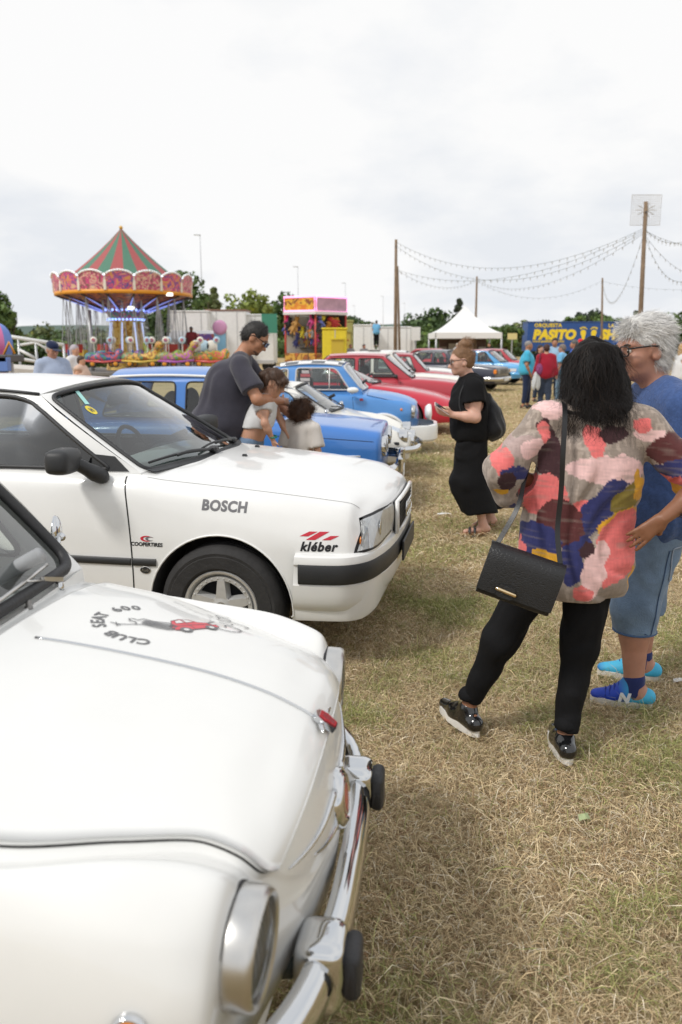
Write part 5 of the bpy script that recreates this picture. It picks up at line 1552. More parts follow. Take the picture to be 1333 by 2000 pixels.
def hand_shape(s, w, d, n, side, k=1.0, curl=.5, spread=.06, thumb=.5):
    """w wrist, d finger direction, n palm direction (palm faces n), side +1 left hand / -1 right hand"""
    w, d, n = v3(w), v3(d) / np.linalg.norm(d), v3(n); n = n - d * (n @ d); n /= np.linalg.norm(n); t = np.cross(n, d) * side   # towards the thumb
    for q in (-.026, -.009, .009, .026): s.cone(w + d * .012 * k + t * q * .7 * k, w + d * .082 * k + t * q * k, .0125 * k, .0110 * k, k=.012)
    for i, (q, L) in enumerate(((.028, .070), (.0095, .078), (-.009, .072), (-.027, .056))):
        p = w + d * .084 * k + t * q * k; a = 0.0; dd = d + t * (q / .028) * spread
        for j, f in enumerate((.45, .32, .25)):
            a += curl * (.6, 1.0, .8)[j]; e = dd * math.cos(a) + n * math.sin(a); e /= np.linalg.norm(e)
            r0 = (.0095, .0088, .0080)[j] * k; s.cone(p, p + e * L * f * k, r0, r0 * .93, k=.004); p = p + e * L * f * k
    p = w + d * .022 * k + t * .024 * k; e = d * .62 + t * .70 + n * .25 * thumb; e /= np.linalg.norm(e)
    s.cone(w + d * .02 * k, p, .014 * k, .013 * k, k=.012); s.cone(p, p + e * .042 * k, .0125 * k, .0105 * k, k=.008); q = p + e * .042 * k
    e2 = d * .85 + t * .2 + n * thumb; e2 /= np.linalg.norm(e2); s.cone(q, q + e2 * .032 * k, .0105 * k, .0085 * k, k=.004)
def lerp(a, b, t): return v3(a) + (v3(b) - v3(a)) * t
def axes(J):
    lat = v3(J['shL']) - v3(J['shR']); lat[2] *= .5; up = v3(J['neck']) - v3(J['pelvis']); up /= np.linalg.norm(up)
    f = np.cross(lat, up); return basis(f, up)
def torso(s, J, B, e=0.0):
    M = axes(J); bd, bw = B; S = J.get('S', 1.0); mid = lambda a, b: (v3(J[a]) + v3(J[b])) / 2
    E = lambda c, d, w, h, k: s.ell(c, (d * S + e, w * S + e, h * S + e), M, k=k * S)
    E(v3(J['pelvis']) + (0, 0, .02), .105 * bd, .160 * bw, .12, .06); E(mid('pelvis', 'waist'), .103 * bd, .152 * bw, .12, .10); E(J['waist'], .100 * bd, .142 * bw, .13, .10); E(mid('waist', 'chest'), .107 * bd ** .8, .150 * bw ** .85, .13, .10)
    E(J['chest'], .112 * bd ** .6, .158 * bw ** .7, .155, .10); s.cone(lerp(J['shL'], J['neck'], .08), lerp(J['shR'], J['neck'], .08), .058 * S + e, .058 * S + e, k=.06)
    s.cone(lerp(J['shL'], J['neck'], .5), lerp(J['shR'], J['neck'], .5), .052 * S + e, .052 * S + e, k=.05)
def skin_body(root, J, S, h, m, B=(1, 1), hands=True, hk=1.0, nose=1.0, arm=1.0, leg=1.0, hand_spec=None):
    s = SDF(.03); torso(s, J, B, -.006)
    head_shape(s, J['head'], basis(J['hf'], J['hu']), S, nose)
    M = basis(J['hf'], J['hu']); s.cone(v3(J['neck']) - (0, 0, .03), v3(J['head']) + M @ (v3((-.022, 0, -.06)) * S), .056 * S * B[1] ** .4, .050 * S, k=.04)
    for q in 'LR':
        s.chain([J['sh' + q], lerp(J['sh' + q], J['el' + q], .45), J['el' + q], lerp(J['el' + q], J['wr' + q], .35), J['wr' + q]], v3((.050, .046, .037, .039, .026)) * S * arm)
        s.chain([J['hip' + q], J['kn' + q], lerp(J['kn' + q], J['an' + q], .35), J['an' + q], v3(J['an' + q]) - (0, 0, .03)], v3((.082, .054, .054, .035, .036)) * S * leg)
        t = v3(J['toe' + q]); a = v3(J['an' + q]); f = t - a; f[2] = 0; t0 = a - f * .25; t0[2] = a[2] - .045; s.cone(t0, t + (0, 0, .0), .034 * S, .022 * S, k=.03)
        if hands:
            hs = (hand_spec or {}).get(q, {}); d = hs.get('d', v3(J['wr' + q]) - v3(J['el' + q])); n = hs.get('n', (0, -1 if q == 'L' else 1, -.2))
            hand_shape(s, J['wr' + q], d, n, 1 if q == 'L' else -1, S * hk, hs.get('curl', .45), hs.get('spread', .06), hs.get('thumb', .5))
    return sdf_obj('body', s, h, m, root, 1)
def folds(amp, fx=5, seed=0, zs=.5):
    def f(P):
        Q = P * np.array([1, 1, zs]); return amp * (fnoise(Q + .35 * vnoise(P, 3, seed + 5)[:, None], fx, 2, seed) - .15 * np.abs(vnoise(P, 11, seed + 2)))
    return f
def top_wear(root, J, S, h, m, B=(1, 1), sleeve=1.5, hem=None, ease=.014, amp=.007, name='shirt', flare=.0, sl_r=1.0, low=None, colfn=None, neckcut=.0, seed=1, extra=None):
    """sleeve: 0..1 along the upper arm, 1..2 along the forearm"""
    s = SDF(.03); torso(s, J, B, ease); M = axes(J)
    if low is not None: s.ell(low[0], low[1], M, k=.08)
    if extra: extra(s, M)
    for q in 'LR':
        a, b, c = J['sh' + q], J['el' + q], J['wr' + q]; r = v3((.062, .058, .050, .044)) * S * sl_r + ease * .6
        u, e, f_ = (a, b, sleeve) if sleeve <= 1 else (b, c, sleeve - 1); n = v3(e) - v3(u); L_ = np.linalg.norm(n); re = (r[1] if sleeve <= 1 else r[3]) + flare; ce = lerp(u, e, f_)
        if sleeve > 1: s.cone(a, b, r[0], r[2], k=.04)
        s.cone(u, lerp(u, e, f_ + .006 / L_), r[0] if sleeve <= 1 else r[2], re, k=.03); s.slice(ce, n, re + .014)
    s.disp = folds(amp, 6, seed)
    if hem is not None: s.below(hem)
    hc = v3(J['neck']) + (v3(J['head']) - v3(J['neck'])) * .35 + M @ v3((.02, 0, .045)); s.minus(hc, (.085 * S, .080 * S, .07), M, .01)
    return sdf_obj(name, s, h, m, root, 2, colfn)
def trousers(root, J, S, h, m, B=(1, 1), length=1.9, ease=.012, amp=.007, name='trousers', flare=.0, top=None, seed=4, knee=.0, ank=.050, k=.04):
    s = SDF(k); M = axes(J); bd, bw = B
    s.ell(v3(J['pelvis']) + (0, 0, .0), (.110 * bd + ease, .162 * bw + ease, .13), M, k=.06)
    for q in 'LR':
        a, b, c = J['hip' + q], J['kn' + q], J['an' + q]; r = v3((.092 * (bw ** .6), .064 + knee, ank)) * S + ease
        s.cone(v3(a) + (0, 0, .0), b, r[0], r[1], k=k)
        if length > 1: s.cone(b, lerp(b, c, length - 1 + .02), r[1], r[2] + flare, k=.03); s.slice(lerp(b, c, length - 1), v3(c) - v3(b), (r[2] + flare) * 1.25)
        else: s.slice(lerp(a, b, length), v3(b) - v3(a), r[1] * 1.6)
    s.disp = folds(amp, 9, seed, 1.3)
    lo = min(lerp(J['kn' + q], J['an' + q], length - 1)[2] for q in 'LR') if length > 1 else min(lerp(J['hip' + q], J['kn' + q], length)[2] for q in 'LR')
    if top is not None: s.above(top)
    return sdf_obj(name, s, h, m, root, 2)
def shoes(root, J, S, h, m, sole_m, name='shoe', hgt=.075, sole=.02, w=.040):
    for q in 'LR':
        a = v3(J['an' + q]); t = v3(J['toe' + q]); f = t - a; f[2] = 0; L = np.linalg.norm(f); f /= L
        heel = a - f * .055 * S; heel[2] = t[2]; z = t[2] + .012
        s = SDF(.025); s.cone(heel + (0, 0, .022), lerp(heel, t, .55) + (0, 0, .016), w * .92 * S, w * 1.0 * S); s.cone(lerp(heel, t, .55) + (0, 0, .014), t + (0, 0, .004), w * 1.0 * S, w * .70 * S)
        s.cone(a + (0, 0, hgt - .085), lerp(heel, t, .42) + (0, 0, hgt * .45), w * .98 * S, w * .90 * S); s.below(max(t[2] - .022, .0) + sole * .6)
        o = sdf_obj(name, s, h, m, root, 2)
        b = MB(); lat = np.array([-f[1], f[0], 0]); P = []
        for tt in np.linspace(0, 2 * PI, 22, endpoint=False):
            cx_, sy = math.cos(tt), math.sin(tt); ww = w * (1.04 + .10 * cx_) * S * (1 if cx_ < .2 else .96); P.append(lerp(heel, t, .5) + f * cx_ * (L * .5 + .055 * S * .5 + .030) + lat * sy * ww)
        zb = max(t[2] - .026, .0); n = len(P); V = [(p[0], p[1], zb) for p in P] + [(lerp(p, lerp(heel, t, .5), .015)[0], lerp(p, lerp(heel, t, .5), .015)[1], zb + sole) for p in P]
        F = [tuple(range(n - 1, -1, -1)), tuple(range(n, 2 * n))] + [(i, (i + 1) % n, n + (i + 1) % n, n + i) for i in range(n)]
        mesh('sole', V, F, sole_m, o, True, 40)
def hair_cap(root, J, S, h, m, style='short', name='hair', extra=None, grow=1.0, back=1.0, disp=.006, hairline=.035):
    M = basis(J['hf'], J['hu']); c = v3(J['head']); P = lambda x, y, z: c + M @ (v3((x, y, z)) * S); s = SDF(.02)
    s.ell(P(-.018, 0, .036), v3((.104, .084, .094)) * S * grow, M)
    if style != 'bald': s.ell(P(-.045, 0, -.005), v3((.078, .082, .085)) * S * grow, M)
    if extra: extra(s, P, M)
    s.minus(P(.118, 0, -.035), v3((.085, .12, .085 + hairline)) * S, M, .01)
    for g in (1, -1):
        s.minus(P(.040, g * .10, -.075), v3((.070, .06, .055)) * S, M, .01)
        s.minus(P(.0, g * .100, -.020), v3((.033, .040, .042)) * S, M, .008)
    if disp: s.disp = folds(disp, 26, 8, .6)
    return sdf_obj(name, s, h, m, root, 1)
def strands(root, hair, n, length, width, cols, dirfn, seed=0, segs=5, wave=0.0, lift=.004, name='hair_strands', keep=None, wfreq=16):
    r = np.random.default_rng(seed); me = hair.data; nv = len(me.vertices)
    co = np.zeros(nv * 3, np.float32); me.vertices.foreach_get('co', co); co = co.reshape(-1, 3).astype(float); no = np.zeros(nv * 3, np.float32); me.vertices.foreach_get('normal', no); no = no.reshape(-1, 3).astype(float)
    i = r.integers(0, nv, n); p = co[i] + r.normal(0, .003, (n, 3)); nn = no[i]
    if keep is not None: k = keep(p, nn); p, nn = p[k], nn[k]; n = len(p)
    d = dirfn(p, nn, r); d /= np.linalg.norm(d, axis=1, keepdims=True) + 1e-9
    L = length * r.uniform(.5, 1.25, n); ph = r.uniform(0, 6.28, n); wv = r.normal(0, 1, (n, 3))
    sd = np.cross(d, nn); sd /= np.linalg.norm(sd, axis=1, keepdims=True) + 1e-9
    V = []; q = p - nn * .002
    for k in range(segs + 1):
        t = k / segs; w = width * (1 - .8 * t)
        o = q + nn * (lift * math.sin(min(t * 2, 1) * PI / 2)) + (wave * np.sin(ph + t * wfreq * L / length))[:, None] * sd + (wave * .6 * np.cos(ph * 1.7 + t * wfreq * .8))[:, None] * nn * t
        V += [o - sd * w / 2, o + sd * w / 2]
        q = q + d * (L / segs)[:, None] + np.array([0, 0, -.15]) * (L / segs)[:, None] * t
    V = np.stack(V, 1).reshape(-1, 3); b0 = np.arange(n)[:, None] * (2 * segs + 2)
    F = np.concatenate([b0 + [2 * k, 2 * k + 1, 2 * k + 3, 2 * k + 2] for k in range(segs)])
    C = np.asarray(cols)[r.integers(0, len(cols), n)] * r.uniform(.7, 1.2, n)[:, None]
    o = big_mesh(name, V, F, strandm('any', (.3, .3, .3)), hair, True, np.repeat(C, 2 * segs + 2, 0)); o['kind'] = 'stuff'; return o
def eyes(root, J, S, iris=(.05, .03, .02)):
    M = basis(J['hf'], J['hu']); c = v3(J['head'])
    for g in (1, -1):
        b = MB(); p = c + M @ (v3((.0795, g * .032, .004)) * S); b.sphere(p, .0095 * S, 12, 8); e = b.build('eye', mat('eye_white', (.7, .67, .64), rough=.2), root, True)
        b = MB(); b.sphere(p + M @ (v3((.0062, 0, -.001)) * S), .0055 * S, 8, 6); b.build('iris', mat('iris_dark', iris, rough=.1), e, True)
        b = MB(); P = [c + M @ (v3((.091 - 3.0 * (t - .033) ** 2, g * t, .026 + .004 * math.sin((t - .015) * 90))) * S) for t in np.linspace(.014, .052, 8)]; b.tube(P, .0034 * S, 5); b.build('eyebrow', MATS.get('hair_brow') or hairm('brow', (.06, .045, .035)), root, True)
def spectacles(root, J, S, frame_m, lens_m, dz=.0):
    M = basis(J['hf'], J['hu']); c = v3(J['head']); P = lambda x, y, z: Vector(c + M @ (v3((x, y, z + dz)) * S)); o = bpy.data.objects.new('glasses', None); COL.objects.link(o); o.parent = root
    for g in (1, -1):
        lp = rrect(-.024, -.018, .024, .017, .011, 4); L = [P(.106 - .25 * abs(y), g * .034 + y, z + .002) for y, z in lp]
        V, F = tube(L, .0026 * S, 6, True); mesh('rim', V, F, frame_m, o)
        V, F = disc_fill(lp, lambda y, z: P(.106 - .25 * abs(y), g * .034 + y, z + .002), 1); mesh('lens', V, F, lens_m, o)
        b = MB(); b.tube([P(.099, g * .059, .010), P(.07, g * .0785, .011), P(.02, g * .083, .010), P(-.012, g * .083, .006), P(-.028, g * .080, -.014)], .0030 * S, 6); b.build('temple', frame_m, o, True)
    b = MB(); b.tube([P(.106, .010, .006), P(.109, 0, .009), P(.106, -.010, .006)], .0026 * S, 6); b.build('bridge', frame_m, o, True)
    return o
def local(J, loc):
    l = v3(loc); return {k: (v if k in ('hf', 'hu', 'S') else tuple(v3(v) - l)) for k, v in J.items()}
def stand(h=1.7, rz=0, arms=((.05, .02), (.05, .02)), stride=.06, lean=0.0, hf=(1, 0, -.08), bend=(0.0, 0.0), width=1.0, elbow_out=.03):
    """standing joints, facing +x; arms = (forward, out) of the wrist for left and right, bend = raise of the wrist"""
    s = h / 1.75; J = {}
    Z = lambda x, y, z: (x * s, y * s, z * s)
    J['pelvis'] = Z(0, 0, .93); J['waist'] = Z(.0 + lean * .1, 0, 1.08); J['chest'] = Z(lean * .25, 0, 1.28); J['neck'] = Z(lean * .42 - .01, 0, 1.485); J['head'] = Z(lean * .6 + .02, 0, 1.625); J['hf'] = hf; J['hu'] = (0, 0, 1)
    for q, g, (fw, ou), bn in (('L', 1, arms[0], bend[0]), ('R', -1, arms[1], bend[1])):
        J['sh' + q] = Z(lean * .38 - .005, g * .185 * width, 1.41); J['el' + q] = Z(lean * .3 - .02 + fw * .15, g * (.215 * width + elbow_out), 1.13); J['wr' + q] = Z(lean * .3 + fw, g * (.235 * width + ou), .89 + bn)
        st = stride * g; J['hip' + q] = Z(0, g * .088, .90); J['kn' + q] = Z(.02 + st * .5, g * .095, .50); J['an' + q] = Z(st, g * .10, .09); J['toe' + q] = Z(st + .165, g * .125, .028)
    if rz:
        c, n = math.cos(rz), math.sin(rz)
        for k in J:
            if k == 'S': continue
            x, y, z = J[k]; J[k] = (x * c - y * n, x * n + y * c, z)
    return J

DENIM = cloth('blue_denim', (.145, .215, .32), vary=.35, bump=.4, bscale=180)
BLACKC = cloth('black_jersey', (.008, .008, .009), sheen=0, bump=.15); BLACKT = cloth('black_stretch', (.006, .006, .007), rough=.8, sheen=0, bump=.12)
# ---- woman in the painted-print blouse, seen from behind
def woman_blouse():
    loc = (.86, 2.95, 0)
    root = thing('person', 'woman with long black hair in a colourful patchwork-print blouse, seen from behind', 'person', loc)
    J = dict(pelvis=(.895, 2.98, .82), waist=(.915, 2.97, 1.00), chest=(.935, 2.97, 1.17), neck=(.945, 2.985, 1.36), head=(.935, 3.02, 1.475), hf=(.45, .9, -.10), hu=(0, 0, 1),
             shL=(.765, 2.975, 1.295), shR=(1.115, 2.965, 1.285), elL=(.592, 2.91, 1.135), wrL=(.755, 3.03, 1.055), elR=(1.325, 2.87, 1.075), wrR=(1.158, 2.805, .968),
             hipL=(.805, 3.0, .79), hipR=(.985, 2.985, .79), knL=(.635, 3.005, .43), anL=(.525, 3.045, .125), toeL=(.452, 3.22, .050), knR=(.925, 2.93, .42), anR=(.868, 2.845, .095), toeR=(.872, 3.00, .042))
    J = local(J, loc); S = .93
    skin_body(root, J, S, .0066, SKIN['brown'], (1.05, 1.12), True, 1.0, leg=.78, hand_spec=dict(R=dict(d=(-.72, .10, -.68), n=(.1, 1, 0), curl=.16, spread=.16, thumb=3.0), L=dict(d=(.5, .85, -.2), n=(.9, -.3, 0), curl=.3)))
    tp, cor, pk, nv, mu, br, ol, mar = (.29, .24, .205), (.72, .17, .165), (.74, .49, .475), (.034, .038, .13), (.66, .34, .03), (.055, .026, .030), (.21, .16, .035), (.10, .032, .032)
    blobs = [(1075, 800, 26, 18, 0, pk), (1260, 845, 26, 13, 0, pk), (1250, 828, 16, 12, 0, cor), (1175, 910, 76, 28, -4, pk), (1150, 858, 22, 30, 20, cor), (1068, 885, 21, 66, 8, br), (1187, 845, 30, 15, 0, br), (1058, 965, 42, 38, 35, cor),
             (1120, 1000, 28, 34, 0, cor), (1150, 985, 78, 27, 48, nv), (1217, 962, 42, 24, 25, ol), (1238, 945, 14, 30, 15, mu), (1198, 1008, 52, 21, 18, mu), (1192, 1062, 52, 82, -22, cor), (1082, 1012, 38, 46, 10, mar), (1048, 1052, 36, 36, 0, nv),
             (1062, 1078, 30, 12, -15, mu), (1100, 1085, 22, 42, 0, nv), (1143, 1098, 23, 62, -14, pk), (1122, 1052, 14, 18, 0, nv), (1127, 1060, 12, 15, 0, br), (1190, 1138, 46, 19, 15, tp), (1120, 1140, 20, 14, 0, cor), (1222, 1130, 6, 40, 0, mu), (1010, 1060, 14, 30, 20, cor), (1000, 1010, 12, 30, 10, nv),
             (1020, 870, 32, 22, 0, (.40, .30, .28)), (1035, 872, 24, 18, 30, pk), (975, 892, 17, 32, 20, cor), (1003, 918, 28, 12, -10, nv), (985, 935, 18, 20, 0, br), (1060, 845, 12, 20, 0, cor), (975, 958, 14, 6, 0, mu),
             (1305, 868, 48, 28, 20, mar), (1322, 908, 52, 22, 15, nv), (1290, 934, 34, 9, 10, cor), (1315, 950, 46, 12, 10, mu), (1298, 976, 34, 15, 12, tp), (1325, 990, 25, 12, 0, br)]
    B = []
    for (px, py, rx, ry, a, c) in blobs:
        p = at(px, py, 2.93); k = 2.93 / 1555 * 1.0; B.append((p.x - loc[0], p.z, rx * k * 1.02, ry * k * 1.02, rad(a), c))
    def colour(V):
        C = np.tile(np.array(tp), (len(V), 1)); W_ = V[:, [0, 2]] + .010 * np.stack([fnoise(V, 22, 3, 1), fnoise(V, 22, 3, 2)], 1)
        back = V[:, 1] < .10
        u = W_[:, 0].copy(); u[~back] = -u[~back] + .12
        C *= (1 + .35 * (vnoise(V * [6, 6, 1], 16, 7) > .15))[:, None]
        for (cx_, cz, rx, rz_, a, c) in B:
            dx = u - cx_; dz = W_[:, 1] - cz; ca, sa = math.cos(a), math.sin(a)
            m = ((dx * ca + dz * sa) / rx) ** 2 + ((-dx * sa + dz * ca) / rz_) ** 2 < 1 + .15 * fnoise(V, 40, 2, 11)
            C[m] = c
        st = np.clip(vnoise(V * [1, 1, 9], 14, 31) * 1.6 - .55, 0, 1)[:, None]; C = C * (1 - .6 * st) + np.array(tp) * .9 * .6 * st
        w = 1 + .13 * vnoise(V * [1, 1, 7], 45, 3) + .10 * vnoise(V * [7, 1, 1], 45, 4)
        return C * w[:, None]
    bm_ = mat('printed_linen', rough=.9, attr='Col', bump=.14, bscale=420, spec=.15, sheen=.15)
    def extra(s, M):
        s.ell((.055, .03, .80), (.205, .155, .20), k=.06)
        s.cone((-.265, .0, 1.12), (-.20, .02, 1.045), .055, .060, k=.03); s.cone((-.262, -.02, 1.11), (-.245, -.02, 1.02), .045, .030, k=.03)
    top_wear(root, J, S, .006, bm_, (1.08, 1.12), 1.30, .645, .012, .014, 'blouse', .022, 1.15, ((.035, .025, .70), (.165, .20, .16)), colour, seed=3, extra=extra)
    trousers(root, J, S * 1.02, .008, BLACKT, (1.1, 1.14), 1.93, .006, .009, 'trousers', .0, None, 5, .002, .040)
    PAT = mat('black_patent', (.008, .008, .009), rough=.12, coat=.8); WS = mat('white_sole', (.72, .70, .66), rough=.6, vary=.15)
    shoes(root, J, S, .007, PAT, WS, 'shoe', .075, .034, .044)
    for q in 'LR':                                            # turned-up cuffs
        a = v3(J['an' + q]) + (0, 0, .045); k = lerp(J['an' + q], J['kn' + q], .2); s = SDF(.01); s.cone(a, lerp(a, k, .3), .046, .046); s.below(a[2] - .01); sdf_obj('cuff', s, .009, BLACKT, root, 1)
    # hair: long wavy mass to the shoulders
    hm = mat('hair_black', (.007, .0055, .005), rough=.6, bump=.5, bscale=90, bstretch=(1, 1, .25), spec=.15); c = v3(J['head'])
    s = SDF(.04); s.ell(c + (-.005, -.01, .035), (.102, .112, .098)); s.ell(c + (0, -.055, -.05), (.122, .075, .11)); s.ell(c + (.0, -.070, -.14), (.138, .065, .085)); s.ell(c + (.005, -.065, -.195), (.115, .05, .045)); s.ell(c + (-.085, -.03, -.15), (.050, .06, .065)); s.ell(c + (.082, -.03, -.16), (.055, .06, .06))
    s.disp = folds(.020, 13, 3, .40); hair = sdf_obj('hair', s, .007, hm, root, 1)
    def down(p, n, r): 
        d = np.tile(np.array([0, 0, -1.]), (len(p), 1)) + n * .12 + r.normal(0, .13, (len(p), 3)); up = p[:, 2] > c[2] + .06; d[up] += (p[up] - c) * [5, 5, 0]; return d
    cols = [(.008, .006, .0055), (.012, .008, .007), (.006, .005, .005), (.022, .014, .010), (.010, .008, .007)]
    strands(root, hair, 8000, .11, .0016, cols, down, 1, 6, .006, .002, wfreq=13)
    strands(root, hair, 3800, .11, .0013, cols, lambda p, n, r: n * .40 + np.array([0, 0, -1.]) + r.normal(0, .32, (len(p), 3)), 2, 8, .009, .004, keep=lambda p, n: p[:, 2] < c[2] - .02, wfreq=20)
    return root, J, loc
W_ROOT, WJ, WLOC = woman_blouse()
def handbag():
    c = at(1016, 1128, 2.735); loc = (c.x, c.y, 0)
    root = thing('handbag', 'black crocodile-effect shoulder bag with a gold bar, hanging at the woman\'s side', 'handbag', loc)
    lm = bpy.data.materials.new('embossed_leather'); lm.use_nodes = True; N, L = lm.node_tree.nodes, lm.node_tree.links; p = N['Principled BSDF']
    p.inputs['Base Color'].default_value = (.012, .012, .013, 1); p.inputs['Roughness'].default_value = .38
    t = N.new('ShaderNodeTexCoord'); vo = N.new('ShaderNodeTexVoronoi'); vo.feature = 'DISTANCE_TO_EDGE'; vo.inputs['Scale'].default_value = 75; mp = N.new('ShaderNodeMapping'); mp.inputs['Scale'].default_value = (1, 1, 1.9)
    L.new(t.outputs['Object'], mp.inputs[0]); L.new(mp.outputs[0], vo.inputs['Vector']); bp = N.new('ShaderNodeBump'); bp.inputs['Strength'].default_value = .28; bp.inputs['Distance'].default_value = .004
    mr = N.new('ShaderNodeMapRange'); mr.inputs[2].default_value = .12; L.new(vo.outputs['Distance'], mr.inputs[0]); L.new(mr.outputs[0], bp.inputs['Height']); L.new(bp.outputs[0], p.inputs['Normal'])
    plain = mat('black_leather', (.010, .010, .011), rough=.42, bump=.1, bscale=150)
    R = Matrix.Rotation(rad(-12), 3, 'Z') @ Matrix.Rotation(rad(17), 3, 'Y') @ Matrix.Rotation(rad(-6), 3, 'X'); cz = c.z
    P = lambda x, y, z: R @ Vector((x, y, z)) + Vector((0, 0, cz))
    w, h, d = .132, .090, .042
    def slab(x0, x1, prof, m, nm, par, r=.0, n=14):
        V = []; k = len(prof); F = []
        for i, x in enumerate(np.linspace(x0, x1, n)):
            e = 1 - r * abs(2 * i / (n - 1) - 1) ** 6
            for (y, z) in prof: V.append(P(x, y * e, z * (1 - .03 * (1 - e))))
        for i in range(n - 1):
            for j in range(k): F.append((i * k + j, i * k + (j + 1) % k, (i + 1) * k + (j + 1) % k, (i + 1) * k + j))
        F.append(tuple(range(k - 1, -1, -1))); F.append(tuple((n - 1) * k + j for j in range(k)))
        return mesh(nm, V, F, m, par, True, 40)
    prof = spline([(-d, -h), (-d - .006, 0), (-d * .8, h * .92), (0, h), (d * .8, h * .92), (d + .006, 0), (d, -h), (0, -h - .006)], 30, True)
    bd = slab(-w, w, prof, plain, 'bag_body', root, .12)
    # front flap (towards the viewer, -y) folding over the top
    fl = [(d * .7, h * .98), (.0, h + .006), (-d * .75, h * .97), (-d - .008, h * .75), (-d - .014, 0), (-d - .010, -h * .86)]; fp = spline(fl, 20)
    inn = [(y * .93 + .001, z * .985 - .002) for y, z in fp[::-1]]; slab(-w - .004, w + .004, [tuple(q) for q in fp] + inn, lm, 'flap', root, .06)
    b = MB(); b.prism(rrect(-.030, -.024, .030, .022, .010, 3), .006, lambda a, c_, e: P(a - .035, -d - .013 - e, -h * .62 + c_)); b.build('tab', lm, root)
    b = MB(); b.tube([P(-.072, -d - .021, -h * .60), P(-.068, -d - .026, -h * .58), P(-.035, -d - .028, -h * .60), P(-.002, -d - .026, -h * .62), P(.002, -d - .021, -h * .64)], .0065, 10); b.build('gold_bar', mat('pale_gold', (.80, .62, .38), rough=.12, metal=1), root, True)
    # strap: from both ends of the bag over the left shoulder
    sh = v3(WJ['shL']) + v3(WLOC) - v3(loc)
    def strap(Q, N_, nm): 
        Q = spline(Q, 40); V, F = sweep(Q, [(0, -.009), (.003, -.009), (.003, .009), (0, .009)], [N_] * 40); mesh(nm, V, F, plain, root, True, 40)
    e1 = P(w * .86, 0, h + .004); e2 = P(-w * .86, 0, h + .004)
    T = lambda px, py, Y: Vector(at(px, py, Y)) - Vector(loc)
    strap([e1, T(1089, 1040, 2.79), T(1096, 960, 2.80), T(1100, 880, 2.80), T(1103, 825, 2.835), T(1103, 796, 2.90), T(1100, 786, 2.96), T(1092, 800, 3.05)], (0, -1, .3), 'strap')
    strap([e2, T(1012, 990, 2.80), T(1026, 935, 2.90), T(1040, 890, 3.02), T(1070, 830, 3.10), T(1092, 800, 3.05)], (-.6, -.8, 0), 'strap')
handbag()
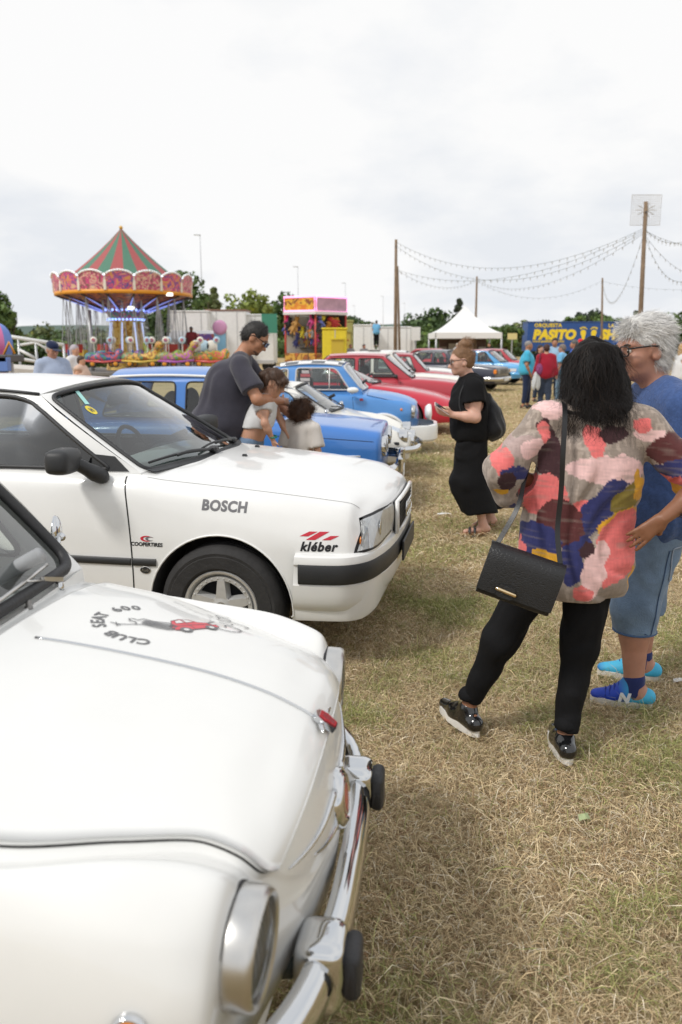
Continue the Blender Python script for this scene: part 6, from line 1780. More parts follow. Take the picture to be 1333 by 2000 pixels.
# ---- man with white hair, glasses and denim shorts
def man_white_hair():
    loc = (1.37, 3.42, 0)
    root = thing('person', 'white-haired man with glasses, blue T-shirt, denim shorts and bright blue trainers', 'person', loc)
    J = dict(pelvis=(1.385, 3.43, .86), waist=(1.395, 3.43, 1.02), chest=(1.385, 3.43, 1.22), neck=(1.352, 3.43, 1.425), head=(1.268, 3.43, 1.562), hf=(-.93, -.30, -.12), hu=(-.12, .0, 1),
             shL=(1.385, 3.245, 1.335), shR=(1.375, 3.615, 1.345), elL=(1.42, 3.22, 1.12), wrL=(1.16, 3.33, 1.20), elR=(1.40, 3.66, 1.07), wrR=(1.30, 3.60, .83),
             hipL=(1.375, 3.345, .84), hipR=(1.395, 3.515, .84), knL=(1.285, 3.325, .46), anL=(1.300, 3.305, .105), toeL=(1.155, 3.350, .034), knR=(1.43, 3.60, .46), anR=(1.445, 3.60, .105), toeR=(1.28, 3.65, .034))
    J = local(J, loc); S = 1.02
    skin_body(root, J, S * 1.06, .0085, SKIN['ruddy'], (1.35, 1.15), True, .95, 1.15, leg=1.05, hand_spec=dict(L=dict(curl=.5)))
    TS = cloth('heather_blue_jersey', (.05, .095, .24), vary=.22, bump=.35, bscale=90); MATS['heather_blue_jersey'].node_tree.nodes['Noise Texture'].inputs['Scale'].default_value = 60
    top_wear(root, J, S, .010, TS, (1.40, 1.20), .78, .745, .018, .010, 't_shirt', .012, 1.18, ((.015, 0, .86), (.175, .205, .17)), seed=6)
    trousers(root, J, S * 1.05, .010, DENIM, (1.30, 1.16), 1.30, .014, .010, 'denim_shorts', .012, None, 8, .012, .058, .014)
    TR = bpy.data.materials.new('two_tone_mesh'); TR.use_nodes = True; N, L = TR.node_tree.nodes, TR.node_tree.links; b = N['Principled BSDF']; b.inputs['Roughness'].default_value = .6
    t = N.new('ShaderNodeTexCoord'); sp_ = N.new('ShaderNodeSeparateXYZ'); L.new(t.outputs['Object'], sp_.inputs[0]); r = N.new('ShaderNodeValToRGB'); mr = N.new('ShaderNodeMapRange'); mr.inputs[1].default_value = -.26; mr.inputs[2].default_value = .02
    L.new(sp_.outputs[0], mr.inputs[0]); L.new(mr.outputs[0], r.inputs[0]); el = r.color_ramp.elements; el[0].position = .42; el[0].color = (.012, .05, .42, 1); el[1].position = .62; el[1].color = (.05, .42, .66, 1); L.new(r.outputs[0], b.inputs['Base Color'])
    shoes(root, J, S, .008, TR, mat('white_sole', (.72, .70, .66)), 'trainer', .112, .030, .043)
    for q in 'LR':
        a = v3(J['an' + q]); s = SDF(.01); s.cone(a - (0, 0, .03), a + (0, 0, .030), .048, .047); sdf_obj('sock', s, .008, cloth('navy_sock', (.02, .03, .12)), root, 1)
    for q in 'LR':
        a, t = v3(J['an' + q]), v3(J['toe' + q]); f = t - a; f[2] = 0; f /= np.linalg.norm(f); lt = np.array([-f[1], f[0], 0])
        for k in range(5):
            c_ = a + f * (.045 + .018 * k); zt = .122 - .0105 * k; V, F = tube([c_ + lt * .034 * u + np.array([0, 0, zt - .030 * u * u - c_[2]]) for u in np.linspace(-1, 1, 7)], .0035, 5); mesh('lace', V, F, mat('deep_blue_lace', (.01, .03, .25), rough=.7), root)
    a = v3(J['anL']); V, F = text_mesh('N', .058, .004, .2); b = MB()
    mesh('shoe_mark', [(x + a[0] - .060, a[1] - .0505 - x * .25, .066 + y) for x, y in V], F, mat('silver_print', (.7, .72, .74), rough=.4), root, False)
    STI = mat('pale_stitch', (.30, .36, .45), rough=.8); DK = cloth('dark_denim', (.06, .11, .21))
    for q in 'LR':
        e = lerp(J['kn' + q], J['an' + q], .30); b = MB(); n_ = 26; b.tube([Vector(e) + Vector((.090 * math.cos(t), .088 * math.sin(t), .004)) for t in np.linspace(0, 2 * PI, n_, endpoint=False)], .0055, 6, True); b.build('hem', DK, root, True)
    sh = bvh_of([o for o in root.children if o.name.startswith('denim_shorts')][0])
    def onleg(x, z, l=.003): return stick(sh, (x, -.6, z), (0, 1, 0), l)[0]
    lp = rrect(.02, .60, .13, .75, .012, 3); V, F = tube([onleg(x, z) for x, z in dens(lp, .02)], .003, 5, True); mesh('pocket_stitch', V, F, STI, root)
    V, F = tube([onleg(-.015 - .05 * (t - .4), .74 - t * .40) for t in np.linspace(0, 1, 24)], .0025, 5); mesh('side_seam', V, F, DK, root)
    hm = hairm('white', (.60, .59, .57)); 
    def more(s, P, M): s.ell(P(.028, 0, .092), v3((.055, .068, .042)) * S, M, k=.03); s.ell(P(-.04, 0, .06), v3((.09, .09, .085)) * S, M)
    hair = hair_cap(root, J, S * 1.06, .007, hm, 'short', extra=more, disp=.006, hairline=.020, grow=.97)
    M = basis(J['hf'], J['hu']); c = v3(J['head'])
    cols = [(.78, .77, .75), (.68, .67, .66), (.58, .57, .56), (.82, .81, .79), (.45, .44, .43)]
    def comb(p, n, r): q = (p - c) @ M; tp_ = q[:, 2] > .055; d = (M @ np.stack([np.where(tp_, np.where(q[:, 0] > .055, .25, -.55), -.45), q[:, 1] * 5, np.where(tp_, -.15, -.75)], 0)).T; return d + n * .10 + r.normal(0, .16, (len(p), 3))
    strands(root, hair, 9000, .034, .0019, cols, comb, 4, 5, .002, .0035, keep=lambda p, n: (((p - c) @ M)[:, 0] < .0) | (((p - c) @ M)[:, 2] > .045))
    eyes(root, J, S * 1.06); spectacles(root, J, S * 1.10, mat('dark_frame', (.015, .012, .012), rough=.25), glass('spectacle_lens', (.93, .95, .95), .8), .004)
    return root
man_white_hair()
# ---- woman in black with a phone, hair in a bun
def woman_black():
    loc = (1.09, 6.75, 0); root = thing('person', 'woman in black T-shirt and wide trousers, hair in a bun, holding a phone', 'person', loc)
    J = dict(pelvis=(1.10, 6.74, .84), waist=(1.09, 6.73, 1.0), chest=(1.075, 6.72, 1.15), neck=(1.065, 6.70, 1.335), head=(.990, 6.68, 1.455), hf=(-1, -.12, -.18), hu=(-.12, 0, 1),
             shL=(1.085, 6.555, 1.255), shR=(1.075, 6.865, 1.255), elL=(1.095, 6.505, 1.005), wrL=(.915, 6.535, 1.025), elR=(1.03, 6.88, 1.0), wrR=(.90, 6.72, 1.02),
             hipL=(1.10, 6.67, .82), hipR=(1.11, 6.81, .82), knL=(1.14, 6.68, .45), anL=(1.215, 6.66, .085), toeL=(1.06, 6.62, .026), knR=(1.18, 6.86, .45), anR=(1.325, 6.92, .10), toeR=(1.18, 6.88, .026))
    J = local(J, loc); S = .95
    skin_body(root, J, S, .009, SKIN['fair'], (1.15, 1.1), True, 1.0, arm=1.12, hand_spec=dict(L=dict(d=(-1, .1, .25), n=(0, .8, .6), curl=.35, thumb=.2), R=dict(d=(-1, -.35, .2), n=(0, -.6, .8), curl=.5)))
    top_wear(root, J, S, .011, BLACKC, (1.22, 1.14), .50, .80, .016, .011, 't_shirt', .012, 1.1, ((.0, 0, .88), (.135, .17, .10)), seed=11)
    s = SDF(.018); pv = v3(J['pelvis']); s.ell(pv + (.0, 0, .01), (.145, .19, .12), k=.06)
    for q in 'LR': s.cone(J['hip' + q], v3(J['kn' + q]) + (-.05, 0, 0), .120, .160); s.cone(v3(J['kn' + q]) + (-.05, 0, 0), lerp(J['kn' + q], J['an' + q], .80), .160, .145)
    s.disp = folds(.016, 8, 12, .25); s.below(.185); s.above(.93); sdf_obj('wide_trousers', s, .012, BLACKC, root, 2)
    for q in 'LR':
        a = v3(J['an' + q]); t = v3(J['toe' + q]); f = t - a; f[2] = 0; f /= np.linalg.norm(f); lt = np.array([-f[1], f[0], 0])
        P = [lerp(a, t, .45) + f * .135 * math.cos(u) + lt * .045 * math.sin(u) for u in np.linspace(0, 2 * PI, 18, endpoint=False)]; n = 18
        o = mesh('sandal', [(p[0], p[1], .0) for p in P] + [(p[0], p[1], .016) for p in P], [tuple(range(17, -1, -1)), tuple(range(18, 36))] + [(i, (i + 1) % n, n + (i + 1) % n, n + i) for i in range(n)], mat('tan_leather', (.28, .15, .07), rough=.6), root)
        for tt in (.45, .75): 
            c_ = lerp(a, t, tt); Q = [c_ + lt * .046 * math.cos(u) + np.array([0, 0, (.012 + .045 * math.sin(u)) - c_[2]]) + f * .02 * math.cos(u) for u in np.linspace(0, PI, 9)]; V, F = tube(Q, .011, 6); mesh('strap', V, F, BLACKPL, o)
    hm = hairm('auburn', (.21, .115, .06)); bun = lambda s, P, M: (s.ell(P(-.060, 0, .135), v3((.056, .058, .046)) * S, M, k=.008), s.chain([P(-.10, -.04, .13), P(-.06, -.06, .15), P(-.02, -.04, .14), P(-.05, 0, .175)], [.02, .024, .022, .014], .006))
    hair = hair_cap(root, J, S, .009, hm, 'short', extra=bun, hairline=.006, disp=.005, grow=.97); M = basis(J['hf'], J['hu']); c = v3(J['head'])
    strands(root, hair, 1800, .04, .0016, [(.24, .13, .07), (.17, .09, .045), (.32, .19, .10)], lambda p, n, r: n * .05 + (M @ v3((-.7, 0, .6))) + r.normal(0, .18, (len(p), 3)), 6, 5, .002, .002)
    eyes(root, J, S); spectacles(root, J, S * 1.03, mat('dark_frame'), glass('spectacle_lens'), .004)
    # white lettering on the chest, front side
    for k, w in ((0, .085), (1, .11), (2, .07)):
        b = MB(); b.box((-.150 - .0, -.075, 1.13 - k * .026), (.004, w, .012)); b.build('shirt_print', mat('white_print', (.75, .75, .75), rough=.6), root)
    bp = thing('backpack', 'black drawstring backpack on the back of the woman with the bun', 'backpack', loc)
    s = SDF(.05); s.ell((.17, -.03, .98), (.085, .15, .16)); s.ell((.19, -.03, .90), (.10, .16, .10)); s.cone((.11, -.03, 1.10), (.14, -.03, 1.16), .06, .035); s.disp = folds(.012, 9, 14, .4); sdf_obj('bag', s, .012, cloth('black_nylon', (.012, .012, .014), rough=.6), bp, 2)
    for g in (-.19, .12):
        V, F = tube(spline([(.13, -.03, 1.16), (.06, g, 1.285), (-.02, g, 1.325), (-.09, g, 1.26), (-.12, g, 1.10), (-.03, g - .03 if g < 0 else g + .03, .93), (.12, g * .7, .86)], 30), .007, 6); mesh('cord', V, F, BLACKPL, bp)
    ph = thing('phone', 'pale phone held by the woman in black', 'phone', (0, 0, 0))
    b = MB(); b.box((0, 0, 0), (.150, .074, .009), bev=.004); o = b.build('casing', mat('pale_pink_case', (.62, .48, .45), rough=.35), ph); b = MB(); b.box((0, 0, .0052), (.138, .066, .001)); b.build('screen', mat('phone_screen', (.05, .05, .06), rough=.1), ph)
    ph.location = (.825, 6.545, 1.075); ph.rotation_euler = (rad(25), rad(33), rad(8))
woman_black()
# ---- man, girl and boy at the boxy blue car
def family():
    loc = (-.98, 6.6, 0); root = thing('person', 'stout man in charcoal T-shirt and sunglasses bending over a girl', 'person', loc)
    J = dict(pelvis=(-1.00, 6.6, .90), waist=(-.95, 6.6, 1.08), chest=(-.91, 6.6, 1.30), neck=(-.815, 6.60, 1.515), head=(-.690, 6.60, 1.640), hf=(.82, -.12, -.60), hu=(.60, 0, .8), shL=(-.83, 6.80, 1.44), shR=(-.80, 6.40, 1.42), elL=(-.60, 6.86, 1.16), wrL=(-.42, 6.72, 1.0), elR=(-.655, 6.29, 1.165), wrR=(-.49, 6.58, 1.13),
             hipL=(-1.0, 6.69, .88), hipR=(-1.0, 6.51, .88), knL=(-.97, 6.70, .48), anL=(-1.0, 6.70, .09), toeL=(-.84, 6.72, .03), knR=(-.97, 6.50, .48), anR=(-1.0, 6.50, .09), toeR=(-.84, 6.48, .03))
    J = local(J, loc); skin_body(root, J, 1.03, .011, SKIN['tan'], (1.75, 1.2), True, 1.0, arm=1.15)
    top_wear(root, J, 1.03, .012, cloth('charcoal_jersey', (.052, .050, .066), vary=.15), (1.95, 1.25), .74, .815, .020, .016, 't_shirt', .016, 1.15, ((-.02, 0, .93), (.23, .205, .16)), seed=21)
    trousers(root, J, 1.05, .014, DENIM, (1.6, 1.2), 1.92, .014, .008); shoes(root, J, 1, .012, BLACKPL, mat('white_sole'), 'shoe')
    hm = hairm('greying_black', (.022, .020, .019)); hr = hair_cap(root, J, 1.03, .010, hm, 'short', hairline=.030, disp=.005, grow=.955)
    M = basis(J['hf'], J['hu']); strands(root, hr, 2500, .016, .0022, [(.02, .018, .017), (.05, .046, .045), (.10, .095, .09), (.016, .014, .014)], lambda p, n, r: n + (M @ v3((-.3, 0, -.6))) + r.normal(0, .2, (len(p), 3)), 3, 2)
    eyes(root, J, 1.03); spectacles(root, J, 1.07, mat('dark_frame'), mat('dark_lens', (.01, .01, .012), rough=.08), .004)
    s = SDF(.01); c = v3(J['head']); P = lambda x, y, z: c + M @ (v3((x, y, z)) * 1.03)
    s.ell(P(.040, -.0, -.082), v3((.050, .052, .030)), M); s.ell(P(.075, 0, -.092), v3((.020, .03, .022)), M); sdf_obj('stubble', s, .010, mat('stubble_brown', (.14, .075, .05), rough=.8), root, 1)
    loc = (-.72, 6.45, 0); g = thing('person', 'girl with brown ponytail and white crop top leaning over the blue bonnet', 'person', loc)
    J = dict(pelvis=(-.74, 6.52, .80), waist=(-.70, 6.51, .92), chest=(-.635, 6.50, 1.05), neck=(-.585, 6.485, 1.175), head=(-.530, 6.47, 1.290), hf=(.85, -.22, -.48), hu=(.45, 0, .88), shL=(-.585, 6.61, 1.135), shR=(-.615, 6.385, 1.125), elL=(-.50, 6.64, .97), wrL=(-.43, 6.60, .84), elR=(-.605, 6.33, .975), wrR=(-.545, 6.37, .835),
             hipL=(-.74, 6.58, .77), hipR=(-.74, 6.46, .77), knL=(-.70, 6.58, .42), anL=(-.74, 6.58, .08), toeL=(-.6, 6.6, .025), knR=(-.70, 6.45, .42), anR=(-.74, 6.45, .08), toeR=(-.6, 6.43, .025))
    J = local(J, loc); S = .88; J['S'] = .82; skin_body(g, J, S, .009, SKIN['light'], (.92, .90), True, .85, .85, arm=.80, leg=.8, hand_spec=dict(R=dict(d=(.25, 0, -1), n=(.6, .6, 0), curl=.4)))
    top_wear(g, J, .82, .010, cloth('white_cotton', (.66, .66, .66)), (.95, .92), .35, .925, .010, .006, 'crop_top', .004, 1.0, seed=31); trousers(g, J, .8, .011, DENIM, (.85, .82), 1.9, .010, .005, top=.865); shoes(g, J, .85, .012, BLACKPL, mat('white_sole'), 'shoe')
    hm = hairm('brown', (.055, .028, .016)); M = basis(J['hf'], J['hu']); c = v3(J['head'])
    ex = lambda s, P, M: (s.ell(P(.075, 0, .05), v3((.04, .07, .04)) * S, M, k=.02), s.chain([P(.06, -.07, .02), P(.085, -.07, -.03), P(.10, -.05, -.06)], [.022, .018, .006], .01), s.chain([P(-.10, 0, .05), P(-.13, 0, 0), P(-.13, 0, -.08)], [.035, .035, .012]))
    hr = hair_cap(g, J, S, .009, hm, 'short', extra=ex, hairline=-.005, grow=.98); strands(g, hr, 1800, .05, .002, [(.07, .035, .02), (.045, .022, .013), (.10, .055, .03)], lambda p, n, r: n * .1 + (M @ v3((.5, 0, -.8))) + r.normal(0, .2, (len(p), 3)), 8, 4, .002)
    eyes(g, J, S); b = MB(); w_ = v3(J['wrR']) + (.0, 0, .03); b.tube([Vector(w_) + Vector((.030 * math.cos(a), .030 * math.sin(a), .006 * math.sin(a))) for a in np.linspace(0, 6.28, 14, endpoint=False)], .007, 6, True); b.build('bracelet', mat('green_band', (.02, .22, .13), rough=.5), g, True)
    loc = (-.325, 6.6, 0); k = thing('person', 'small boy with curly brown hair and white shirt, seen from behind', 'person', loc)
    J = {q: v for q, v in stand(1.13, rad(62), stride=.02, hf=(math.cos(rad(50)), math.sin(rad(50)), -.12)).items()}; J['head'] = tuple(v3(J['head']) - (0, 0, .012)); J['S'] = .62
    S = .86; J['hf'] = (.55, .8, -.15); skin_body(k, J, S, .010, SKIN['light'], (.95, .95), True, .7, .8, arm=.72, leg=.72)
    top_wear(k, J, .68, .011, cloth('cream_cotton', (.60, .56, .52)), (.95, .92), .85, .42, .016, .008, 'shirt', .012, 1.1, seed=41); trousers(k, J, .66, .013, cloth('khaki_cotton', (.25, .22, .16)), (.8, .8), 1.1, .012, .005, 'shorts'); shoes(k, J, .7, .012, BLACKPL, mat('white_sole'), 'shoe')
    hm = hairm('curly_brown', (.045, .022, .014)); c = v3(J['head']); hr = hair_cap(k, J, S, .009, hm, 'short', grow=1.08, disp=.015, hairline=-.005)
    strands(k, hr, 2600, .045, .003, [(.07, .034, .02), (.04, .02, .012), (.10, .05, .028)], lambda p, n, r: n * .7 + r.normal(0, .8, (len(p), 3)), 9, 6, .009, .006, wfreq=12)
family()
# ---- people further back
def figure(label, loc, rz, h, skin, top, bottom, hair=(.04, .03, .02), B=(1.2, 1.1), sleeve=.7, blen=1.92, hstyle='short', res=.027, arms=((.05, .02), (.05, .02)), bend=(0, 0), stride=.05, hf=None, shoe=None, hem=.80, extra=None, group=None, legs=True, lean=0.0, name='person'):
    root = thing(name, label, 'person', loc, rz, group); J = stand(h, 0, arms, stride, lean, hf or (1, 0, -.08), bend); S = h / 1.75
    skin_body(root, J, S, res * .8, SKIN[skin], B, True, 1.0)
    top_wear(root, J, S, res, top, (B[0] * 1.08, B[1] * 1.06), sleeve, hem * S, .016, .006, 'shirt', .010, 1.1, seed=int(abs(loc[0] * 10)))
    if legs:
        trousers(root, J, S, res, bottom, B, blen, .014, .006); shoes(root, J, S, res * .8, shoe or BLACKPL, shoe or BLACKPL, 'shoe')
    if hstyle != 'none':
        hm = hairm('h%02d%02d%02d' % tuple(int(c * 99) for c in hair), hair); ex = None
        if hstyle == 'long': ex = lambda s, P, M: (s.ell(P(-.06, 0, -.06), v3((.06, .085, .10)) * S, M, k=.03), s.ell(P(-.06, 0, -.14), v3((.045, .08, .06)) * S, M, k=.03))
        hair_cap(root, J, S, res * .7, hm, hstyle, extra=ex, hairline=.05 if hstyle == 'bald' else -.01, grow=.96 if hstyle == 'bald' else 1.0)
    if extra: extra(root, J, S)
    return root, J, S
def capped(m):
    def f(root, J, S):
        M = basis(J['hf'], J['hu']); c = v3(J['head']); P = lambda x, y, z: c + M @ (v3((x, y, z)) * S); s = SDF(.015); s.ell(P(-.010, 0, .058), v3((.108, .088, .075)) * S, M); s.minus(P(0, 0, -.03), v3((.2, .2, .065)) * S, M, .005)
        o = sdf_obj('cap', s, .010, m, root, 1); s = SDF(.01); s.ell(P(.125, 0, .040), v3((.068, .072, .008)) * S, M); sdf_obj('peak', s, .006, m, o, 1)
    return f
POLO = cloth('turquoise_polo', (.06, .42, .62)); ROYAL = cloth('royal_blue_cotton', (.03, .11, .55)); MAROON = cloth('dark_red_knit', (.30, .012, .03)); NAVYT = cloth('navy_trousers', (.018, .03, .075)); SLATE = cloth('slate_jeans', (.035, .05, .085)); GREYC = cloth('grey_cotton', (.25, .25, .26)); LILAC = cloth('pale_blue_polo', (.36, .42, .55)); WHC = cloth('white_cotton', (.66, .66, .66))
def gpos(px, py_feet): 
    a = at(px, py_feet, 1.0) - Vector((0, 0, CAM_H)); t = -CAM_H / a.z; return (a.x * t, a.y * t, 0)
G1 = 'visitors talking beyond the row of cars'
figure('balding man in a turquoise polo shirt with one hand in his pocket', gpos(1026, 797), rad(-15), 1.70, 'tan', POLO, NAVYT, (.25, .24, .23), (1.55, 1.2), .72, hstyle='bald', arms=((.0, .0), (.10, -.04)), group=G1, hf=(1, .1, -.1))
RW, J_, S_ = figure('woman in a dark red cardigan with her back turned, bag on shoulder', gpos(1062, 803), rad(80), 1.62, 'light', MAROON, SLATE, (.05, .02, .015), (1.15, 1.1), 1.8, hstyle='short', group=G1, arms=((.02, .06), (.02, .06)))
def small_bags():
    p = gpos(1048, 803)
    t = thing('handbag', 'purple flowered handbag hanging beside the woman in the red cardigan', 'handbag', (p[0], p[1] - .10, 0)); s = SDF(.03); s.ell((0, 0, 1.02), (.09, .06, .14)); s.disp = folds(.01, 12, 3); 
    sdf_obj('bag', s, .015, mat('purple_print', (.22, .05, .16), rough=.8, vary=.6, vscale=25), t, 1); V, F = tube(spline([(-.02, 0, 1.14), (.0, .02, 1.30), (.03, .08, 1.40), (.05, .16, 1.30)], 14), .012, 6); mesh('strap', V, F, mat('plum_strap', (.10, .02, .05), rough=.7), t)
    t = thing('jacket', 'pale grey jacket carried over the arm of the woman in the red cardigan', 'jacket', (p[0] - .06, p[1] - .06, 0)); s = SDF(.04); s.ell((0, 0, .78), (.07, .06, .18)); s.ell((-.05, 0, .68), (.06, .05, .16)); s.ell((.05, 0, .70), (.05, .05, .18)); s.disp = folds(.02, 10, 6, .3); sdf_obj('folded_cloth', s, .016, cloth('pale_grey_cloth', (.52, .55, .56)), t, 1)
small_bags()
figure('dark-haired man facing the camera behind the red cardigan woman', gpos(1078, 783), rad(-100), 1.80, 'tan', cloth('sky_cotton', (.30, .45, .60)), SLATE, (.02, .015, .012), group=G1, hstyle='short')
figure('man in light blue shirt next to the dark-haired man', gpos(1093, 790), rad(150), 1.62, 'ruddy', cloth('light_blue_cotton', (.16, .42, .68)), cloth('washed_denim', (.16, .26, .36)), (.18, .15, .13), (1.4, 1.15), group=G1)
figure('man with grey hair and glasses in a royal blue shirt', gpos(1116, 788), rad(175), 1.74, 'tan', ROYAL, cloth('washed_denim', (.16, .26, .36)), (.10, .10, .10), (1.4, 1.15), group=G1)
figure('person in a bright red cap behind the royal blue shirt', gpos(1128, 776), rad(-120), 1.78, 'tan', cloth('red_cotton', (.5, .03, .04)), SLATE, (.03, .02, .02), group=G1, extra=capped(cloth('bright_red_cap', (.60, .02, .03))))
figure('woman in black hidden between the turquoise polo and red cardigan', gpos(1050, 785), rad(-60), 1.60, 'light', BLACKC, SLATE, (.03, .02, .015), group=G1, hstyle='long')
figure('blonde woman in white top with sunglasses at the right edge', gpos(1322, 815), rad(5), 1.62, 'light', WHC, NAVYT, (.42, .27, .12), group=None, hstyle='long', sleeve=.15, res=.019)
figure('distant man standing behind the blonde woman', gpos(1326, 778), rad(180), 1.72, 'ruddy', GREYC, SLATE, (.25, .22, .2))
figure('old man in navy cap and pale blue polo shirt behind the white saloon', (-4.02, 11.3, 0), rad(-50), 1.64, 'ruddy', LILAC, NAVYT, (.4, .4, .4), (1.35, 1.12), .7, res=.014, extra=capped(cloth('navy_cap', (.012, .02, .06))), hf=(1, .15, -.35))
figure('woman with headscarf and white spotted blouse near the swing ride', (-5.45, 16.6, 0), rad(-20), 1.60, 'light', WHC, cloth('yellow_cotton', (.65, .55, .25)), (.40, .36, .40), hstyle='long')
figure('bare-shouldered child next to the woman in the spotted blouse', (-5.2, 16.2, 0), rad(-10), 1.38, 'light', cloth('peach_cotton', (.6, .42, .33)), cloth('yellow_cotton', (.65, .55, .25)), (.05, .03, .02), sleeve=.1)

# ------------------------------------------------------------------ the fair and the trees behind
WHITEM = mat('white_painted_metal', (.72, .72, .71), rough=.45, vary=.05); DARKM = mat('dark_steel', (.06, .06, .065), rough=.5); GREYM = mat('galvanised_steel', (.42, .43, .44), rough=.4, metal=.6)
def zpx(px, py, Y): return at(px, py, Y).z
BULB = mat('lit_bulb', (.75, .85, 1.0), emit=.9); BULBW = mat('festoon_bulb', (.35, .33, .28), rough=.2)
def part(b, name, m, root, smooth=False, sharp=None): return b.build(name, m, root, smooth, sharp)
def print_mat(name, cols, scale):
    """painted fairground panel: irregular patches of several colours"""
    if name in MATS: return MATS[name]
    m = bpy.data.materials.new(name); m.use_nodes = True; N, L = m.node_tree.nodes, m.node_tree.links; b = N['Principled BSDF']; b.inputs['Roughness'].default_value = .45
    t = N.new('ShaderNodeTexCoord'); n = N.new('ShaderNodeTexNoise'); n.inputs['Scale'].default_value = scale; n.inputs['Detail'].default_value = 3; n.inputs['Distortion'].default_value = 1.2; L.new(t.outputs['Object'], n.inputs['Vector'])
    r = N.new('ShaderNodeValToRGB'); r.color_ramp.interpolation = 'CONSTANT'; el = r.color_ramp.elements
    while len(el) < len(cols): el.new(.5)
    for i, (e, c) in enumerate(zip(el, cols)): e.position = .0 if i == 0 else .30 + .42 * i / len(cols); e.color = (*c, 1)
    L.new(n.outputs[0], r.inputs[0]); L.new(r.outputs[0], b.inputs['Base Color']); MATS[name] = m; return m
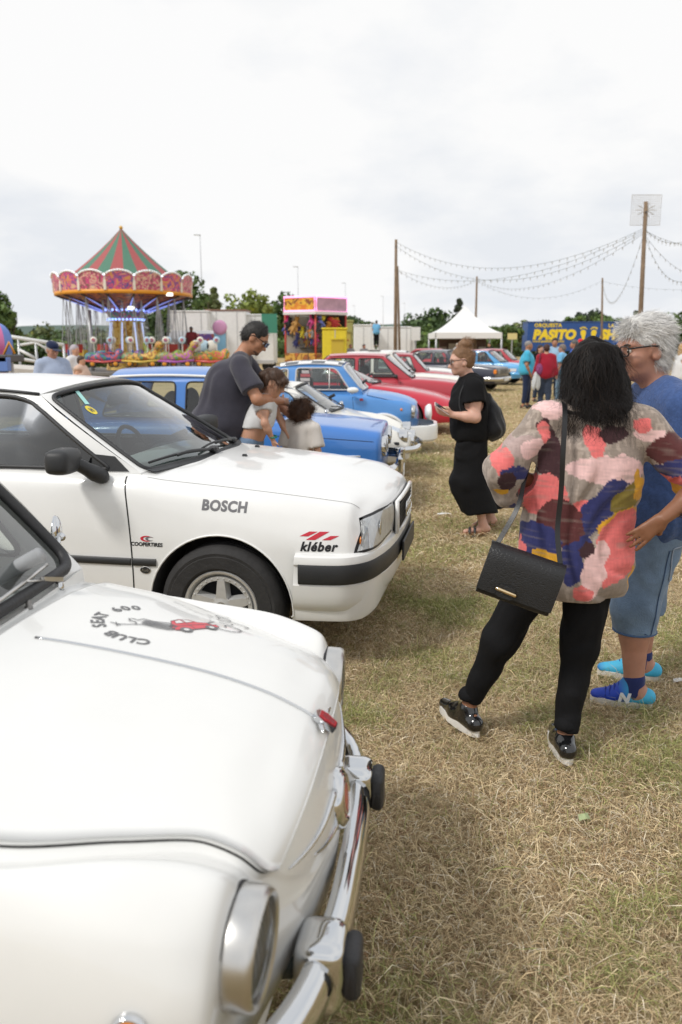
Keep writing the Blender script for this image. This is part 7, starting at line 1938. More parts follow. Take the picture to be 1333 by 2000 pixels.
def swing_ride():
    Y = 40.0; cx_ = at(250, 690, Y).x; root = thing('swing_ride', 'swing carousel with green and red striped cone canopy and lit pink panels', 'carousel', (cx_, Y, 0))
    z = lambda py: zpx(250, py, Y); R = 3.22; n = 16
    zr = lambda py: zpx(250, py, Y - 3.4)
    za, zt, zb, zc, z2, z0 = z(447), zr(538), zr(571), z(606), z(626), z(722)
    gre, red = mat('canopy_green', (.075, .19, .13), rough=.7, vary=.08), mat('canopy_red', (.36, .085, .085), rough=.7, vary=.08)
    rc = 2.7; k = 24; zcb = z(548)
    for i in range(k):
        a0, a1 = 2 * PI * i / k, 2 * PI * (i + 1) / k; V = []
        for t in np.linspace(0, 1, 6):
            r = rc * t; zz_ = za + (zcb - za) * t - .10 * math.sin(PI * t)
            for a in (a0, a1): V.append((max(r, .03) * math.cos(a), max(r, .03) * math.sin(a), zz_))
        mesh('canopy_stripe', V, [(2 * q, 2 * q + 1, 2 * q + 3, 2 * q + 2) for q in range(5)], gre if i % 2 else red, root, False)
    V, F = lathe([(rc, zcb), (R - .12, zt - .1)], 32); mesh('canopy_brim', V, F, mat('canopy_red'), root)
    b = MB(); b.sphere((0, 0, za + .05), .09); part(b, 'finial', mat('gold_paint', (.7, .42, .08), rough=.3), root, True)
    pal = [print_mat('pink_panel', [(.60, .07, .20), (.66, .35, .10), (.66, .10, .24), (.12, .10, .30), (.60, .08, .2), (.70, .45, .30)], 3.2), print_mat('rose_panel', [(.62, .08, .22), (.20, .12, .10), (.60, .08, .22), (.70, .50, .35), (.55, .05, .16), (.10, .25, .40)], 3.4)]
    for i in range(n):
        a0, a1 = 2 * PI * (i + .03) / n, 2 * PI * (i + .97) / n; top = []; V = []
        m = 9
        for j in range(m):
            t = j / (m - 1); a = a0 + (a1 - a0) * t; h = zt + .04 + .20 * math.sin(PI * t) ** .7
            r0, r1 = R, R + .10; V += [(r0 * math.cos(a), r0 * math.sin(a), zb + .14), (r1 * math.cos(a), r1 * math.sin(a), h), ((r0 - .05) * math.cos(a), (r0 - .05) * math.sin(a), zb + .14), ((r1 - .05) * math.cos(a), (r1 - .05) * math.sin(a), h)]; top.append((r1 * math.cos(a), r1 * math.sin(a), h + .02))
        F = []
        for j in range(m - 1): q = 4 * j; F += [(q, q + 4, q + 5, q + 1), (q + 2, q + 3, q + 7, q + 6), (q + 1, q + 5, q + 7, q + 3)]
        p = mesh('rounding_board', V, F, pal[i % 2], root, False)
        V, F = tube(top, .045, 6); mesh('scallop_trim', V, F, mat('white_trim'), p)
        b = MB()
        for q in spline(top, 12): b.sphere(q, .045, 6, 4)
        part(b, 'light_bulb', BULB, p, True)['kind'] = 'stuff'
        am = 2 * PI * i / n; b = MB(); b.box(((R + .03) * math.cos(am), (R + .03) * math.sin(am), (zt + zb) / 2 + .12), (.07, .12, zt - zb), Matrix.Rotation(am, 3, 'Z')); part(b, 'board_post', mat('cream_post', (.75, .70, .6), rough=.5), root)
        # underside ribs with light strips, painted soffit panels
        V = [((R - .05) * math.cos(a0), (R - .05) * math.sin(a0), zb), ((R - .05) * math.cos(a1), (R - .05) * math.sin(a1), zb), (1.0 * math.cos(a1), 1.0 * math.sin(a1), zc), (1.0 * math.cos(a0), 1.0 * math.sin(a0), zc)]
        mesh('soffit_panel', V, [(0, 1, 2, 3)], print_mat('soffit_print', [(.28, .08, .03), (.50, .16, .04), (.12, .04, .05), (.55, .30, .06)], 1.8), root, False)
        b = MB(); b.tube([((R - .1) * math.cos(am), (R - .1) * math.sin(am), zb - .03), (1.0 * math.cos(am), 1.0 * math.sin(am), zc - .05)], .05, 6); rb = part(b, 'rib', DARKM, root, True)
        b = MB(); b.tube([((R - .3) * math.cos(am), (R - .3) * math.sin(am), zb - .10), (1.1 * math.cos(am), 1.1 * math.sin(am), zc - .11)], .035, 5); part(b, 'light_strip', mat('violet_bulbs', (.22, .27, .75), emit=.7), rb, True)
        # hanging chairs
        for r_, ph in ((R - .35, .0), (R - .95, .5)):
            a = 2 * PI * (i + ph) / n; px, py = r_ * math.cos(a), r_ * math.sin(a); zs = z(698) + .25 * (i % 3 == 0); Rm = Matrix.Rotation(a + PI / 2, 3, 'Z'); T = lambda v: Rm @ Vector(v) + Vector((px, py, zs))
            b = MB(); b.box(T((0, 0, 0)), (.36, .34, .05), Rm); b.box(T((-.18, 0, .2)), (.05, .34, .36), Rm); st = part(b, 'swing_seat', mat(('seat_red', 'seat_blue', 'seat_yellow')[i % 3], ((.5, .06, .04), (.06, .12, .45), (.6, .4, .05))[i % 3], rough=.4), root)
            b = MB()
            for sx in (-.17, .17):
                for sy in (-.17, .17): b.tube([T((sx, sy, .05)), (px * .99, py * .99, zb - .05)], .012, 4)
            part(b, 'chain', GREYM, st)['kind'] = 'stuff'
    V, F = lathe([(R - .02, zb - .02), (R + .02, zb), (R + .03, zb + .15), (R - .02, zb + .15)], 48); mesh('orange_band', V, F, mat('orange_paint', (.72, .30, .02), rough=.4), root)
    V, F = lathe([(1.05, zc + .1), (1.08, zc - .1), (.92, zc - .14), (.75, z2 + .1), (.80, z2)], 20); mesh('column_head', V, F, print_mat('column_print', [(.05, .12, .25), (.45, .10, .15), (.10, .28, .18), (.55, .40, .10)], 3.0), root)
    V, F = lathe([(.80, z2), (.70, z2 - .1), (.98, z0 + .4), (1.05, z0)], 20); mesh('column', V, F, print_mat('gold_print', [(.60, .36, .06), (.75, .52, .15), (.45, .22, .04), (.30, .32, .08)], 2.2), root)
    for zz_, r in ((zc - .02, 1.1), (z2 + .03, .86)):
        b = MB()
        for q in range(30): a = 2 * PI * q / 30; b.sphere((r * math.cos(a), r * math.sin(a), zz_), .06, 6, 4)
        part(b, 'ring_of_bulbs', mat('blue_bulbs', (.3, .45, 1.0), emit=1.5), root, True)['kind'] = 'stuff'
    for i in range(8):
        a = 2 * PI * i / 8; b = MB(); b.tube([(.76 * math.cos(a), .76 * math.sin(a), z2 - .1), (1.0 * math.cos(a), 1.0 * math.sin(a), z0 + .4)], .04, 5); part(b, 'light_strip', mat('cool_bulbs', (.5, .6, .9), emit=.55), root, True)
    V, F = lathe([(0, z0), (4.6, z0), (4.6, z0 - .12), (4.4, 0)], 32); mesh('deck', V, F, mat('deck_grey', (.18, .17, .16), rough=.7, vary=.2), root, False)
    b = MB(); b.tube([(-1.15, -2, 0), (-1.15, -2, z(609))], .09, 8); part(b, 'lighting_pole', GREYM, root, True)
    for (px, py) in ((983, 430), (760, 508)):
        p = at(px / 2.962, 430 + py / 2.962, Y - 2); b = MB(); b.box((p.x - cx_, -2, p.z), (.28, .1, .14)); part(b, 'floodlight', mat('lit_floodlight', (1, .98, .9), emit=1.2), root)
    return root
swing_ride()
def ride_car(px, Y, zdeck, label, c1, c2, kind):
    p = at(px, 690, Y); root = thing('ride_car', label, 'ride car', (p.x, Y, zdeck), 0, 'small ride cars circling the carousel')
    s = SDF(.06); L = .85
    s.cone((-L * .8, 0, .42), (L * .7, 0, .42), .26, .24)
    if kind == 0: s.cone((L * .5, 0, .5), (L * .95, 0, .9), .20, .12); s.ell((L * 1.0, 0, 1.0), (.22, .18, .17))
    elif kind == 1: s.cone((-L * .7, 0, .5), (-L * 1.0, 0, 1.05), .2, .05); s.ell((L * .85, 0, .55), (.28, .24, .22))
    else: s.ell((0, 0, .62), (.45, .26, .22)); s.ell((L * .8, 0, .62), (.20, .2, .2))
    s.minus((-.05, 0, .78), (.42, .2, .24)); s.disp = folds(.03, 4, int(px), 1)
    bd = sdf_obj('car_shell', s, .05, print_mat('ride_%d' % px, [c1, c2, tuple(x * .6 for x in c1), (.10, .25, .12), c1, (.6, .45, .1)], 2.6), root, 2)
    b = MB(); b.tube([(-L, -.26, .28), (0, -.30, .22), (L, -.26, .30)], .05, 6); part(b, 'trim', mat('ridetrim_%d' % (int(c2[0] * 90) * 10000 + int(c2[1] * 90) * 100), c2, rough=.3), root, True)
    for sx in (-.5, .55):
        M = Matrix.Translation((sx, -.27, .14)) @ Matrix.Rotation(PI / 2, 4, 'X'); b = MB(); b.lathe([(.06, .03), (.14, .02), (.16, -.02), (.14, -.06)], 16, M); w = part(b, 'wheel', DARKM, root, True); b = MB(); b.lathe([(0, .035), (.10, .03), (.11, .01)], 14, M); part(b, 'hub', mat('orange_paint'), w, True)
    for sx in (-.45, .3):
        b = MB(); b.tube([(sx, -.05, .6), (sx, -.05, 1.15)], .02, 5); st = part(b, 'sign_stem', WHITEM, root); M = Matrix.Translation((sx, -.08, 1.2)) @ Matrix.Rotation(PI / 2, 4, 'X'); b = MB(); b.lathe([(0, .02), (.14, .02), (.16, .0)], 20, M); os_ = part(b, 'oval_sign', mat('pale_sign_%d' % (sx > 0), ((.75, .74, .68), (.45, .62, .75))[sx > 0], rough=.4), root, True); b = MB(); b.lathe([(0, .028), (.08, .027), (.09, .02)], 14, M); part(b, 'sign_motif', print_mat('motif_print', [(.6, .3, .05), (.5, .05, .1), (.1, .1, .3), (.6, .5, .2)], 9), os_)
for i, (px, c1, c2, kd, lb) in enumerate([(205, (.05, .18, .50), (.6, .1, .1), 2, 'blue ride car at the left of the carousel base'), (242, (.25, .10, .45), (.5, .3, .6), 1, 'purple ride car in front of the carousel column'), (277, (.55, .18, .06), (.7, .5, .1), 0, 'orange ride car right of the carousel column'),
        (318, (.45, .45, .04), (.2, .4, .1), 1, 'yellow-green dragon-tailed ride car with purple trim'), (345, (.55, .35, .04), (.4, .1, .4), 0, 'yellow ride car with a raised round head'), (412, (.65, .45, .03), (.6, .1, .1), 2, 'bright yellow ride car behind the charcoal T-shirt')]):
    ride_car(px, 37.2 + .25 * (i % 2), .62, lb, c1, c2, kd)
figure('fair attendant in maroon shirt standing on the ride deck', (at(376, 700, 38.8).x, 38.8, .70), rad(-90), 1.76, 'deep', cloth('maroon_cotton', (.14, .015, .02)), GREYC, (.01, .01, .01))
# left: white ramp rails, kiddie ride piece, platform
def left_bits():
    root = thing('ramp_railing', 'white tubular railing of the ramp at the left edge', 'railing', (at(60, 690, 24).x, 24, 0)); x0 = at(60, 690, 24).x
    Pn = lambda px, py: Vector((at(px, py, 24).x - x0, 0, at(px, py, 24).z))
    for nm, pts, r in (('top_rail', [(-20, 653), (10, 656), (125, 674)], .055), ('lower_rail', [(-20, 694), (35, 700), (100, 711)], .05), ('brace', [(36, 682), (70, 700)], .045), ('brace', [(40, 674), (70, 669), (100, 686)], .04)):
        b = MB(); b.tube([Pn(*q) for q in pts], r, 8); part(b, nm, WHITEM, root, True)
    for q in ((36, 660, 712), (70, 667, 716), (100, 671, 720), (125, 674, 722)):
        b = MB(); b.tube([Pn(q[0], q[1]), Vector((Pn(q[0], q[1]).x, 0, 0))], .04, 8); part(b, 'post', GREYM, root, True)
    root = thing('ramp_deck', 'pale wooden ramp deck below the white railing', 'ramp', (x0, 22, 0)); b = MB()
    b.prism([(-4.0, 0), (2.2, 0), (2.0, zpx(60, 722, 22)), (-1.0, zpx(60, 706, 22)), (-4.0, zpx(60, 702, 22))], 2.0, lambda a, c, d: (a, d - 1.6, c)); part(b, 'deck', mat('pale_deck', (.55, .52, .47), rough=.7, vary=.1), root)
    p = at(-2, 672, 19); root = thing('ride_egg', 'pink and blue striped egg-shaped ride at the left edge', 'ride', (p.x, 19, 0))
    for i in range(8):
        V = []; a0, a1 = 2 * PI * i / 8, 2 * PI * (i + 1) / 8
        for t in np.linspace(.02, PI - .02, 12): 
            r = .34 * math.sin(t); V += [(r * math.cos(a), r * math.sin(a), p.z + .48 * math.cos(t)) for a in (a0, a1)]
        mesh('egg_stripe', V, [(2 * q, 2 * q + 1, 2 * q + 3, 2 * q + 2) for q in range(11)], mat(('egg_pink', 'egg_blue')[i % 2], ((.6, .15, .35), (.12, .22, .6))[i % 2], rough=.3, coat=.4), root)
    b = MB(); b.lathe([(.5, 0), (.45, .3), (.2, .5), (.15, p.z - .4)], 16); part(b, 'pedestal', DARKM, root, True)
    q = at(14, 700, 18); root = thing('ride_platform', 'dark low platform with a blue box at the left edge', 'platform', (q.x, 18, 0)); b = MB(); b.box((-.6, 0, q.z), (1.6, 1.0, .16), bev=.02); part(b, 'deck', DARKM, root)
    b = MB(); b.box((.10, -.4, q.z - .12), (.22, .2, .30), bev=.01); part(b, 'blue_box', mat('blue_plastic', (.12, .22, .55), rough=.4), root)
    for x in (-1.2, .1): b = MB(); b.tube([(x, 0, 0), (x, 0, q.z)], .04, 6); part(b, 'leg', GREYM, root)
    b = MB(); b.tube([(-.1, 0, q.z), (.08, 0, q.z + .35), (.18, 0, q.z + .1)], .03, 6); part(b, 'handle', mat('orange_paint'), root, True)
left_bits()
# white trailers and stall fronts between carousel and booth
def trailer(name, label, x0, x1, py_top, Y, depth, m, zb=.5, roof=None, group=None, cat='trailer'):
    a, b_ = at(x0, 675, Y).x, at(x1, 675, Y).x; zt = zpx((x0 + x1) / 2, py_top, Y); root = thing(name, label, cat, ((a + b_) / 2, Y + depth / 2, 0), 0, group); w = b_ - a
    b = MB(); b.box((0, 0, (zt + zb) / 2), (w, depth, zt - zb), bev=.05); bx_ = part(b, 'box', m, root)
    b = MB(); b.box((0, 0, zt + .03), (w + .08, depth + .08, .08), bev=.02); part(b, 'roof', roof or m, root)
    for x in np.arange(-w / 2 + .6, w / 2 - .3, 1.2): b = MB(); b.box((x, -depth / 2 - .012, (zt + zb) / 2), (.035, .02, (zt - zb) * .98)); part(b, 'seam', mat('seam_grey', (.5, .5, .5), rough=.5), bx_)
    for sx in (-.3, .3):
        M = Matrix.Translation((sx * w, -depth / 2 + .2, .42)) @ Matrix.Rotation(PI / 2, 4, 'X'); b = MB(); b.lathe([(0, .1), (.25, .1), (.42, .06), (.42, -.12)], 20, M); part(b, 'wheel', TYRE, root, True)
    b = MB(); b.box((0, -depth / 2 - .02, zb + .12), (w, .03, .2)); part(b, 'side_skirt', mat('seam_grey'), root)
    return root, w, zt
ROOFB = mat('rust_brown_trim', (.25, .13, .09), rough=.6)
WH2 = mat('trailer_white', (.80, .80, .79), rough=.4, vary=.06)
trailer('fair_trailer', 'long white fair trailer right of the carousel', 334, 408, 609, 47, 2.4, WH2); trailer('fair_trailer', 'white fair trailer with brown roof edge', 405, 482, 607, 48, 2.4, WH2, roof=ROOFB)
trailer('fair_trailer', 'white trailer with green end panel behind the man', 480, 536, 616, 48.5, 2.4, WH2)
b_ = thing('panel_board', 'green panel on top of the white trailer', 'panel', (at(527, 630, 48).x, 47.9, 0)); b = MB(); b.box((0, 0, zpx(527, 632, 48)), (.9, .06, 1.1)); part(b, 'board', mat('green_panel', (.05, .24, .16), rough=.6), b_)
def stall(x0, x1, pyt, pyb, Y, label, m, awn):
    a, c = at(x0, 675, Y).x, at(x1, 675, Y).x; w = c - a; zt, zb = zpx(x0, pyt, Y), max(zpx(x0, pyb, Y), 0); root = thing('fair_stall', label, 'stall', ((a + c) / 2, Y, 0))
    b = MB(); b.box((0, .6, zt / 2 + .0), (w, 1.2, zt), bev=.02); part(b, 'cabin', m, root)
    V = [(-w / 2 - .1, .0, zt), (w / 2 + .1, 0, zt), (w / 2 + .1, -1.3, zt - .45), (-w / 2 - .1, -1.3, zt - .45), (w / 2 + .1, -1.3, zt - .62), (-w / 2 - .1, -1.3, zt - .62)]; mesh('awning', V, [(0, 1, 2, 3), (3, 2, 4, 5)], awn, root, False)
    for sx in (-1, 1): b = MB(); b.tube([(sx * w / 2, -1.25, 0), (sx * w / 2, -1.25, zt - .45)], .03, 6); part(b, 'post', GREYM, root)
    return root, w, zt
stall(340, 440, 646, 712, 44, 'white-awninged stall front right of the carousel', WH2, WHITEM)
def banner(x0, x1, py0, py1, Y, label, m, name='painted_banner', cat='banner'):
    a, c = at(x0, 675, Y).x, at(x1, 675, Y).x; z1, z0 = zpx(x0, py0, Y), zpx(x0, py1, Y); root = thing(name, label, cat, ((a + c) / 2, Y, 0)); b = MB(); b.box((0, 0, (z0 + z1) / 2), (c - a, .06, z1 - z0), bev=.01); part(b, 'panel', m, root)
    for sx in (-1, 1): b = MB(); b.tube([(sx * (c - a) / 2, .05, 0), (sx * (c - a) / 2, .05, z1)], .03, 6); part(b, 'post', GREYM, root)
    return root
banner(382, 425, 652, 700, 40.5, 'pink and violet painted ride banner behind the attendant', print_mat('violet_print', [(.45, .10, .35), (.55, .15, .12), (.20, .10, .40), (.65, .35, .20)], 1.6))
banner(352, 372, 668, 712, 40.2, 'dark ride panel behind the attendant', mat('dark_panel', (.10, .10, .11), rough=.6))
t_ = banner(420, 442, 640, 700, 39.8, 'narrow light blue ride sign with a pink oval', mat('light_blue_sign', (.25, .50, .70), rough=.5), 'ride_sign', 'sign')
b = MB(); M = Matrix.Translation((0, -.05, zpx(431, 640, 39.8))) @ Matrix.Rotation(PI / 2, 4, 'X'); b.lathe([(0, .05), (.22, .05), (.34, .02), (.36, -.02)], 24, M); part(b, 'oval', mat('pink_oval', (.6, .3, .5), rough=.4), t_, True)
banner(386, 418, 690, 716, 38.2, 'yellow painted fence panel below the ovals', print_mat('yellow_print', [(.70, .45, .03), (.75, .55, .10), (.45, .35, .05), (.6, .25, .05)], 3), 'fence_panel', 'panel')
for i, (px, c) in enumerate(((383, 0), (400, 1), (414, 0))):
    p = at(px, 676, 38.0); t_ = thing('oval_sign', ('white oval ride plaque, leftmost of three behind the man', 'pale blue oval ride plaque in the middle of three', 'white oval ride plaque nearest the man')[i], 'sign', (p.x, 38.0, 0), 0, 'oval ride plaques'); b = MB(); M = Matrix.Translation((0, 0, p.z)) @ Matrix.Rotation(PI / 2, 4, 'X'); b.lathe([(0, .04), (.22, .04), (.27, .0)], 20, M); part(b, 'plaque', mat('pale_sign_%d' % c), t_, True); b = MB(); b.tube([(0, .02, .3), (0, .02, p.z)], .025, 6); part(b, 'stem', GREYM, t_)
# white cloth sheet beside the booth
# toss booth with plush prizes
def booth():
    Y = 41; a, c = at(556, 675, Y).x, at(676, 675, Y).x; xm = at(617, 675, Y).x; z = lambda py: zpx(610, py, Y); root = thing('prize_booth', 'fairground prize booth with lit orange sign and hanging toys', 'booth', (xm, Y, 0)); l, r = a - xm, c - xm
    A, B, Cc, D = (l, .9), (0, 0), (r, 1.3), (r + l + .3, 2.6)          # plan corners: left, front, right, back
    wall = mat('booth_dark_wall', (.07, .06, .06), rough=.8); 
    for (p, q, y0, y1, nm, m) in ((D, A, 0, z(612), 'left_wall', WH2), (Cc, D, 0, z(612), 'back_wall', wall), (A, B, 0, z(690), 'front_counter', print_mat('orange_print', [(.50, .22, .04), (.65, .38, .08), (.30, .12, .04), (.55, .15, .05)], 2.0)), (B, Cc, 0, z(690), 'side_counter', print_mat('orange_print', [], 2))):
        p3, q3 = Vector((*p, 0)), Vector((*q, 0)); d = (q3 - p3); nn = Vector((d.y, -d.x, 0)).normalized() * .06; b = MB(); V = [p3, q3, q3 + nn, p3 + nn]; b.add([v + Vector((0, 0, y0)) for v in V] + [v + Vector((0, 0, y1)) for v in V], [(0, 1, 2, 3), (4, 5, 6, 7), (0, 1, 5, 4), (1, 2, 6, 5), (2, 3, 7, 6), (3, 0, 4, 7)]); part(b, nm, m, root)
    V = [(p[0] * 1.06, p[1] * 1.06 - .25, zz_) for zz_ in (z(614), z(608)) for p in (A, B, Cc, D)]; b = MB(); b.add(V, [(0, 1, 2, 3), (4, 5, 6, 7), (0, 1, 5, 4), (1, 2, 6, 5), (2, 3, 7, 6), (3, 0, 4, 7)]); part(b, 'canopy', WHITEM, root)
    for (p, q, nm, m, d0, d1) in ((A, B, 'sign_front', print_mat('flame_sign', [(.65, .22, .03), (.75, .45, .05), (.25, .08, .03), (.70, .30, .03)], 2.2), z(607), z(579)), (B, Cc, 'sign_side', mat('sign_violet', (.50, .32, .42), rough=.5, vary=.2, vscale=3), z(609), z(579))):
        p3, q3 = Vector((*p, 0)), Vector((*q, 0)); d = (q3 - p3); nn = Vector((d.y, -d.x, 0)).normalized() * .08; b = MB(); V = [p3, q3, q3 + nn, p3 + nn]; b.add([v + Vector((0, 0, d0)) for v in V] + [v + Vector((0, 0, d1)) for v in V], [(0, 1, 2, 3), (4, 5, 6, 7), (0, 1, 5, 4), (1, 2, 6, 5), (2, 3, 7, 6), (3, 0, 4, 7)]); s = part(b, nm, m, root)
        b = MB(); b.tube([V[3] + Vector((0, 0, d0)), V[2] + Vector((0, 0, d0)), V[2] + Vector((0, 0, d1)), V[3] + Vector((0, 0, d1))], .05, 6, True); part(b, 'light_tube', mat('pink_bulbs', (.95, .35, .65), emit=1.1), s, True)
    for p in (A, B, Cc): b = MB(); b.tube([(p[0], p[1], 0), (p[0], p[1], z(610))], .05, 8); part(b, 'post', mat('seat_red', (.5, .06, .04)), root, True)
    for k in range(3): b = MB(); b.box(((l + r) / 2 + .2, 1.6, z(690) + .25 + k * .5), (r - l - 1.0, .3, .04)); part(b, 'shelf', wall, root)
    b = MB(); b.box((xm * 0 + .3, 1.9, (z(640) + z(690)) / 2), (.7, .05, 1.0)); part(b, 'price_board', mat('cream_post'), root)
    # plush prizes
    protos = []
    for kd in range(3):
        s = SDF(.05); s.ell((0, 0, -.22), (.11, .10, .14)); s.ell((0, 0, 0), (.10, .10, .10))
        for g in (1, -1):
            s.ell((0, g * .07, .09), (.035, .03, .05 if kd else .10)); s.cone((0, g * .08, -.15), (.03, g * .20, -.25 - .1 * (kd == 2)), .045, .04); s.cone((0, g * .05, -.30), (.03, g * .09, -.48), .05, .045)
        V, F = s.build(.035); me = bpy.data.meshes.new('plush'); me.from_pydata([tuple(v) for v in V], [], [tuple(map(int, f)) for f in F]); me.polygons.foreach_set('use_smooth', [True] * len(me.polygons)); protos.append(me)
    cols = [(.55, .03, .18), (.60, .08, .30), (.10, .12, .40), (.45, .25, .08), (.03, .03, .035), (.60, .50, .05), (.05, .20, .45), (.10, .06, .04), (.50, .05, .05), (.15, .18, .50), (.60, .25, .05), (.30, .30, .30)]
    wds = ['crimson', 'pink', 'navy', 'tan', 'black', 'yellow', 'blue', 'brown', 'red', 'violet-blue', 'orange', 'grey']
    rr = np.random.default_rng(3)
    for i in range(46):
        t = rr.random(); side = i % 2
        p = lerp((*A, 0), (*B, 0), t) if side == 0 else lerp((*B, 0), (*Cc, 0), t)
        lvl = (i // 2) % 3; zz_ = z(622) - lvl * .42 + rr.normal(0, .08); p = p + np.array([0, .15 + .35 * lvl, 0]) * 1
        k = int(rr.integers(0, 12)); me = protos[int(rr.integers(0, 3))].copy(); me.materials.append(mat('plush_%s' % wds[k], cols[k], rough=.9, vary=.3, vscale=12)); o = bpy.data.objects.new('plush_toy', me); COL.objects.link(o)
        o.location = (xm + p[0], Y + p[1], zz_); o.rotation_euler = (rr.normal(0, .25), rr.normal(0, .15), rr.uniform(-2.2, -.8)); o.scale = (1, 1, 1) if lvl else (1.2, 1.2, 1.2)
        tag(o, 'small %s plush prize hanging in the %s row of the fairground booth' % (wds[k], ('top', 'middle', 'bottom')[lvl]), 'plush toy', 'plush prizes hanging in the booth')
booth()
def box_kiosk(x0, x1, pyt, Y, label, m, m2):
    r, w, zt = trailer('kiosk', label, x0, x1, pyt, Y, 2.0, m, .2, cat='kiosk'); b = MB(); b.box((w * .12, -1.02, zt * .55), (w * .5, .04, zt * .5)); f = part(b, 'shutter', m2, r); b = MB(); b.box((w * .12, -1.06, zt * .55 + zt * .26), (w * .54, .08, .06)); part(b, 'shutter_box', m, r); return r
box_kiosk(630, 678, 643, 38.2, 'bright yellow kiosk next to the prize booth', mat('kiosk_yellow', (.70, .56, .03), rough=.5, vary=.08), mat('kiosk_amber', (.55, .40, .04), rough=.5))
box_kiosk(653, 690, 628, 46, 'tall olive-yellow kiosk beside the bright yellow one', mat('kiosk_olive', (.38, .36, .12), rough=.5, vary=.1), mat('kiosk_gold', (.52, .42, .10), rough=.5))
t_ = thing('loudspeaker', 'black loudspeaker standing in front of the yellow kiosk', 'loudspeaker', (at(641, 690, 42).x, 42, 0)); b = MB(); b.box((0, 0, zpx(641, 693, 42) + .1), (.45, .4, .8), bev=.02); part(b, 'cabinet', BLACKPL, t_); b = MB(); b.tube([(0, 0, 0), (0, 0, zpx(641, 693, 42))], .04, 6); part(b, 'stand', DARKM, t_)
trailer('box_truck', 'white box truck in the middle distance, left of the ladder', 692, 733, 636, 52, 2.4, WH2, cat='truck'); r_, w_t, zt_ = trailer('box_truck', 'white box truck right of the man on the ladder', 740, 803, 640, 53, 2.5, WH2, cat='truck')
b = MB(); b.box((w_t / 2 + .25, -1.4, 1.9), (.06, .25, .5), bev=.02); part(b, 'wing_mirror', BLACKPL, r_); b = MB(); b.box((w_t / 2 + .1, 0, 1.3), (.5, 2.2, 1.6), bev=.1); part(b, 'cab', WH2, r_)
def ladder_man():
    Y = 50; p = at(735, 690, Y); root = thing('ladder', 'white ladder leaning against the box trucks', 'ladder', (p.x - .1, Y, 0)); h = zpx(735, 640, Y)
    for sx in (-.22, .22): b = MB(); b.tube([(sx, 0, 0), (sx, .5, h)], .04, 6); part(b, 'rail', WHITEM, root)
    for k in range(9): b = MB(); t = (k + .5) / 9; b.tube([(-.22, .5 * t, h * t), (.22, .5 * t, h * t)], .025, 6); part(b, 'rung', WHITEM, root)
    figure('man in light blue shirt and black trousers up on the ladder', (p.x, Y - .1, zpx(735, 690, Y) + .35), rad(90), 1.62, 'tan', cloth('light_blue_cotton', (.16, .42, .68)), BLACKC, (.02, .015, .01), arms=((.25, .05), (.25, .05)), bend=(.6, .6))
ladder_man()
for (px, py, c, lb) in ((685, 735, (.25, .14, .08), 'head of a brown-haired visitor beyond the white cars'), (711, 738, (.06, .05, .05), 'dark-haired visitor beyond the white cars')):
    g = gpos(px, 735); figure(lb, g, rad(-60), 1.66, 'ruddy', GREYC, SLATE, c)
def tent():
    Y = 48; a, c = at(851, 675, Y).x, at(981, 675, Y).x; x0 = (a + c) / 2; w = (c - a) / 2; z = lambda py: zpx(915, py, Y); root = thing('marquee_tent', 'white peaked marquee tent with an open bar underneath', 'tent', (x0, Y + 2, 0)); d = 2.0; ze, za = z(650), z(594); cv = mat('white_canvas', (.78, .78, .77), rough=.7)
    n = 14; V = []; F = []
    for i in range(n + 1):
        t = i / n; s_ = 1 - t; zz_ = ze + (za - ze) * (t ** 1.7 * .8 + .2 * t)
        V += [(-w * s_, -d * s_, zz_), (w * s_, -d * s_, zz_), (w * s_, d * s_, zz_), (-w * s_, d * s_, zz_)]
    for i in range(n):
        for j in range(4): F.append((4 * i + j, 4 * i + (j + 1) % 4, 4 * i + 4 + (j + 1) % 4, 4 * i + 4 + j))
    mesh('roof', V, F, cv, root, True, 20)
    for (p, q) in (((-w, -d), (w, -d)), ((w, -d), (w, d)), ((w, d), (-w, d)), ((-w, d), (-w, -d))):
        mm = Vector(((p[0] + q[0]) / 2, (p[1] + q[1]) / 2, ze - .16)); b = MB(); b.box(mm, (abs(q[0] - p[0]) + .04 if p[1] == q[1] else .04, abs(q[1] - p[1]) + .04 if p[0] == q[0] else .04, .34)); part(b, 'valance', cv, root)
    for sx in (-1, 1):
        for sy in (-1, 1): b = MB(); b.tube([(sx * w * .98, sy * d * .98, 0), (sx * w * .98, sy * d * .98, ze)], .06, 8); part(b, 'post', GREYM, root, True)
    b = MB(); b.box((.1, d * .6, ze * .45), (w * 1.5, .4, ze * .8)); part(b, 'bar_back', mat('bar_brown', (.10, .06, .05), rough=.7, vary=.4, vscale=2), root)
    for k in range(5): b = MB(); b.box((-w * .6 + k * w * .32, d * .6 - .25, ze * .55 + .2 * (k % 2)), (.5, .05, .45)); part(b, 'notice', mat('notice_%d' % (k % 3), ((.3, .25, .22), (.45, .42, .38), (.12, .1, .1))[k % 3], rough=.7), root)
    b = MB(); b.box((.1, -d * .3, .55), (w * 1.6, .5, 1.1)); part(b, 'counter', mat('counter_grey', (.3, .29, .28), rough=.6), root)
    figure('person with long dark hair standing inside the tent', (at(955, 700, 47.6).x, 47.6, 0), rad(-120), 1.75, 'light', BLACKC, SLATE, (.05, .03, .02), hstyle='long'); figure('person in pale cap standing by the tent bar', (at(893, 700, 47.2).x, 47.2, 0), rad(-60), 1.72, 'light', WHC, SLATE, (.4, .36, .3))
tent()
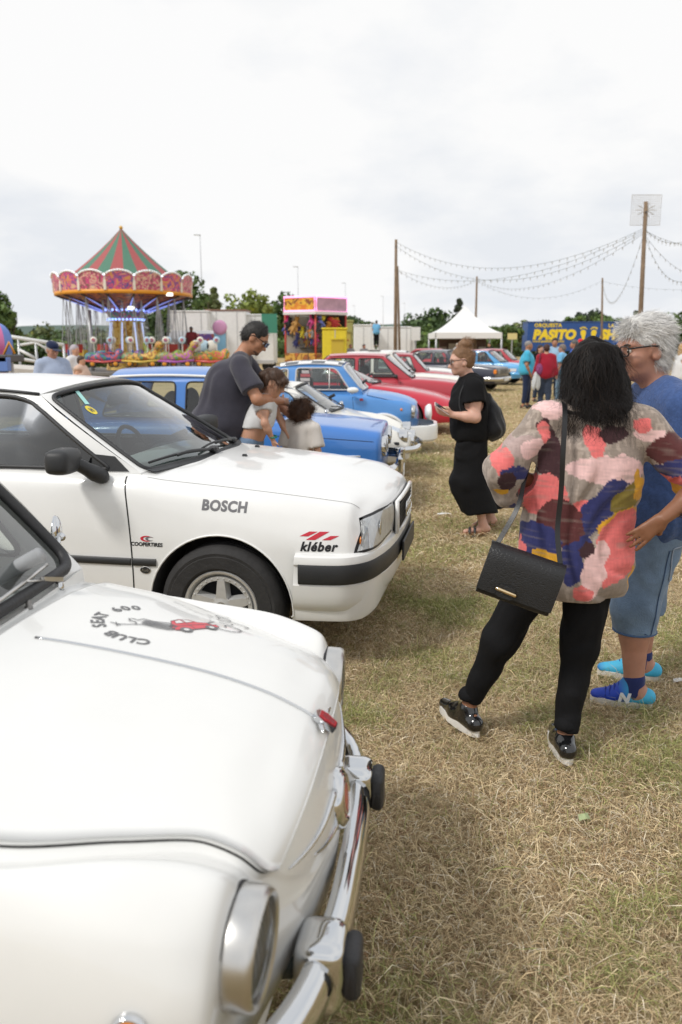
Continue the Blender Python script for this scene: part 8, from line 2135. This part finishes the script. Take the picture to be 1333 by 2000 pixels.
def banner_truck():
    Y = 83; a, c = at(1030, 675, Y).x, at(1292, 675, Y).x; root = thing('stage_trailer', 'large blue orchestra trailer with yellow lettering and two footprints', 'trailer', ((a + c) / 2, Y + 1.25, 0)); w = c - a; zt, zb = zpx(1100, 629, Y), 1.0
    b = MB(); b.box((0, 0, (zt + zb) / 2), (w, 2.5, zt - zb), bev=.06); part(b, 'box', mat('orchestra_blue', (.018, .075, .27), rough=.4, vary=.06), root)
    b = MB(); b.box((0, 0, zt + .02), (w + .1, 2.6, .08)); part(b, 'roof_rail', mat('rail_blue', (.05, .10, .28), rough=.4), root)
    for sx in (.25, .33, .41): M = Matrix.Translation((sx * w, -1.1, .5)) @ Matrix.Rotation(PI / 2, 4, 'X'); b = MB(); b.lathe([(0, .1), (.3, .1), (.5, .05), (.5, -.2)], 20, M); part(b, 'wheel', TYRE, root, True)
    yl = mat('yellow_lettering', (.85, .62, .03), rough=.5); X = lambda px: at(px, 660, Y).x - (a + c) / 2; Zp = lambda py: zpx(1100, py, Y)
    def T(s, px, py, size, bold=.0, shear=0.0, sp=1.0, align='LEFT', m=yl, nm='lettering'):
        V, F = text_mesh(s, size, bold, shear, sp, align); mesh(nm, [(X(px) + x, -1.275, Zp(py) + y) for x, y in V], F, m, root, False)
    T('ORQUESTA', 1043, 636, .50, .018, 0, 1.1); T('PASITO', 1041, 653.5, 1.28, .085, .15, 1.02); T('SHOW', 1172, 653.5, 1.28, .085, .15, 1.02); T('www.pasitoshow.com', 1041, 667, .36, .006); T('LA', 1187, 636, .5, .018)
    for px, mir in ((1139, 1), (1159, -1)):
        sole = [(-.16, -.95), (-.22, -.6), (-.14, -.2), (-.30, .25), (-.20, .48), (.12, .50), (.26, .30), (.20, -.1), (.12, -.5), (.14, -.8), (0, -1.0)]; P = spline([(x * mir, y) for x, y in sole], 30, True); b = MB(); b.prism([tuple(q) for q in P], .01, lambda u, v, d: (X(px) + u, -1.27 - d, Zp(655) + v * 1.05)); fo = part(b, 'footprint', yl, root)
        for k, (tx, ty, tr) in enumerate(((-.28, .66, .10), (-.10, .74, .085), (.06, .74, .075), (.19, .69, .07), (.30, .60, .06))):
            b = MB(); M = Matrix.Translation((X(px) + tx * mir, -1.272, Zp(655) + ty * 1.05)) @ Matrix.Rotation(PI / 2, 4, 'X'); b.lathe([(0, .012), (tr, .012), (tr, 0)], 12, M); part(b, 'toe', yl, fo)
banner_truck()
# poles with festoon lights
WOODP = mat('weathered_pole', (.20, .14, .09), rough=.85, vary=.25, vscale=4, bump=.3, bscale=20)
def pole(px0, py0, px1, Y, label, r=.09, name='wooden_pole'):
    t = at(px0, py0, Y); g = at(px1, 690, Y); root = thing(name, label, 'pole', (g.x, Y, 0)); V, F = tube([(0, 0, -.05), ((t.x - g.x) * .5, 0, t.z * .5), (t.x - g.x, 0, t.z)], [r, r * .85, r * .65], 10); mesh('shaft', V, F, WOODP, root, True)
    b = MB(); b.tube([(t.x - g.x - .0, -.1, t.z - .3), (t.x - g.x, .1, t.z - .3)], .03, 6); part(b, 'hook', DARKM, root); return t
TA = pole(774, 468, 773, 35, 'tall wooden pole right of the prize booth', .085); pole(777, 520, 783, 35.3, 'thinner wooden pole leaning against the tall one', .06)
TB = pole(932, 540, 928, 50, 'wooden pole standing in front of the white tent', .085); TC = pole(1177, 543, 1177, 50, 'wooden pole standing in front of the blue trailer', .08); TD = pole(1262, 394, 1250, 25, 'tallest wooden pole with a wire light frame on top', .085)
def festoon(a, b_, sag, label, n=36, br=.035):
    n = int(n * .7)
    root = thing('string_lights', label, 'string lights', (0, 0, 0), 0, 'festoon strings between the wooden poles'); P = []
    for t in np.linspace(0, 1, n): p = Vector(a).lerp(Vector(b_), t); p.z -= sag * 4 * t * (1 - t); P.append(p)
    br *= .32
    V, F = tube(P, .0045, 5); mesh('cable', V, F, mat('cable_green', (.03, .05, .035), rough=.6), root); b = MB(); 
    for i in range(1, n - 1): p = P[i]; b.sphere(p - Vector((0, 0, .07)), (br, br, br * 1.5), 6, 5); b.tube([p, p - Vector((0, 0, .04))], .015, 4)
    o = part(b, 'bulb', BULBW, root, True); o['kind'] = 'stuff'
D1 = TD - Vector((0, 0, .75)); OFF = Vector
festoon(TA - OFF((0, 0, .1)), D1, 1.1, 'upper festoon string from the tall pole to the tallest pole', 56, .04); festoon(TA - OFF((0, 0, .25)), D1 - OFF((0, 0, .1)), 1.4, 'second festoon string just below the uppermost one', 56, .04)
festoon(TA - OFF((0, 0, 1.2)), D1 - OFF((0, 0, .05)), .9, 'middle festoon string from the tall pole to the tallest pole', 50, .04); festoon(TA - OFF((0, 0, 1.2)), TB - OFF((0, 0, .2)), .6, 'festoon string from the tall pole to the tent pole', 30, .045)
festoon(TB - OFF((0, 0, .2)), D1 - OFF((0, 0, .15)), 1.0, 'festoon string from the tent pole to the tallest pole', 46, .045); festoon(TB - OFF((0, 0, .3)), TC - OFF((0, 0, .15)), 1.0, 'low festoon string between tent pole and trailer pole', 34, .05)
festoon(TC - OFF((0, 0, .15)), D1 - OFF((0, 0, .2)), 1.6, 'deep hanging festoon string from the trailer pole to the tallest pole', 40, .04); festoon(TC - OFF((0, 0, .2)), at(1420, 560, 45), .3, 'faint festoon string running right from the trailer pole', 24, .045)
for i, (px, py, Y, sg) in enumerate(((1400, 430, 22, .5), (1420, 470, 30, .3), (1390, 510, 20, .9), (1410, 520, 34, .7))): festoon(D1 - OFF((0, 0, .05 * i)), at(px, py, Y), sg, ('festoon string rising right from the tallest pole', 'nearly level festoon string right of the tallest pole', 'slack festoon string right of the tallest pole', 'lowest festoon string leaving the tallest pole to the right')[i], 26, .03)
def light_frame():
    Y = 25.02; root = thing('light_frame', 'square wire grid with festive lights on top of the tallest pole', 'light frame', (TD.x, Y, 0)); a, c = at(1231, 440, Y), at(1293, 381, Y); x0, x1 = a.x - TD.x, c.x - TD.x; z0, z1 = a.z, c.z; wm = mat('pale_wire', (.5, .48, .45), rough=.5)
    b = MB(); b.tube([(x0, 0, z0), (x1, 0, z0), (x1, 0, z1), (x0, 0, z1)], .012, 5, True); part(b, 'border', wm, root)
    for k in range(1, 14): t = k / 14; b = MB(); b.tube([(x0 + (x1 - x0) * t, 0, z0), (x0 + (x1 - x0) * t, 0, z1)], .005, 4); part(b, 'wire', wm, root); b = MB(); b.tube([(x0, 0, z0 + (z1 - z0) * t), (x1, 0, z0 + (z1 - z0) * t)], .004, 4); part(b, 'wire', wm, root)
    for k in range(10): a_ = 2 * PI * k / 10; b = MB(); cx0, cz0 = (x0 + x1) / 2, (z0 + z1) / 2; b.tube([(cx0, -.02, cz0), (cx0 + .30 * math.cos(a_), -.02, cz0 + .22 * math.sin(a_))], .012, 5); part(b, 'star_ray', wm, root)
light_frame()
def street_lamp(px, py, Y, i):
    t = at(px, py, Y); root = thing('street_lamp', ('tall thin street lamp right of the carousel', 'street lamp above the prize booth trees', 'street lamp right of the prize booth sign', 'distant street lamp beyond the white trucks', 'faint distant street lamp left of the tall pole', 'faintest far street lamp beyond the booth')[i], 'street lamp', (t.x, Y, 0)); V, F = tube([(0, 0, 0), (0, 0, t.z)], [.09, .04], 8); lg = mat('lamp_grey', (.55, .57, .60), rough=.5); mesh('column', V, F, lg, root); b = MB(); b.box((-.25, 0, t.z), (.6, .2, .07), bev=.02); part(b, 'lantern', lg, root)
for i, q in enumerate(((391, 459, 75), (582, 521, 100), (675, 553, 130), (749, 579, 165), (791, 592, 180), (693, 597, 190))): street_lamp(*q, i)
t_ = thing('road_sign', 'yellow and white road sign beside the tent', 'sign', (at(1000, 680, 60).x, 60, 0)); b = MB(); b.box((0, 0, zpx(1000, 657, 60)), (.7, .05, .45)); part(b, 'panel', mat('sign_yellow', (.65, .55, .25), rough=.5), t_); b = MB(); b.tube([(0, .05, 0), (0, .05, zpx(1000, 657, 60))], .05, 6); part(b, 'post', GREYM, t_)
t_ = thing('notice_board', 'white notice board at the end of the white trucks', 'board', (at(812, 680, 50).x, 50, 0)); b = MB(); b.box((0, 0, zpx(812, 652, 50)), (.55, .05, .8)); part(b, 'panel', WHITEM, t_); b = MB(); b.tube([(0, .05, 0), (0, .05, zpx(812, 652, 50))], .05, 6); part(b, 'post', GREYM, t_)
t_ = thing('house', 'far house with orange tiled roof between tent and blue trailer', 'house', (at(1015, 660, 140).x, 142, 0)); b = MB(); b.box((0, 0, 1.5), (6, 5, 3.0)); part(b, 'wall', mat('house_wall', (.5, .42, .32), rough=.8), t_); b = MB(); b.prism([(-3.4, 3.0), (3.4, 3.0), (0, 4.6)], 5.4, lambda u, v, d: (u, d - 2.7, v)); part(b, 'roof', mat('tile_orange', (.42, .16, .08), rough=.8, vary=.2), t_)
# trees
BARK = mat('bark', (.10, .075, .055), rough=.9, vary=.2)
def leaf_mat(name, c):
    if name in MATS: return MATS[name]
    m = mat(name, c, rough=.6, attr='Col', spec=.25); return m
LEAF = leaf_mat('foliage', (.06, .10, .03))
def tree(px, pyt, Y, width, col, label, kind='round', name='tree', n=2000, base=0.0, group='trees behind the fair', leaf=.30, X=None):
    t = at(px, pyt, Y); h = t.z; r = np.random.default_rng(int(abs(px) * 7 + Y)); root = thing(name, label, 'tree', (t.x if X is None else X, Y, 0), 0, group); w = width / 2
    tr = h * (.30 if kind != 'bush' else .08); b = MB(); b.tube([(0, 0, -.1), (.1, 0, tr), (0, .05, h * .72)], [.03 * h ** .9 + .04, .022 * h + .03, .02], 8)
    for k in range(6): a = k * 1.05 + r.uniform(0, .5); b.tube([(.05, 0, tr * (.8 + .2 * k / 6)), (w * .4 * math.cos(a), w * .4 * math.sin(a), h * .55), (w * .7 * math.cos(a), w * .7 * math.sin(a), h * (.62 + .2 * r.random()))], [.05 + .008 * h, .03 + .004 * h, .015], 6)
    part(b, 'trunk', BARK, root, True)
    nc = 46 if kind != 'cone' else 34; C = []
    for _ in range(nc):
        if kind == 'cone': u = r.random() ** .8; z_ = h * (.12 + .86 * u); rad_ = w * (1 - u) ** .9 * r.uniform(.5, 1.0); a = r.uniform(0, 6.28); C.append((rad_ * math.cos(a), rad_ * math.sin(a), z_, .16 * w + .22 * w * (1 - u)))
        else:
            a = r.uniform(0, 6.28); v = r.uniform(-1, 1); q = r.random() ** .4; rr_ = w * .78 * q * math.sqrt(1 - v * v); cz = tr + (h - tr) * (.52 + .42 * v * q) if kind != 'bush' else h * (.48 + .42 * v * q); C.append((rr_ * math.cos(a), rr_ * math.sin(a), cz, w * r.uniform(.16, .32)))
    C = np.array(C); i = r.integers(0, len(C), n); d = r.normal(size=(n, 3)); d /= np.linalg.norm(d, axis=1, keepdims=True); P = C[i, :3] + d * (C[i, 3] * r.uniform(.55, 1.05, n))[:, None] * [1, 1, .8]; P[:, 2] = np.minimum(P[:, 2], h)
    u = np.cross(d, r.normal(size=(n, 3))); u /= np.linalg.norm(u, axis=1, keepdims=True); v = np.cross(d + r.normal(0, .5, (n, 3)), u); v /= np.linalg.norm(v, axis=1, keepdims=True); s_ = (leaf * r.uniform(.5, 1.2, n))[:, None]
    V = np.stack([P - u * s_ * .5, P + v * s_ * .35, P + u * s_ * .6, P - v * s_ * .35], 1).reshape(-1, 3); F = np.arange(4 * n).reshape(-1, 4)
    cc = np.array(col) * (r.uniform(.6, 1.35, n) * (.85 + .3 * r.random(len(C))[i]))[:, None]; cc[r.random(n) < .12] *= (1.35, 1.25, .9)
    o = big_mesh('crown', V, F, LEAF, root, False, np.repeat(cc, 4, 0)); o['kind'] = 'stuff'; return root
G_, DG, YG, OL = (.095, .150, .045), (.058, .098, .036), (.19, .235, .055), (.13, .155, .06)
for i, (px, py, Y, w, c, k, lb) in enumerate([(352, 514, 62, 5.6, G_, 'round', 'large leafy tree rising behind the carousel rim'), (322, 560, 70, 6, DG, 'round', 'dark tree behind the carousel column'), (418, 560, 80, 3.2, OL, 'cone', 'narrow poplar-like tree right of the large tree'), (405, 575, 82, 3, OL, 'cone', 'slim pale tree behind the street lamp'), (475, 566, 70, 6.4, YG, 'round', 'yellow-green tree above the white trailers'), (500, 590, 72, 4, YG, 'round', 'small yellow-green tree right of its taller neighbour'),
        (562, 571, 75, 4.5, G_, 'round', 'green tree peeping out behind the prize booth sign'), (700, 618, 95, 8, DG, 'round', 'low dark tree behind the olive kiosk'), (838, 603, 75, 6.5, DG, 'round', 'dark round tree left of the white tent'), (828, 630, 70, 6, G_, 'bush', 'spreading green bush left of the white tent'), (898, 582, 110, 3.6, (.035, .05, .028), 'cone', 'dark conifer behind the tent peak'), (985, 634, 80, 4.5, G_, 'round', 'green tree right of the white tent'), (965, 640, 84, 4, DG, 'round', 'dark tree hidden by the tent edge'),
        (1040, 626, 100, 7, OL, 'round', 'pale green tree above the left end of the blue trailer'), (1125, 614, 105, 4, G_, 'round', 'small green tree above the trailer lettering'), (1155, 597, 115, 5.5, (.035, .05, .03), 'round', 'dark cedar above the blue trailer'), (1185, 610, 105, 6, G_, 'round', 'green tree behind the trailer pole'), (1243, 605, 110, 3, OL, 'round', 'small tree at the foot of the tallest pole'), (1315, 612, 62, 6.0, G_, 'round', 'dark green tree at the right edge'), (1345, 640, 60, 5, DG, 'round', 'low dark tree at the far right edge'), (1085, 628, 110, 6, OL, 'round', 'low tree behind the orchestra lettering'),
        (4, 596, 50, 2.4, G_, 'round', 'small round tree at the left edge'), (-20, 560, 54, 4, G_, 'round', 'tree cut off by the left edge')]): tree(px, py, Y, w, c, lb, k, leaf=.26 + .0022 * Y)
for i, (px, py, Y, w, c) in enumerate([(30, 655, 75, 9, OL), (70, 640, 70, 7, G_), (100, 630, 68, 6, OL), (135, 645, 66, 7, G_), (165, 640, 64, 7, DG), (195, 632, 66, 7, G_), (225, 640, 64, 7, OL), (255, 645, 66, 7, G_), (290, 640, 64, 7, DG), (50, 672, 58, 8, G_), (110, 668, 56, 8, DG), (170, 665, 56, 8, G_), (5, 660, 70, 8, OL)]):
    tree(px, py, Y, w, c, '%s hedge bush behind the carousel, %s in the hedge' % (('olive', 'green', 'olive', 'green', 'dark', 'green', 'olive', 'green', 'dark', 'green', 'dark', 'green', 'olive')[i], ('second from left', 'third from left', 'fourth from left', 'left of the lighting pole', 'left of the column', 'behind the column', 'right of the column', 'behind the orange ride car', 'rightmost', 'front left', 'front middle', 'front right', 'leftmost')[i]), 'bush', 'hedge_bush', 1500, group='hedge bushes behind the carousel', leaf=.36)
for i, px in enumerate(range(560, 1420, 36)):
    tree(px, 652 + 6 * math.sin(i * 2.1), 120 + 6 * (i % 3), 11, (DG, G_, OL)[i % 3], 'far hedge bush along the end of the field', 'bush', 'hedge_bush', 900, group='far hedge along the field end', leaf=.7)
for i, px in enumerate(range(-60, 560, 60)):
    tree(px, 657 + 4 * math.sin(i * 1.7), 110, 13, (DG, G_, OL)[i % 3], 'far hedge bush behind the trailers on the left', 'bush', 'hedge_bush', 900, group='far hedge on the left', leaf=.7)
def hills():
    V = []; F = []; xs_ = np.linspace(-1600, 1800, 90)
    for i, x in enumerate(xs_): 
        h = 24 + 12 * math.sin(x * .0031 + 1) + 7 * math.sin(x * .011) + (26 if x < -300 else 0) * min(1, (-300 - x) / 300 if x < -300 else 0); V += [(x, 1500, -2), (x, 1560, max(h, 4)), (x, 1900, -2)]
    for i in range(89): q = 3 * i; F += [(q, q + 3, q + 4, q + 1), (q + 1, q + 4, q + 5, q + 2)]
    o = mesh('hills', V, F, mat('far_hill', (.10, .14, .12), rough=1, vary=.3, vscale=.01), None, True); o['kind'] = 'structure'; o['label'] = 'low wooded hills on the horizon'
hills()

for i, (px, py, w, d, lb) in enumerate(((1325, 1335, .028, .014, 'scrap of white paper on the grass at the right edge'), (868, 1007, .07, .014, 'strip of white paper on the grass left of the sandals'), (1140, 1604, .020, .016, 'pale green leaf lying on the grass in the foreground'))):
    g = gpos(px, py); V = [(-w, -d, .012), (w * .3, -d * 1.2, .022), (w, -d * .4, .014), (w * .8, d, .024), (-w * .2, d * .9, .014), (-w * .9, d * .5, .022), (0, 0, .030)]
    o = mesh('litter' if i != 2 else 'fallen_leaf', V, [(0, 1, 6), (1, 2, 6), (2, 3, 6), (3, 4, 6), (4, 5, 6), (5, 0, 6)], mat('scrap_paper', (.75, .75, .73), rough=.8) if i != 2 else mat('pale_leaf', (.35, .42, .22), rough=.7), None, False); o.location = g; tag(o, lb, 'litter' if i != 2 else 'leaf')
